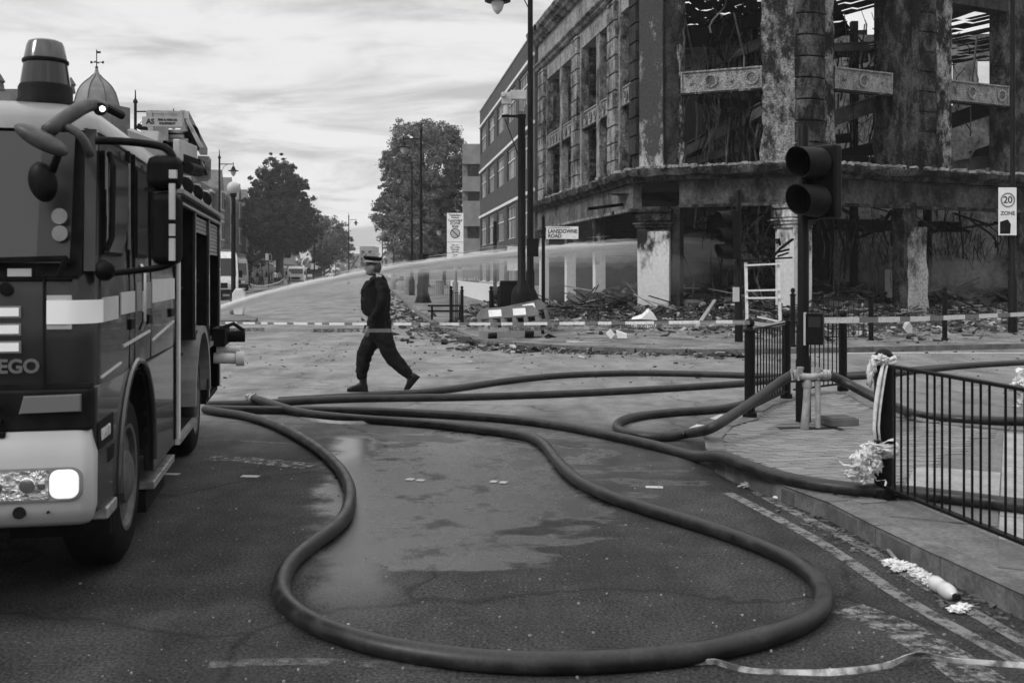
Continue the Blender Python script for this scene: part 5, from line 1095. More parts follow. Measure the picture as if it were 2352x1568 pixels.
b = MB(); [wad(b, G(x, y, .018), r, i+70, (1.4, 1, .5)) for i, (x, y, r) in enumerate(((2200, 1398, .035), (2215, 1392, .03)))]; b.build('paper_litter', M['white'], label='small bright scrap of paper below the bottle in the gutter', cat='litter')
b = MB(); b.tube([G(2040, 1262, .01), G(2062, 1290, .03)], .012, 8); b.build('stick', M['grey'], label='short grey stick leaning on the kerb above the torn paper', cat='stick')
b = MB(); b.tube(spline([G(1700, 1090, .012), G(1760, 1112, .012), G(1830, 1142, .012)], .05), .016, 8); b.build('fallen_rod', M['grey'], label='long grey rod lying along the dropped kerb', cat='rod')
b = MB(); wad(b, G(1722, 1114, .02), .06, 90, (1.4, .8, .4)); b.build('plastic_scrap', M['lgrey'], label='pale plastic scrap on the dropped kerb under the middle hose', cat='litter')
for i, (x, y) in enumerate(((1787, 1142), (1812, 1147))): b = MB(); b.ball(G(x, y, .014), .03, 6, (1.3, 1, .45)); b.build('pebble', M['white'], label=['left one of two white scraps beside the dropped kerb', 'right one of two white scraps beside the dropped kerb'][i], cat='scrap', smooth=True)
R.seed(40); b = MB()
for i in range(240): q = G(R.uniform(1750, 2352), R.uniform(1130, 1500)); t_ = R.random(); q = G(1830, 1165)*(1-t_)+G(2352, 1450)*t_+Vector((R.gauss(0, .10), R.gauss(0, .1), 0)); s = R.uniform(.006, .022); b.box((q.x, q.y, s*.4), (s*R.uniform(1, 4), s, s*.5), rz=R.uniform(0, 6))
for i in range(150): q = G(R.uniform(150, 2200), R.uniform(1020, 1567)); s = R.uniform(.003, .009); b.k = 1; b.box((q.x, q.y, s*.4), (s*1.5, s, s), rz=R.uniform(0, 6))
b.build('road_grit', [RM[1], RM[3]], label='scattered grit and leaf scraps in the near gutter and on the tarmac', cat='grit', kind='stuff')
# ------------------------------------------------------------------ plastic barriers
M['barrier'] = mat('barrier_plastic', .06, .10, 4, .5); M['barrier2'] = mat('barrier_plastic_pale', .085, .13, 4, .5)
def barrier(label, M4, m, W=2.0, H=1.0):
    t = bpy.data.objects.new('plastic_barrier', None); COL.objects.link(t); tag(t, label, 'barrier', 'plastic road barriers'); t.matrix_basis = M4
    outer = [(-W/2+.06, 0), (W/2-.06, 0), (W/2, .06), (W/2, H-.2), (W/2-.12, H), (-W/2+.12, H), (-W/2, H-.2), (-W/2, .06)]
    b = MB(); b.M = Matrix.Rotation(pi/2, 4, 'X')
    b.prism([(-W/2+.12, H), (-W/2, H-.16), (-W/2, H-.3), (W/2, H-.3), (W/2, H-.16), (W/2-.12, H)], -.035, .035); b.prism([(-W/2, 0), (W/2, 0), (W/2, .26), (-W/2, .26)], -.03, .03)
    for i in range(6): x = -W/2+.05+(W-.1)*i/5; b.prism([(x-.05, .2), (x+.05, .2), (x+.05, H-.28), (x-.05, H-.28)], -.03, .03)
    b.build('panel', m, t, bevel=.02)
    for x in (-.45, .12): c = MB(); c.M = Matrix.Rotation(pi/2, 4, 'X'); c.prism([(x, H-.25), (x+.30, H-.25), (x+.30, H-.07), (x, H-.07)], .036, .042); c.build('reflective_patch', M['white'], t)
    for x in (-W/2+.3, W/2-.3): c = MB(); c.ab((x-.1, -.28, -.02), (x+.1, .28, .05)); c.build('foot', M['rubber'], t)
    return t
F = frame(D(1173, 778, 23.4), D(1240, 762, 23.5)-D(1105, 770, 23.3), Vector((-.22, -.35, .9)))
b1 = barrier('fallen plastic barrier leaning nearest the road with two white patches', frame(D(1173, 779, 23.6), Vector((1, .10, .06)), Vector((-.32, .55, .95))), M['barrier2'], 1.45, .84)
barrier('second fallen plastic barrier propped behind the nearer one', frame(D(1205, 765, 25.0), Vector((1, .15, .20)), Vector((-.10, .5, .95))), M['barrier'], 1.4, .80)
b = MB(); b.tube(spline([D(1395, 752, 24), D(1450, 738, 24), D(1530, 741, 24), D(1560, 748, 24)], .1), .04, 6); b.build('burnt_cable', M['char'], label='thick burnt cable arched over the rubble left of the corner pillar', cat='cable')
# ------------------------------------------------------------------ the water jet: nested bodies of spray, densest in the core
jet = thing('water_jet', (-7.65, 27, 0), 'long white jet of water arching from behind the fire engine into the ruin', 'water jet')
jp = [(480, 718), (510, 708), (600, 680), (700, 655), (800, 635), (900, 617), (1000, 603), (1100, 591), (1200, 580), (1300, 571), (1400, 566), (1500, 563), (1640, 565), (1700, 570), (1760, 580)]
def jpt(x, y):
    a = (x-1176)/2352; Xs = a*(27+.726*7.65)/(1-.726*a); return D(x, y, min(35.3, Xs/a) if abs(a) > 1e-3 else 32.5)
JP = spline([jpt(*p) for p in jp], .16); nj = len(JP)
b = MB(); b.tube(JP, [(.034-.016*i/nj)*(1+.5*noise.noise(JP[i]*1.3)+.35*noise.noise(JP[i]*4.7)) for i in range(nj)], 8); b.build('water_stream', glass('foam_white', .85, .6, .75), jet, world=True, smooth='full')
def prof(i, a, b_): t = i/(nj-1); return a+(b_-a)*t**.8
for nm, a, b_, dens, dz, am in (('jet_core', .055, .075, 40.0, 0, .3), ('jet_sheath', .075, .115, 14, -.004, .4), ('jet_sheath', .085, .15, 5, -.012, .4), ('jet_spray', .11, .21, 2.2, -.025, .5), ('jet_spray', .14, .29, 1.0, -.045, .5), ('jet_spray', .17, .38, .45, -.07, .6), ('jet_spray', .20, .50, .2, -.11, .6)):
    b = MB(); b.tube([p+Vector((0, 0, dz*(1+2*i/nj))) for i, p in enumerate(JP)], [prof(i, a, b_)*(1+am*noise.noise(JP[i]*.9+Vector((a*90, 0, 0)))+am*.6*noise.noise(JP[i]*3.1+Vector((0, a*90, 0)))) for i in range(nj)], 12); b.build(nm, volume(nm, dens, .98), jet, world=True, smooth='full')
b = MB(); R.seed(55)
for i in range(2200):
    t = R.random()**.7; k = min(nj-1, int(t*(nj-1))); p = JP[k]; sg_ = .04+.15*t; q = p+Vector((R.gauss(0, sg_), R.gauss(0, sg_), -abs(R.gauss(0, sg_))*1.6+sg_*.5)); s = R.uniform(.004, .010); b.add([tuple(q+Vector(v)*s) for v in ((1, 0, 0), (0, 1, 0), (-1, 0, 0), (0, -1, 0), (0, 0, 1.6), (0, 0, -1.6))], [(0, 1, 4), (1, 2, 4), (2, 3, 4), (3, 0, 4), (1, 0, 5), (2, 1, 5), (3, 2, 5), (0, 3, 5)])
for i in range(520):
    k = R.randrange(6, nj-6); t = k/nj; sg_ = .05+.13*t; o_ = Vector((R.gauss(0, sg_*.5), R.gauss(0, sg_), R.gauss(0, sg_)-.5*sg_)); m_ = R.randint(2, 5); r_ = R.uniform(.003, .010)
    b.tube([JP[max(0, k-m_)]+o_, JP[k]+o_*1.05, JP[min(nj-1, k+m_)]+o_*1.15+Vector((0, 0, -.02))], [.001, r_, .001], 4, cap=False)
b.build('droplets', mat('water_drops', .8, rough=.2) , jet, world=True, kind='stuff')
def mist(label, c, r, dens, sd=0):
    b = MB(); b.ball((0, 0, 0), 1, 14); b.v = [tuple(Vector(v)*(1+.22*noise.noise(Vector(v)*1.8+Vector((sd, 0, 0))))) for v in b.v]; b.v = [(x*r[0]+c[0], y*r[1]+c[1], z*r[2]+c[2]) for x, y, z in b.v]
    b.build('spray_mist', volume('mist', dens, .95), label=label, cat='mist', kind='stuff', smooth='full')
mist('faint curtain of spray falling under the jet left of the corner pillar', D(1330, 625, 32.8), (4.2, .7, .95), .09, 1)
mist('drifting spray under the jet over the pavement before the far railings', D(1000, 640, 31.5), (4.0, .8, .6), .05, 2)
mist('spray drifting inside the shop between the two pillars', D(1590, 585, 35.2), (1.3, .9, .75), .16, 3)
mist('thin smoke hanging inside the shop near the broken pillar', D(2150, 640, 36.3), (2.6, 1.2, .8), .12, 4)
# ------------------------------------------------------------------ the fire engine at the left
RED = mat('engine_paint', .020, .026, 3, .22, coat=.2, rvar=.04, spec=.4); M['red2'] = mat('engine_paint_side', .028, .042, 3, .22, coat=.4, spec=.4)
ROOFM = mat('cab_roof_paint', .17, .24, 2, .35, coat=.3); BUMP = mat('bumper_paint', .40, .47, 1.5, .35, coat=.3); M['refl'] = emit('reflective_tape', .85, .05)  # reflective tape: its returned light is added as a faint glow
M['stripe'] = mat('side_stripe', .5, .6, 3, .35)
M['alu'] = mat('aluminium_tread', .30, .48, 14, .35, metal=.6, rvar=.1); M['chrome'] = mat('chrome', .7, rough=.12, metal=1)
fe = thing('fire_engine', (-1.897, 4.67, 0), 'large dark fire engine with open side lockers filling the left edge of the picture', 'fire engine', rz=radians(11.13))
W = 2.32
def tb(fn, name, m, parent=None, **kw):
    b = MB(); fn(b); return b.build(name, m, parent or fe, **kw)
def ring(z, f, e, r, back=2.75, n=5):
    P = [(-e, back, z)]
    for k in range(n+1): a = pi/2*k/n; P.append((-e-r+r*cos(a), f+r-r*sin(a), z))
    for k in range(n+1): a = pi/2*k/n; P.append((-W+e+r-r*sin(a), f+r-r*cos(a), z))
    P.append((-W+e, back, z)); return P
tb(lambda b: b.rings([ring(1.10, .0, 0, .13), ring(1.30, -.015, -.003, .13), ring(1.58, 0, 0, .13), ring(1.64, .03, .005, .12), ring(1.95, .085, .018, .12), ring(2.28, .14, .035, .12)]), 'cab', RED, smooth=True)
tb(lambda b: b.rings([ring(2.28, .10, .02, .12), ring(2.34, .12, .03, .14), ring(2.40, .20, .07, .16), ring(2.44, .34, .15, .2), ring(2.465, .62, .34, .25)]), 'cab_roof', ROOFM, smooth=True)
# lower cab side with the wheel arch cut out
ys, zc, ra = 1.13, .52, .60
arc = [(ys+ra*cos(a), zc+ra*sin(a)) for a in [pi*k/20 for k in range(21)]]
poly = [(.03, 1.10), (.03, .52), (ys-ra, .50)]+arc[::-1][1:-1]+[(ys+ra, .50), (ys+ra+.02, .38), (2.75, .38), (2.75, 1.10)]
Fx = Matrix(((0, 0, 1, 0), (1, 0, 0, 0), (0, 1, 0, 0), (0, 0, 0, 1)))   # local (x,y,z) -> (z, x, y): draws in the side plane
tb(lambda b: (setattr(b, 'M', Fx), b.prism(poly, -.06, .0)), 'side_panel', M['red2'], bevel=.012)
tb(lambda b: b.tube([(.005, y, z) for y, z in [(ys+(ra-.0)*cos(a), zc+(ra-.0)*sin(a)) for a in [pi*k/24-.1 for k in range(26)]]], .020, 8), 'wheel_arch', M['red2'], smooth=True)
tb(lambda b: [b.rings([[(x, ys+ra*cos(a), zc+ra*sin(a)) for a in [pi*k/16 for k in range(17)]]+[(x, ys-ra, .3), (x, ys-ra-.03, .3)]+[(x, ys+(ra+.03)*cos(a), zc+(ra+.03)*sin(a)) for a in [pi-pi*k/16 for k in range(17)]] for x in (-.5, -.03)])], 'arch_liner', M['dark'])
tb(lambda b: b.ab((-W+.1, .5, .45), (-.56, 6.4, 1.05)), 'chassis', M['dark'])
tb(lambda b: b.ab((-W+.06, .12, .75), (-.15, .5, 1.12)), 'front_frame', M['dark'])
# windscreen and front panels
def fr(t0, t1, z0, z1, s0, s1, th=.012):       # a leaning plate on the front: t to the left, s the setback at bottom and top
    return [[(-t0, s0, z0), (-t1, s0, z0), (-t1, s1, z1), (-t0, s1, z1)], [(-t0, s0-th, z0), (-t1, s0-th, z0), (-t1, s1-th, z1), (-t0, s1-th, z1)]]
tb(lambda b: b.rings(fr(.06, 2.26, 1.60, 2.29, -.002, .135)), 'windscreen_seal', M['rubber'])
tb(lambda b: b.rings(fr(.11, 2.21, 1.66, 2.265, -.002, .118, .014)), 'windscreen', glass('windscreen_glass', .045, .18))
tb(lambda b: b.rings(fr(.11, .25, 1.66, 2.26, -.017, .102, .003)), 'windscreen_edge_kit', glass('kit_behind_glass', .008, .3))
for px, py in ((148, 541), (149, 584)):
    q = D(px/1.0884, py/1.0884, 4.62); tb(lambda b: (setattr(b, 'M', root_m(fe).inverted() @ Matrix.Translation(q) @ Matrix.Rotation(pi/2, 4, 'X')), b.lathe([(.001, .0), (.036, 0), (.036, -.004), (.001, -.004)], 20)), 'window_sticker', M['grey'])
tb(lambda b: [b.bar((-.12, -.03, 1.685), (-.75, -.03, 1.665), .018), b.bar((-.12, -.03, 1.685), (-.15, -.05, 1.60), .02)], 'wiper', M['black'])
tb(lambda b: b.rings(fr(.27, .37, 1.60, 1.635, -.01, -.01, .012)), 'small_badge', M['lgrey'])
tb(lambda b: (setattr(b, 'M', Matrix.Translation((-.378, -.012, 1.545)) @ Matrix.Rotation(pi/2, 4, 'X')), b.lathe([(.001, .0), (.028, 0), (.03, .01), (.001, .012)], 16)), 'plug', M['black'])
tb(lambda b: b.ab((-W+.15, -.018, 1.095), (-.02, .05, 1.115)), 'panel_seam', M['rubber'])
tb(lambda b: b.ab((-.222, -.022, .95), (-.214, .0, 1.60)), 'panel_seam', M['rubber'])
tb(lambda b: b.ab((-W+.1, -.018, 1.585), (-.10, .0, 1.597)), 'panel_seam', M['rubber'])
def curved(z0, z1, s0, s1, e=.004):       # strip that follows the rounded corner from the front to the side
    P = ring(0, -.016, -.004, .13)[1:8]; return P
# wrap-round reflective panel: front piece then side pieces
tb(lambda b: b.rings([[(x, y-.004 if k < 99 else y, z) for k, (x, y) in enumerate([(-.205, -.024), (-.13, -.024), (-.085, -.016), (-.045, .007), (-.010, .052), (.008, .13), (-.03, .13), (-.06, .06), (-.13, .02), (-.205, .02)])] for z in (1.385, 1.492)]), 'reflective_panel', M['refl'], smooth=True)
tb(lambda b: [b.ab((-.205, -.023, 1.362), (-.10, -.014, 1.384)), b.ab((-.205, -.023, 1.493), (-.10, -.014, 1.515))], 'panel_border', M['lgrey'])
for a, c, z0, z1, mm in ((.13, .52, 1.385, 1.50, M['stripe']), (.60, 1.02, 1.40, 1.515, M['stripe']), (1.07, 1.60, 1.40, 1.56, M['grey']), (1.66, 2.70, 1.43, 1.575, M['stripe'])): tb(lambda b: b.ab((.0, a, z0), (.007, c, z1)), 'reflective_stripe', mm)
FF = Matrix.Translation((0, -.02, 0)) @ Matrix.Rotation(pi/2, 4, 'X')
def ftxt(s, size, x, z, m, nm, **kw): return text_mesh(s, size, m, nm, fe, FF @ Matrix.Translation((x, z, .002)), world=False, **kw)
for nm, z in (('E', 1.36),):
    # the last letter of FIRE, whose arms reach into the picture: built with the rest of the word on the front
    x = -.322
    for s_, wd in (('E', .18), ('R', .18), ('I', .06), ('F', .18)):
        def L(b, x=x, wd=wd, s_=s_):
            th = .038
            if s_ in 'EF': b.ab((x-wd, -.026, 1.265), (x-wd+.045, -.02, 1.46)); [b.ab((x-wd+.045, -.026, zz), (x, -.02, zz+th)) for zz in ((1.422, 1.344, 1.265) if s_ == 'E' else (1.422, 1.344))]
            elif s_ == 'R': b.ab((x-wd, -.026, 1.265), (x-wd+.045, -.02, 1.46)); b.ab((x-wd+.045, -.026, 1.422), (x-.02, -.02, 1.46)); b.ab((x-wd+.045, -.026, 1.335), (x-.02, -.02, 1.373)); b.ab((x-.04, -.026, 1.374), (x, -.02, 1.421)); b.bar((x-.08, -.023, 1.33), (x-.02, -.023, 1.27), .006, .045)
            else: b.ab((x-.045, -.026, 1.265), (x, -.02, 1.46))
        tb(L, 'letter', M['refl'])
        if s_ == 'E': tb(lambda b: [b.ab((x-.16, -.0225, zz-.008), (x+.009, -.018, zz+.046)) for zz in (1.422, 1.344, 1.265)], 'letter_border', M['grey'])
        x -= wd+.05
t_ = ftxt('ATEGO', .085, -.235, 1.195, M['chrome'], 'lettering', align='RIGHT', bold=.003, sx=1.0)
# upper lamp and its black surround, grille
tb(lambda b: b.ab((-W+.1, -.03, .90), (-.015, .15, 1.095)), 'front_panel', M['dark'], bevel=.02)
tb(lambda b: b.rings([[(-.055, -.034, 1.07), (-.055, -.034, .99), (-.32, -.034, .985), (-.30, -.034, 1.065)], [(-.06, -.05, 1.065), (-.06, -.05, .995), (-.31, -.05, .99), (-.295, -.05, 1.06)]]), 'fog_lamp', glass('lamp_cover', .16, .12))
for z in (.82, .88, .94, 1.0): tb(lambda b: b.ab((-W+.5, -.05, z), (-.36-(z-.82)*.2, -.02, z+.03)), 'grille_bar', M['black'], bevel=.008)
# pale bumper
def bring(z, o, back=.028): return ring(z, -.08+o, o*.5, .055, back=back)
tb(lambda b: b.rings([bring(.475, .07), bring(.50, .03), bring(.56, .0), bring(.80, -.005), bring(.86, .03), bring(.90, .045), bring(.915, .08)]), 'bumper', BUMP, smooth=True)
def rrect(x0, x1, z0, z1, r, n=5):
    P = []
    for cx, cz, a0 in ((x1-r, z0+r, -pi/2), (x1-r, z1-r, 0), (x0+r, z1-r, pi/2), (x0+r, z0+r, pi)):
        for k in range(n+1): a = a0+pi/2*k/n; P.append((cx+r*cos(a), cz+r*sin(a)))
    return P
FB2 = Matrix.Translation((0, -.087, 0)) @ Matrix.Rotation(pi/2, 4, 'X')
hl = tb(lambda b: (setattr(b, 'M', FB2), b.prism(rrect(-.62, -.040, .600, .752, .05), -.03, .004)), 'headlight', M['grey'], bevel=.004)
tb(lambda b: (setattr(b, 'M', FB2), b.prism(rrect(-.178, -.054, .612, .741, .04), 0, .009)), 'indicator', emit('lit_indicator', .85, .35), hl, bevel=.003)
tb(lambda b: (setattr(b, 'M', FB2), b.prism(rrect(-.61, -.182, .612, .741, .01), 0, .008)), 'lamp_lens', mat('lamp_reflector', .35, .75, 26, .22, metal=.9, bump=1.5, rvar=.1), hl)
for x, r in ((-.27, .035), (-.42, .05), (-.21, .02)): tb(lambda b: (setattr(b, 'M', FB2 @ Matrix.Translation((x, .676, .008))), b.lathe([(r, 0), (r*.9, .004), (r*.4, .006), (.001, .006)], 18)), 'reflector', M['chrome'], hl, smooth=True)
tb(lambda b: (setattr(b, 'M', FB2 @ Matrix.Translation((-.305, .555, 0))), b.lathe([(.001, .004), (.026, .004), (.028, -.01)], 20)), 'bumper_hole', M['rubber'])
tb(lambda b: (setattr(b, 'M', FB2 @ Matrix.Translation((-.185, .553, 0))), b.lathe([(.001, .004), (.006, .004), (.006, -.01)], 10)), 'bolt', M['rubber'])
tb(lambda b: b.ab((-.10, .22, .44), (.012, .46, .50)), 'cab_step', M['alu'], bevel=.01)
tb(lambda b: b.ab((-.12, .24, .50), (-.05, .44, .86)), 'step_recess', M['dark'])
tb(lambda b: b.ab((-.06, .27, .70), (.006, .42, .78)), 'side_lamp', M['dark'], bevel=.01)
ttx = text_mesh('DPL1170', .075, M['sign'], 'lettering', fe, Matrix.Translation((.006, .20, .86)) @ Matrix.Rotation(pi/2, 4, 'Z') @ Matrix.Rotation(pi/2, 4, 'X'), world=False, bold=.001, align='CENTER', sx=.75); tb(lambda b: b.ab((0, .03, .80), (.004, .40, .93)), 'plate', M['dark'])
M['sglass'] = glass('side_glass', .006, .08); M['sglass'].node_tree.nodes['Principled BSDF'].inputs['Specular IOR Level'].default_value = .12
# side: doors, windows, seams, handles, strakes
def win(pts, name='door_window', fr_=.022):
    tb(lambda b: (setattr(b, 'M', Fx), b.prism([(y, z) for y, z in pts], -.05, .006)), 'window_seal', M['rubber'])
    c = (sum(p[0] for p in pts)/len(pts), sum(p[1] for p in pts)/len(pts)); q = [(c[0]+(y-c[0])*(1-fr_/.4), c[1]+(z-c[1])*(1-fr_/.3)) for y, z in pts]
    tb(lambda b: (setattr(b, 'M', Fx), b.prism(q, 0, .009)), name, M['sglass'])
win([(.16, 1.70), (.62, 1.70), (.74, 1.78), (.80, 1.95), (.80, 2.20), (.24, 2.20)]); win([(1.08, 1.70), (1.46, 1.70), (1.46, 2.21), (1.08, 2.21)])
win([(1.66, 1.70), (2.58, 1.70), (2.58, 2.21), (1.66, 2.21)])
for y, z0, z1 in ((.86, 1.10, 2.27), (1.03, 1.12, 2.27), (1.62, 1.1, 2.27), (2.70, .42, 2.27)): tb(lambda b: b.ab((-.02, y, z0), (.004, y+.012, z1)), 'door_seam', M['rubber'])
tb(lambda b: [b.ab((-.0, .82, 1.74), (.012, .835, 2.2)), b.ab((-.0, .21, 1.72), (.01, .222, 2.2))], 'chrome_trim', M['alu'])
for y in (.88, 1.50, 2.48): h = tb(lambda b: b.ab((.0, y-.06, 1.31), (.02, y+.08, 1.37)), 'door_handle', M['black'], bevel=.008)
tb(lambda b: [b.bar((.004, .10, 1.13), (.004, .60, 1.155), .010), b.bar((.004, .66, 1.235), (.004, 1.55, 1.265), .014), b.bar((.004, 1.66, 1.20), (.004, 2.66, 1.27), .012)], 'body_strake', M['stripe'])  # pale tone puts the strakes' highlights into the colour
tb(lambda b: b.tube([(.03, .08, 1.72), (.05, .10, 1.78), (.05, .13, 2.12), (.03, .15, 2.18)], .014, 8), 'grab_handle', M['black'])
tb(lambda b: [b.tube([(.04, .98, 1.3), (.06, .98, 1.35), (.06, .98, 1.62), (.04, .98, 1.66)], .012, 8)], 'grab_handle', M['chrome'])
tb(lambda b: b.ab((-.35, ys+ra+.05, .26), (.0, 2.75, .31)), 'side_step', M['alu'], bevel=.006)
tb(lambda b: b.ab((-.36, ys+ra+.04, .12), (-.05, 2.6, .26)), 'step_box', M['dark'])
tb(lambda b: b.rings([ring(z, f, e, .1) for z, f, e in ((1.66, .06, -.002), (2.26, .14, .02))][:0]) if 0 else b.bar((-.035, .045, 1.62), (-.045, .13, 2.28), .05, .06), 'a_pillar', M['red2'])
# wheels
def wheel(y, r, w_, name='wheel'):
    wq = tb(lambda b: (setattr(b, 'M', Matrix.Translation((-.05-w_/2, y, r)) @ Matrix.Rotation(pi/2, 4, 'Y')), b.lathe([(r*.60, -w_/2), (r*.88, -w_/2), (r*.97, -w_/2+.03), (r, -w_/2+.07), (r, w_/2-.07), (r*.97, w_/2-.03), (r*.88, w_/2), (r*.60, w_/2), (r*.58, 0), (r*.60, -w_/2)], 40)), name, M['rubber'], smooth=True)
    tb(lambda b: (setattr(b, 'M', Matrix.Translation((-.05, y, r)) @ Matrix.Rotation(pi/2, 4, 'Y')), b.lathe([(r*.61, -.03), (r*.63, .004), (r*.58, .0), (r*.52, -.07), (r*.34, -.06), (r*.30, .0), (r*.2, .02), (.001, .022)], 32)), 'rim', mat('rim_paint', .05, .10, 12, .5), wq, smooth=True)
    for k in range(8): a = 2*pi*k/8; tb(lambda b: b.tube([(-.14, y+cos(a)*r*.40, r+sin(a)*r*.40), (-.085, y+cos(a)*r*.40, r+sin(a)*r*.40)], .013, 6), 'wheel_nut', M['alu'], wq)
wheel(ys, .47, .27); wheel(4.60, .47, .30)
for x in (-2.1,):
    b = MB(); b.M = Matrix.Translation((x, ys, .47)) @ Matrix.Rotation(pi/2, 4, 'Y'); b.lathe([(.3, -.14), (.45, -.14), (.47, -.08), (.47, .08), (.45, .14), (.3, .14)], 24); b.build('wheel', M['rubber'], fe)
    b = MB(); b.M = Matrix.Translation((x, 4.6, .47)) @ Matrix.Rotation(pi/2, 4, 'Y'); b.lathe([(.3, -.14), (.45, -.14), (.47, -.08), (.47, .08), (.45, .14), (.3, .14)], 24); b.build('wheel', M['rubber'], fe)
# body behind the cab with its open lockers
YB0, YB1 = 2.86, 6.45
tb(lambda b: b.ab((-W, YB0, .40), (-.62, YB1, 2.22)), 'body', M['red2'])
tb(lambda b: [b.ab((-.62, YB0, .40), (0, YB0+.03, 2.22)), b.ab((-.62, YB1-.03, .40), (0, YB1, 2.22)), b.ab((-.62, 4.0, 1.05), (-.01, 4.03, 2.12)), b.ab((-.62, 5.2, .4), (-.01, 5.23, 2.12)), b.ab((-.62, YB0, 2.12), (0, YB1, 2.22)), b.ab((-.62, YB0, .36), (-.02, 4.02, .40)), b.ab((-.62, 5.2, .36), (-.02, YB1, .40)), b.ab((-.62, 4.03, 1.08), (-.01, 5.2, 1.11))], 'locker_frame', M['dark'])
tb(lambda b: b.ab((-.01, YB0+.0, .36), (.015, YB0+.12, 2.12)), 'locker_post', mat('white_post', .5, .6, 4, .4))
for y0, y1 in ((3.98, 4.06), (5.17, 5.25), (6.33, 6.45)): tb(lambda b: b.ab((-.01, y0, .42 if y0 > 5 else 1.05), (.012, y1, 2.12)), 'locker_post', M['red2'])
tb(lambda b: [b.ab((-.02, YB0, 2.195), (.05, YB1, 2.225)), b.ab((-.01, YB0, 2.12), (.03, YB1, 2.14))], 'roof_rail', M['alu'])
tb(lambda b: b.ab((-.30, YB0+.02, .355), (.02, 4.02, .395)), 'locker_sill', M['alu']); tb(lambda b: b.ab((-.30, 5.2, .9), (.02, 6.4, .94)), 'locker_sill', M['alu'])
for k in range(9): tb(lambda b: b.ab((-.03, 5.27, 2.10-k*.035), (-.012, 6.32, 2.072-k*.035)), 'shutter_slat', M['alu'])
for k in range(4): tb(lambda b: b.ab((-.03, 4.08, 2.10-k*.035), (-.012, 5.16, 2.072-k*.035)), 'shutter_slat', M['alu'])
R.seed(66)
for y0, y1, zz in ((3.05, 3.9, (.42, .95, 1.5)), (4.1, 5.1, (1.12, 1.55)), (5.3, 6.25, (.96, 1.5))):
    for z in zz:
        tb(lambda b: b.ab((-.6, y0-.02, z-.02), (-.08, y1+.03, z)), 'shelf', M['dark']); y = y0
        while y < y1-.15:
            wd = R.uniform(.12, .3); tb(lambda b: (b.ab((-.5, y, z), (-.14-R.uniform(0, .1), y+wd-.03, z+R.uniform(.15, .42))) if R.random() < .6 else b.tube([(-.45, y+wd/2, z+.11), (-.12, y+wd/2, z+.11)], min(.1, wd*.45), 14)), 'equipment', R.choice([M['dark'], M['grey'], M['black'], M['red2'], M['lgrey']])); y += wd
# rear arch
arc2 = [(4.60+.58*cos(a), .50+.58*sin(a)) for a in [pi*k/18 for k in range(19)]]; outer = [(4.60+.66*cos(a), .50+.66*sin(a)) for a in [pi*k/18 for k in range(19)]]
tb(lambda b: (setattr(b, 'M', Fx), b.prism([(4.60+.67*cos(a), .50+.64*sin(a)) for a in [pi*k/18 for k in range(19)]]+arc2[::-1], -.30, .02)), 'mudguard', M['grey'])
# pump outlets at the rear quarter
tb(lambda b: [b.ab((.0, 5.55, .88), (.13, 6.15, 1.06)), b.tube([(.08, 5.6, 1.06), (.20, 5.7, 1.10), (.28, 5.95, 1.02)], .02, 8), b.tube([(.12, 5.9, .96), (.30, 5.9, .96)], .06, 12)], 'pump_panel', M['dark'], bevel=.01)
tb(lambda b: [b.tube([(.0, 5.8, .75), (.22, 5.8, .74)], .055, 14), b.tube([(.22, 5.8, .74), (.30, 5.8, .74)], .075, 14), b.tube([(0, 6.1, .8), (.24, 6.1, .8)], .045, 12)], 'hose_outlet', M['white'], smooth=True)
# scene lights along the roof edge
for y in (3.35, 4.15, 4.95, 5.75): tb(lambda b: b.rings([[(-.42, y, 2.23), (-.02, y, 2.23), (-.04, y, 2.44), (-.40, y, 2.44)], [(-.42, y+.42, 2.23), (-.03, y+.42, 2.23), (-.08, y+.42, 2.36), (-.40, y+.42, 2.36)]]), 'roof_box', M['lgrey'], bevel=.012); tb(lambda b: (setattr(b, 'M', Matrix.Translation((-.10, y-.01, 2.345)) @ Matrix.Rotation(pi/2, 4, 'X')), b.lathe([(.001, .03), (.05, .035), (.085, .02), (.085, -.02)], 18)), 'scene_light', M['dark'], smooth=True)
def dp(px, py, Y): return D(px/1.0884, py/1.0884, Y)
# ladder gantry over the roof with its sign
lg = MB()
TA = lambda px, py, Y=9.2: dp(px, py, Y)
for x in (-.42, -.92):
    pass
for (a, c, w_) in (((462, 288), (510, 380), .07), ((468, 300), (505, 372), .03), ((372, 281), (452, 283), .03), ((374, 290), (450, 291), .025), ((374, 278), (380, 330), .05), ((450, 281), (462, 330), .05), ((416, 330), (458, 330), .025), ((414, 342), (460, 342), .03), ((418, 352), (470, 352), .03)):
    lg.bar(TA(a[0], a[1], 9.2), TA(c[0], c[1], 9.2 if abs(a[0]-c[0]) > 60 or w_ < .06 else 10.4), w_)
for i in range(8): t = i/7; y = 284+i*10; lg.bar(TA(385+i*6, y+4, 9.3+i*.15), TA(456+i*6.5, y+4, 9.3+i*.15), .022)
for t0 in (0, 1): lg.bar(TA(380+t0*76, 282, 9.25), TA(440+t0*66, 372+t0*6, 10.5), .045)
lg.build('ladder', M['steel'], fe, world=True)
b = MB(); b.bar(TA(345, 316, 9.3), TA(392, 336, 9.3), .05); b.tube([TA(430, 355, 9.2), TA(468, 355, 9.6)], .09, 10); b.tube([TA(478, 330, 9.4), TA(486, 362, 9.8)], .07, 10); b.bar(TA(405, 318, 9.15), TA(405, 350, 9.15), .1, .05); b.build('roof_gear', M['dark'], fe, world=True)
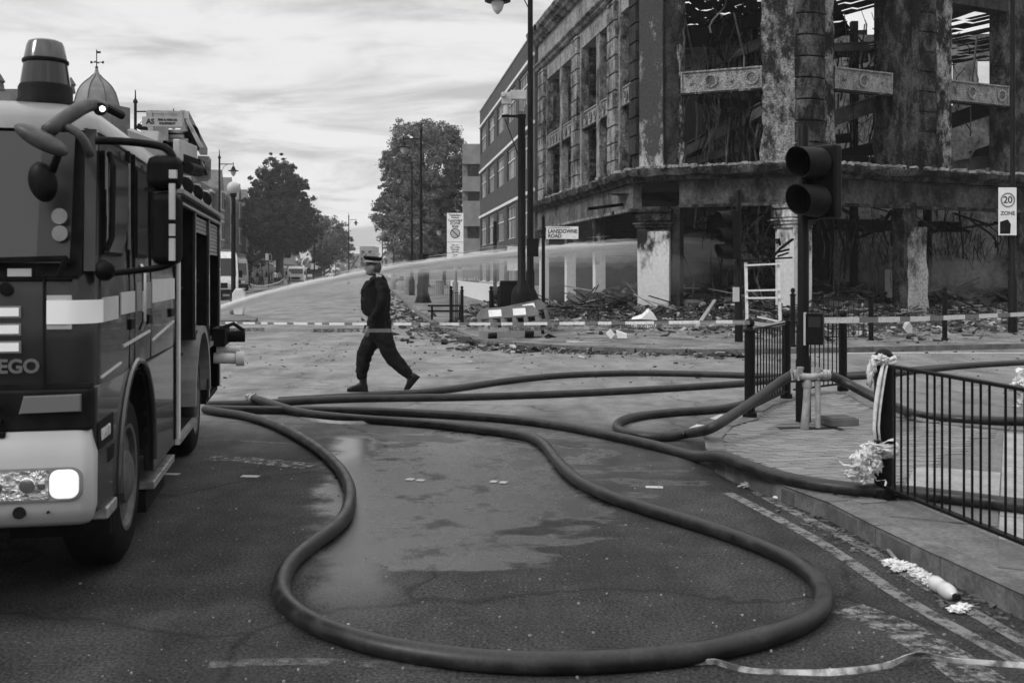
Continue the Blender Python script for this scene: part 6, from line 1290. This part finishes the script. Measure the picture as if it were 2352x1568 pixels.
p0 = TA(406.5, 305.5, 9.0); F = Matrix.Translation(p0) @ Matrix.Rotation(radians(1), 4, 'Y') @ Matrix.Rotation(pi/2, 4, 'X'); b = MB(); b.M = F; b.box((0, 0, 0), (.355, .085, .02)); b.build('roof_sign', mat('roof_sign', .30, .36, 3, .5), fe, world=True)
text_mesh('AS', .062, M['ink'], 'lettering', fe, F @ Matrix.Translation((-.105, 0, .012)), bold=.002); text_mesh('FIRE & RESCUE', .026, M['ink'], 'lettering', fe, F @ Matrix.Translation((.045, .017, .012)), bold=.0006); text_mesh('EQUIPMENT', .026, M['ink'], 'lettering', fe, F @ Matrix.Translation((.045, -.014, .012)), bold=.0006)
b = MB(); b.ab(TA(432, 402, 8.8), TA(494, 366, 9.3)); b.build('roof_locker', M['lgrey'], fe, world=True, bevel=.01)
b = MB(); b.ab(TA(460, 428, 8.9), TA(492, 404, 9.5)); b.tube([TA(470, 420, 8.85), TA(498, 428, 9.2)], .05, 12); b.build('roof_gear', M['dark'], fe, world=True)
b = MB(); [b.bar(TA(*a, 9.4), TA(*c, 9.4), .045) for a, c in (((496, 397), (522, 398)), ((520, 397), (519, 449)), ((519, 447), (484, 447)), ((496, 400), (516, 440)))]; b.build('roof_bracket', M['steel'], fe, world=True)
b = MB(); b.bar(TA(404, 318, 9.1), TA(404, 352, 9.1), .10, .06); b.build('sign_bracket', M['lgrey'], fe, world=True)
b = MB(); b.bar(TA(355, 342, 8.4), TA(398, 345, 8.4), .05, .1); b.build('roof_fairing', M['lgrey'], fe, world=True)
b = MB(); b.rings([[dp(318, 325, 7.9), dp(392, 352, 7.9), dp(402, 400, 7.9), dp(330, 400, 7.9)], [dp(330, 322, 9), dp(404, 350, 9), dp(420, 420, 9), dp(330, 400, 9)]]); b.build('body_front', M['grey'], fe, world=True)
# blue light beacon
q = dp(114, 258, 5.05); bq = tb(lambda b: (setattr(b, 'M', root_m(fe).inverted() @ Matrix.Translation(q)), b.lathe([(.135, -.02), (.135, .0), (.125, .02), (.125, .07), (.118, .085)], 28)), 'beacon', M['dark'], smooth=True)
tb(lambda b: (setattr(b, 'M', root_m(fe).inverted() @ Matrix.Translation(q)), b.lathe([(.116, .085), (.100, .195)], 28)), 'beacon_base', glass('beacon_dark', .012, .12), bq, smooth=True)
tb(lambda b: (setattr(b, 'M', root_m(fe).inverted() @ Matrix.Translation(q)), b.lathe([(.105, .192), (.107, .197), (.107, .207), (.102, .212)], 28)), 'beacon_band', M['dark'], bq, smooth=True)
tb(lambda b: (setattr(b, 'M', root_m(fe).inverted() @ Matrix.Translation(q)), b.lathe([(.100, .21), (.086, .28), (.078, .298), (.06, .306), (.001, .309)], 28)), 'beacon_dome', glass('beacon_glass', .06, .15), bq, smooth=True)
# kerb-view mirror arm over the windscreen and the side mirrors
M['arm'] = mat('mirror_arm', .045, .085, 14, .45)
tb(lambda b: None, 'x', M['dark']) if 0 else None
b = MB(); b.tube(spline([dp(262, 268, 4.72), dp(235, 262, 4.66), dp(205, 270, 4.6), dp(165, 295, 4.52), dp(118, 330, 4.45)], .03), [.022+.012*sin(min(1, i/7)*pi*.62) for i in range(200)][:len(spline([dp(262, 268, 4.72), dp(235, 262, 4.66), dp(205, 270, 4.6), dp(165, 295, 4.52), dp(118, 330, 4.45)], .03))], 12); b.tube(spline([dp(160, 316, 4.5), dp(190, 330, 4.5), dp(212, 355, 4.52), dp(227, 392, 4.55)], .03), .019, 10); ma_ = b.build('mirror_arm', M['arm'], fe, world=True, smooth='full')
def ell(b, c, a, w_, h, th):      # flattened mirror shell: c centre, a tilt in the picture plane
    Fm = Matrix.Translation(c) @ Matrix.Rotation(a, 4, 'Y'); b.M = Fm; b.ball((0, 0, 0), 1, 10, (w_, th, h)); b.M = Matrix.Identity(4)
b = MB(); ell(b, dp(103, 350, 4.44), radians(28), .132, .042, .046); b.build('front_mirror', M['arm'], fe, world=True, smooth='full')
b = MB(); b.tube([dp(150, 375, 4.5), dp(130, 430, 4.5)], .018, 8); ell(b, dp(107, 455, 4.5), radians(75), .092, .062, .035); b.build('round_mirror', M['black'], fe, world=True, smooth='full')
b = MB(); b.tube([dp(262, 268, 4.78), dp(305, 290, 4.9)], .02, 8); b.build('deflector', M['black'], fe, world=True)
b = MB(); b.ball(dp(256, 273, 4.62), .013, 8); b.build('marker_lamp', emit('lit_marker', .9, 1.6), fe, world=True, smooth='full')
b = MB(); b.tube([dp(252, 272, 4.7), dp(250, 274, 4.65)], .03, 12); b.build('marker_lamp_base', M['dark'], fe, world=True)
ym = 4.82
b = MB(); b.tube(spline([dp(238, 352, 4.75), dp(300, 354, 4.8), dp(365, 360, ym), dp(412, 370, ym), dp(430, 390, ym), dp(434, 425, ym)], .03), .019, 10); b2_ = MB(); b2_.tube(spline([dp(245, 690, 4.72), dp(285, 683, 4.76), (dp(350, 676, ym)), dp(405, 668, ym), dp(432, 655, ym), dp(437, 620, ym)], .03), .016, 10); b2_.build('mirror_bracket', M['black'], fe, world=True, smooth='full'); b.build('mirror_bracket', M['black'], fe, world=True, smooth='full')
b = MB(); b.ball(dp(262, 676, 4.72), .046, 10, (1, 1, 1.1)); b.build('bracket_joint', M['black'], fe, world=True, smooth='full')
def mirror(px0, py0, px1, py1, nm, bev):
    b = MB(); b.ab(dp(px0, py1, ym-.04), dp(px1, py0, ym-.04)+Vector((0, .12, 0))); return b.build(nm, M['black'], fe, world=True, bevel=bev)
mirror(357, 384, 446, 476, 'side_mirror', .05); mm_ = mirror(370, 478, 444, 664, 'side_mirror', .045)
for y0, y1 in ((425, 446), (459, 549), (560, 590), (596, 652)): b = MB(); b.ab(dp(422, y1, ym-.075), dp(440 if y0 < 450 else 435, y0, ym-.075)+Vector((0, .02, 0))); b.build('reflective_block', mat('reflector_strip', .42, .5, 9, .5) if y0 == 425 else bpy.data.materials['reflector_strip'], fe, world=True)
b = MB(); b.tube([dp(375, 478, ym), dp(375, 470, ym)], .03, 8); b.build('mirror_hinge', M['black'], fe, world=True)
# ------------------------------------------------------------------ other vehicles along the street
def van(name, label, cat, loc, rz, w_, h, l, m, chev=False, board=False):
    t = thing(name, loc, label, cat, rz=rz)
    def q(fn, nm, mm, par=None, **kw): b = MB(); fn(b); return b.build(nm, mm, par or t, **kw)
    hw = w_/2
    q(lambda b: b.rings([[(-hw, y0, z), (hw, y0, z), (hw, l, z), (-hw, l, z)] for z, y0 in ((.35, 0), (1.0, -.02), (1.35, .05))]+[[(-hw*.94, .55, h*.9), (hw*.94, .55, h*.9), (hw*.94, l, h*.9), (-hw*.94, l, h*.9)], [(-hw*.85, .8, h), (hw*.85, .8, h), (hw*.85, l-.1, h), (-hw*.85, l-.1, h)]]), 'body', m, bevel=.05)
    q(lambda b: b.rings([[(-hw*.88, .065, 1.4), (hw*.88, .065, 1.4), (hw*.84, .48, h*.86), (-hw*.84, .48, h*.86)], [(-hw*.88, .04, 1.4), (hw*.88, .04, 1.4), (hw*.84, .46, h*.86), (-hw*.84, .46, h*.86)]]), 'windscreen', M['pane'])
    q(lambda b: [b.ab((s*hw-.012, .7, 1.4), (s*hw+.012, 1.5, h*.82)) for s in (-1, 1)], 'side_window', M['pane'])
    for s in (-1, 1):
        q(lambda b: b.ab((s*hw*.62-.14, -.045, .72), (s*hw*.62+.14, -.0, .92)), 'headlight', M['lampglass']); q(lambda b: b.ab((s*(hw+.02), .3, 1.3), (s*(hw+.22), .4, 1.7)), 'wing_mirror', M['black'])
        for y in (.9, l-.9): q(lambda b: (setattr(b, 'M', Matrix.Translation((s*(hw-.1), y, .38)) @ Matrix.Rotation(pi/2, 4, 'Y')), b.lathe([(.2, -.11), (.36, -.11), (.38, -.05), (.38, .05), (.36, .11), (.2, .11)], 18)), 'wheel', M['rubber'])
    q(lambda b: b.ab((-.5, -.05, .7), (.5, -.03, 1.0)), 'grille', M['dark']); q(lambda b: b.ab((-hw, -.1, .35), (hw, .1, .62)), 'bumper', M['dark'])
    q(lambda b: [b.ab((-hw*.8, .8, h), (-.15, 1.1, h+.14)), b.ab((.15, .8, h), (hw*.8, 1.1, h+.14))], 'light_bar', M['grey'])
    return t
van('ambulance', 'white emergency van half hidden behind the rear of the fire engine', 'van', at(502, 58.5, 0), radians(15.5), 2.2, 2.8, 6, M['white'])
van('fire_van', 'second grey emergency van behind the globe lamp post', 'van', at(538, 82, 0), radians(15), 2.2, 2.7, 6, M['grey'])
v3 = van('support_van', 'white van parked left of the chevron truck down the road', 'van', at(679, 126, 0), radians(9), 2.0, 2.35, 5, M['white'])
ct = thing('chevron_truck', at(722, 148, 0), 'works truck with striped chevron boards and a raised panel down the road', 'truck', rz=radians(9))
def q(fn, nm, mm, par=None, **kw): b = MB(); fn(b); return b.build(nm, mm, par or ct, **kw)
q(lambda b: [b.ab((-1.1, 0, .5), (1.1, 6, 2.2))], 'body', M['dark']); q(lambda b: b.ab((-1.1, 4, 2.2), (1.1, 6, 2.8)), 'cab', M['grey'])
q(lambda b: b.rings([[(-.55, -.05, 2.0), (.45, -.05, 2.0), (.6, .25, 3.45), (-.35, .25, 3.45)], [(-.55, .0, 2.0), (.45, .0, 2.0), (.6, .3, 3.45), (-.35, .3, 3.45)]]), 'raised_panel', M['lgrey'])
for s in (-1, 1):
    q(lambda b: b.ab((s*1.15, -.2, .5), (s*2.1, -.15, 2.2)), 'chevron_board', M['white'])
    for k in range(3): z0 = .45+k*.62; q(lambda b: b.rings([[(s*1.15, y, z0+(.0 if s < 0 else 0)), (s*2.1, y, z0+.5), (s*2.1, y, z0+.8), (s*1.15, y, z0+.3)] for y in (-.23, -.2)]), 'chevron', M['dark'])
    q(lambda b: b.ab((s*.9-.12, -.1, .15), (s*.9+.12, .6, .9)), 'wheel', M['rubber'])
q(lambda b: b.ab((-1, -.1, .9), (-.3, -.05, 1.3)), 'lamp_panel', M['white'])
van('car', 'small white van at the far end of the road beside the officer', 'van', at(884, 175, 0), radians(9), 2.0, 2.2, 5, M['white'])
van('car', 'dark vehicle under the large tree at the far right of the road', 'van', at(925, 150, 0), radians(9), 2.0, 2.2, 5, M['grey'])
# ------------------------------------------------------------------ people
def skin_mesh(name, verts, edges, root=0, sub=2):
    """verts: (x, y, z, rx, ry); grows one continuous surface over the joints"""
    me = bpy.data.meshes.new(name); me.from_pydata([v[:3] for v in verts], edges, []); o = bpy.data.objects.new(name, me); COL.objects.link(o)
    o.modifiers.new('skin', 'SKIN'); sv_ = me.skin_vertices[0].data
    for i, v in enumerate(verts): sv_[i].radius = (v[3], v[4] if len(v) > 4 else v[3]); sv_[i].use_root = (i == root)
    ss = o.modifiers.new('sub', 'SUBSURF'); ss.levels = sub; ss.render_levels = sub
    dg = bpy.context.evaluated_depsgraph_get(); m2 = bpy.data.meshes.new_from_object(o.evaluated_get(dg)); bpy.data.objects.remove(o); m2.name = name; m2.shade_smooth(); return m2
def mobj(name, me, mats, parent, pick=None):
    me.materials.clear()
    for m in (mats if isinstance(mats, (list, tuple)) else [mats]): me.materials.append(m)
    if pick:
        for p in me.polygons: p.material_index = pick(p.center)
    o = bpy.data.objects.new(name, me); COL.objects.link(o); o.parent = parent; return o
M['jacket'] = mat('black_uniform', .004, .012, 7, .75, bump=.4, spec=.08); M['trouser'] = mat('black_trousers', .005, .014, 9, .8, bump=.4, spec=.08); M['skin'] = mat('skin', .12, .19, 12, .55)
M['boot'] = mat('boot_leather', .006, .014, 12, .4); M['vest'] = mat('vest', .006, .016, 9, .7, bump=.4, spec=.08)
k = .001306
def O(cx, cy, y=0.0): return ((cx-300)*k, y, (1500-cy)*k)
def ov(cx, cy, y, r, r2=None): return O(cx, cy, y)+(r, r2 or r)
po = thing('person', at(855, 13.8, 0), 'officer in dark uniform and peaked cap striding left across the road', 'person'); po.location.x = at(854, 13.8).x
po.location = Vector(((932.7-1280)/2560*13.8, 13.8, 0))
V = [ov(378, 860, 0, .165, .15),                      # 0 pelvis
     ov(372, 720, 0, .178, .16), ov(355, 560, 0, .205, .17), ov(350, 430, 0, .195, .18), ov(358, 345, 0, .145, .15), ov(330, 290, 0, .062, .062), ov(300, 235, 0, .070, .066), ov(297, 170, 0, .080, .070),   # 1-7 spine, neck, head
     ov(385, 335, -.17, .075, .075), ov(430, 460, -.245, .088), ov(418, 600, -.26, .082), ov(345, 715, -.255, .068), ov(290, 780, -.24, .050),          # 8-12 near arm
     ov(345, 345, .17, .07), ov(300, 470, .235, .064), ov(330, 600, .25, .055), ov(300, 720, .24, .045),                                                  # 13-16 far arm
     ov(320, 925, .085, .132), ov(215, 1060, .09, .122), ov(186, 1180, .09, .105), ov(174, 1320, .09, .086), ov(168, 1395, .09, .062),                    # 17-21 leading leg
     ov(420, 930, -.085, .130), ov(470, 1080, -.09, .118), ov(550, 1190, -.09, .102), ov(660, 1290, -.09, .078), ov(708, 1345, -.09, .062)]                # 22-26 trailing leg
Eg = [(0, 1), (1, 2), (2, 3), (3, 4), (4, 5), (5, 6), (6, 7), (4, 8), (8, 9), (9, 10), (10, 11), (11, 12), (4, 13), (13, 14), (14, 15), (15, 16), (0, 17), (17, 18), (18, 19), (19, 20), (20, 21), (0, 22), (22, 23), (23, 24), (24, 25), (25, 26)]
bm_ = skin_mesh('body', V, Eg, sub=3)
for v_ in bm_.vertices:
    q_ = v_.co; a_ = .016 if q_.z > .95 else .019
    if q_.z > 1.57: a_ = 0
    n_ = noise.noise(Vector((q_.x*6, q_.y*6, q_.z*17+q_.x*9)))+.5*noise.noise(Vector((q_.x*15, q_.y*15, q_.z*34-q_.x*20)))
    v_.co = q_+v_.normal*(n_*a_)
headz = (1500-300)*k
body = mobj('body', bm_, [M['jacket'], M['trouser'], M['skin']], po, lambda c: 2 if c.z > headz+.02 else (1 if c.z < (1500-840)*k and abs(c.y) < .2 else 0))
# face: nose, brow, chin, ear
b = MB(); b.ball(O(297, 215, 0), 1, 12, (.092, .074, .112)); b.ball(O(268, 255, 0), 1, 10, (.052, .05, .055)); b.ball(O(225, 226, 0), .017, 6, (1.1, .8, 1.2)); b.ball(O(240, 272, 0), .024, 6, (1, 1.2, .8)); b.ball(O(229, 250, 0), .016, 5, (.8, 1.3, .5)); b.build('face', M['skin'], po, smooth='full')
for s in (-1, 1): b = MB(); b.ball(O(310, 222, s*.078), .018, 6, (.9, .5, 1.5)); b.build('ear', M['skin'], po, smooth='full')
for s in (-1, 1): b = MB(); b.ball(O(233, 208, s*.028), .009, 6, (.7, 1.2, .6)); b.build('eye', M['ink'], po, smooth='full')
b = MB(); b.ball(O(332, 212, 0), .086, 10, (.85, .93, 1.15)); b.build('hair', mat('grey_hair', .03, .07, 40, .8), po, smooth='full')
cp0 = Vector(O(296, 150, 0)); Rt = Matrix.Rotation(radians(5), 3, 'Y')
cap_ = MB(); cap_.lathe([(.097, -.014), (.100, .0), (.103, .010)], 24, cp0, Rt); cb_ = cap_.build('cap_band', M['lgrey'], po, smooth=True)
b = MB(); b.lathe([(.101, .010), (.126, .034), (.130, .052), (.118, .062), (.06, .068), (.001, .069)], 24, cp0, Rt); b.build('cap_top', M['jacket'], po, smooth=True)
b = MB(); b.lathe([(.092, -.036), (.096, -.014)], 24, cp0, Rt); b.rings([[cp0+Vector((-.088*cos(a)-.0, .088*sin(a), -.022)) for a in [-1.1+2.2*i/8 for i in range(9)]]+[cp0+Vector((-.088*cos(a)-.042*cos(a*1.3), .09*sin(a), -.040)) for a in [1.1-2.2*i/8 for i in range(9)]]]+[[p+Vector((0, 0, -.006)) for p in ([cp0+Vector((-.088*cos(a), .088*sin(a), -.022)) for a in [-1.1+2.2*i/8 for i in range(9)]]+[cp0+Vector((-.088*cos(a)-.042*cos(a*1.3), .09*sin(a), -.040)) for a in [1.1-2.2*i/8 for i in range(9)]])]]); b.build('cap_peak', M['boot'], po)
b = MB(); b.box(Vector(O(376, 318, -.185)), (.07, .012, .075), rot=Matrix.Rotation(radians(8), 3, 'Y') @ Matrix.Rotation(radians(28), 3, 'X')); b.build('epaulette', M['white'], po)
b = MB(); b.box(Vector(O(376, 318, -.191)), (.02, .010, .03), rot=Matrix.Rotation(radians(8), 3, 'Y') @ Matrix.Rotation(radians(28), 3, 'X')); b.build('epaulette_badge', M['dark'], po)
b = MB(); b.rings([[Vector(O(cx, cy, 0))+Vector((sx*.5*w_, sy*d_, 0)) for sx, sy in ((-1, -.6), (-.5, -1), (.6, -1), (.6, 1), (-.5, 1), (-1, .6))] for cx, cy, w_, d_ in ((290, 345, .16, .10), (268, 420, .20, .15), (262, 560, .22, .165), (268, 670, .19, .16), (280, 712, .13, .14))]); b.build('stab_vest', M['vest'], po, bevel=.025)
for cy, h in ((470, .11), (600, .13)): b = MB(); b.box(Vector(O(215, cy, -.10)), (.07, .09, h)); b.build('vest_pocket', M['jacket'], po, bevel=.018)
b = MB(); b.box(Vector(O(285, 372, -.155)), (.035, .012, .03)); b.build('shoulder_badge', M['grey'], po)
b = MB(); b.lathe([(.162, -.03), (.166, 0), (.162, .03)], 24, Vector(O(372, 770, 0))); b.v = [(x, y*.86, z) for x, y, z in b.v]; b.build('belt', M['boot'], po, smooth=True)
for cx, yy, h in ((480, -.10, .13), (430, -.14, .10), (350, -.145, .09)): b = MB(); b.box(Vector(O(cx, 800, yy)), (.05, .05, h)); b.build('belt_pouch', M['boot'], po, bevel=.012)
b = MB(); b.tube([O(240, 800, -.15), O(215, 880, -.16)], .014, 8); b.build('baton', M['boot'], po)
# hands: palm and five bent fingers each
def hand(c, y, s, name='hand'):
    x0, _, z0 = O(c[0], c[1], y); P = [(x0, y, z0, .026, .016), (x0-.012, y, z0-.045, .030, .016), (x0-.020, y, z0-.080, .030, .014)]; E_ = [(0, 1), (1, 2)]
    me = skin_mesh(name, P, E_, sub=2); h = mobj(name, me, M['skin'], po)
    for i in range(4):
        dx = -.022+i*.0145; L_ = (.030, .036, .034, .026)[i]
        fm = skin_mesh('finger', [(x0-.020+dx, y, z0-.085, .009), (x0-.022+dx, y+.006*s, z0-.085-L_, .0085), (x0-.014+dx, y+.02*s, z0-.085-L_*1.75, .007)], [(0, 1), (1, 2)], sub=1); mobj('finger', fm, M['skin'], h)
    tm = skin_mesh('thumb', [(x0-.030, y, z0-.03, .011), (x0-.050, y+.012*s, z0-.058, .010), (x0-.052, y+.02*s, z0-.085, .008)], [(0, 1), (1, 2)], sub=1); mobj('thumb', tm, M['skin'], h)
hand((275, 808), -.228, 1); hand((290, 745), .238, -1)
def boot(p, ang, name='boot'):
    Fm = Matrix.Translation(p) @ Matrix.Rotation(ang, 4, 'Y'); b = MB(); b.M = Fm      # toe towards -x, sole at z=0
    rg = []
    for x, w_, z0, z1 in ((.085, .03, .012, .07), (.07, .040, 0, .13), (.02, .044, 0, .155), (-.03, .043, 0, .12), (-.09, .050, 0, .085), (-.15, .046, .0, .07), (-.19, .028, .010, .045)):
        rg.append([(x, w_*cos(a), (z0+z1)/2+(z1-z0)/2*(abs(sin(a))**.6)*(1 if sin(a) > 0 else -1)) for a in [2*pi*i/14 for i in range(14)]])
    b.rings(rg); b.tube([(.025, 0, .08), (.02, 0, .20)], [.05, .054], 14); o = b.build(name, M['boot'], po, smooth=True)
    c = MB(); c.M = Fm; c.rings([[(x, s*w_, z) for x, w_ in ((.09, .02), (.07, .044), (-.03, .044), (-.09, .053), (-.16, .048), (-.195, .02)) for s in (1,)]+[(x, -w_, z) for x, w_ in ((-.195, .02), (-.16, .048), (-.09, .053), (-.03, .044), (.07, .044), (.09, .02))] for z in (-.004, .018)]); c.build('sole', M['rubber'], o)
boot(Vector(O(170, 1497, .09)), 0.0)
boot(Vector(O(668, 1478, -.09))+Vector((.14, 0, .12))+Vector((-.04, 0, -.0)), radians(-50))
# ---- the small crowd and workers far down the left pavement
def figure(label, loc, rz, H, m1, m2, stride, arms, group):
    t = thing('person', loc, label, 'person', rz=rz, group=group); s = H/1.75
    V = [(0, 0, .95, .12, .15), (0, 0, 1.2, .10, .15), (0, 0, 1.40, .10, .17), (0, 0, 1.50, .05, .05), (0, 0, 1.64, .075, .08), (0, .20, 1.40, .05, .05), (.03*arms, .26, 1.12, .045, .045), (.15*arms, .26, .88, .035, .035), (0, -.20, 1.40, .05, .05), (-.03*arms, -.26, 1.12, .045, .045), (-.1*arms, -.26, .88, .035, .035),
         (.05*stride, .09, .5, .07, .07), (.16*stride, .1, .06, .05, .05), (-.05*stride, -.09, .5, .07, .07), (-.2*stride, -.1, .06, .05, .05)]
    V = [(x*s, y*s, z*s, r*s, q*s) for x, y, z, r, q in V]
    me = skin_mesh('body', V, [(0, 1), (1, 2), (2, 3), (3, 4), (2, 5), (5, 6), (6, 7), (2, 8), (8, 9), (9, 10), (0, 11), (11, 12), (0, 13), (13, 14)], sub=1)
    mobj('body', me, [m1, m2, M['skin']], t, lambda c: 2 if c.z > 1.52*s else (1 if c.z < .95*s and abs(c.y) < .2*s else 0)); b = MB(); b.ball((0, 0, 1.70*s), .085*s, 5, (1, 1, .7)); b.build('hair', M['ink'], t); 
    for x, y in ((.16*stride+.05, .1), (-.2*stride+.05, -.1)): b = MB(); b.box((x*s, y*s, .03), (.24*s, .09*s, .06)); b.build('shoe', M['ink'], t)
    return t
MC = {'dark': M['vest'], 'white': M['white'], 'grey': M['grey'], 'pale': M['lgrey']}
R.seed(91)
crowd = [(572, 96, 'dark', 'dark', 'person in black standing close behind the pale van at the left'), (580, 110, 'grey', 'dark', 'person in a grey top left of the lamp post in the crowd'), (591, 118, 'dark', 'grey', 'person in a dark top and grey trousers under the awning end'),
         (603, 120, 'grey', 'dark', 'person in grey standing between the posts under the awning'), (612, 115, 'dark', 'pale', 'person with pale trousers walking before the awning'), (618, 121, 'dark', 'dark', 'person all in black under the middle of the awning'),
         (632, 114, 'white', 'dark', 'person in a bright white shirt left of the dark tree trunk'), (641, 117, 'pale', 'dark', 'person in a pale top touching the left of the dark tree trunk'), (665, 117, 'white', 'dark', 'person in a white top right of the dark tree trunk'),
         (759, 135, 'white', 'dark', 'lone figure with white top right of the chevron truck'), (597, 122, 'pale', 'dark', 'person with a pale top at the back of the awning crowd'), (625, 122, 'grey', 'grey', 'person in grey behind the one in the white shirt')]
for x, Y, a, c, lab in crowd: figure(lab, at(x, Y, .1 if x < 700 else 0), R.uniform(0, 6), R.uniform(1.62, 1.82), MC[a], MC[c], R.choice((0, .6, 1)), R.uniform(-1, 1), 'people down the street')
ribbon('cordon_tape', 'far cordon tape looping below the crowd on the left pavement', [at(567, 100, 0)+Vector((0, 0, .62)), at(580, 100, 0)+Vector((0, 0, .35)), at(598, 101, 0)+Vector((0, 0, .25)), at(615, 103, 0)+Vector((0, 0, .3)), at(640, 108, 0)+Vector((0, 0, .55)), at(652, 112, 0)+Vector((0, 0, .9))], .12, M['tape'], step=.5)
for i, (x, Y) in enumerate(((617, 104), (567, 100))):
    t = thing('sign_post', at(x, Y, .1), ['slim post with a small white sign in front of the awning', 'short post holding the far cordon tape'][i], 'post'); b = MB(); b.lathe([(.07, 0), (.05, .3), (.04, 3.6 if i == 0 else 1.0)], 8); b.build('pole', M['black'], t)
    if i == 0: b = MB(); b.ab((-.32, -.05, 2.7), (-.02, -.02, 3.4)); b.build('sign_plate', M['white'], t); b = MB(); b.tube([(.15+.16*cos(a), -.03, 3.0+.42*sin(a)) for a in [2*pi*j/14 for j in range(15)]], .03, 5); b.build('hoop', M['lgrey'], t)
# low clutter on the far right footway: litter bin, young tree guards, benches
for i, (x, Y, w_, h) in enumerate(((870, 92, .6, 1.0), (903, 88, .5, 1.1), (936, 70, .5, 1.3), (1010, 70, .6, 1.0))):
    t = thing('litter_bin', at(x, Y, .1), ['dark litter bin far down the right pavement near the officer', 'second litter bin behind the officer on the right pavement', 'slatted bin beside the second lamp column', 'bin under the low dark tree on the right pavement'][i], 'bin'); b = MB(); b.lathe([(w_/2, 0), (w_/2, h*.9), (w_/2*1.1, h*.92), (w_/2*.8, h)], 12); b.build('drum', M['grey'], t)
for i, (x0, x1, Y) in enumerate(((985, 1035, 62), (920, 960, 82))): rail_panel(at(x0, Y, .1), at(x1, Y+1, .1), ['far guard railing right of the tall lamp column', 'far guard railing between the lamp columns'][i], n=10)
tg = thing('tree_guard', at(972, 50.5, .1), 'dark tapered tree guard at the foot of the tall lamp column', 'tree guard'); b = MB(); b.lathe([(.42, 0), (.26, .5), (.2, 1.5), (.22, 2.4)], 8); b.build('guard', M['black'], tg)
bn = thing('bench', G(990, 735, .1), 'low dark bench rail left of the small railing under the zone sign', 'bench'); 
for z in (.25, .42): b = MB(); b.ab((-.1, -.03, z), (1.0, .03, z+.06)); b.build('slat', M['black'], bn)
for x in (0, .9): b = MB(); b.ab((x, -.05, 0), (x+.06, .05, .45)); b.build('leg', M['black'], bn)
# ------------------------------------------------------------------ light haze over the whole street
hz = MB(); hz.ab((-120, -12, -1.2), (75, 420, 20)); hz.build('haze', volume('haze', .0004, 1.0), world=True, kind='stuff')
for m in bpy.data.materials: m.use_nodes and None
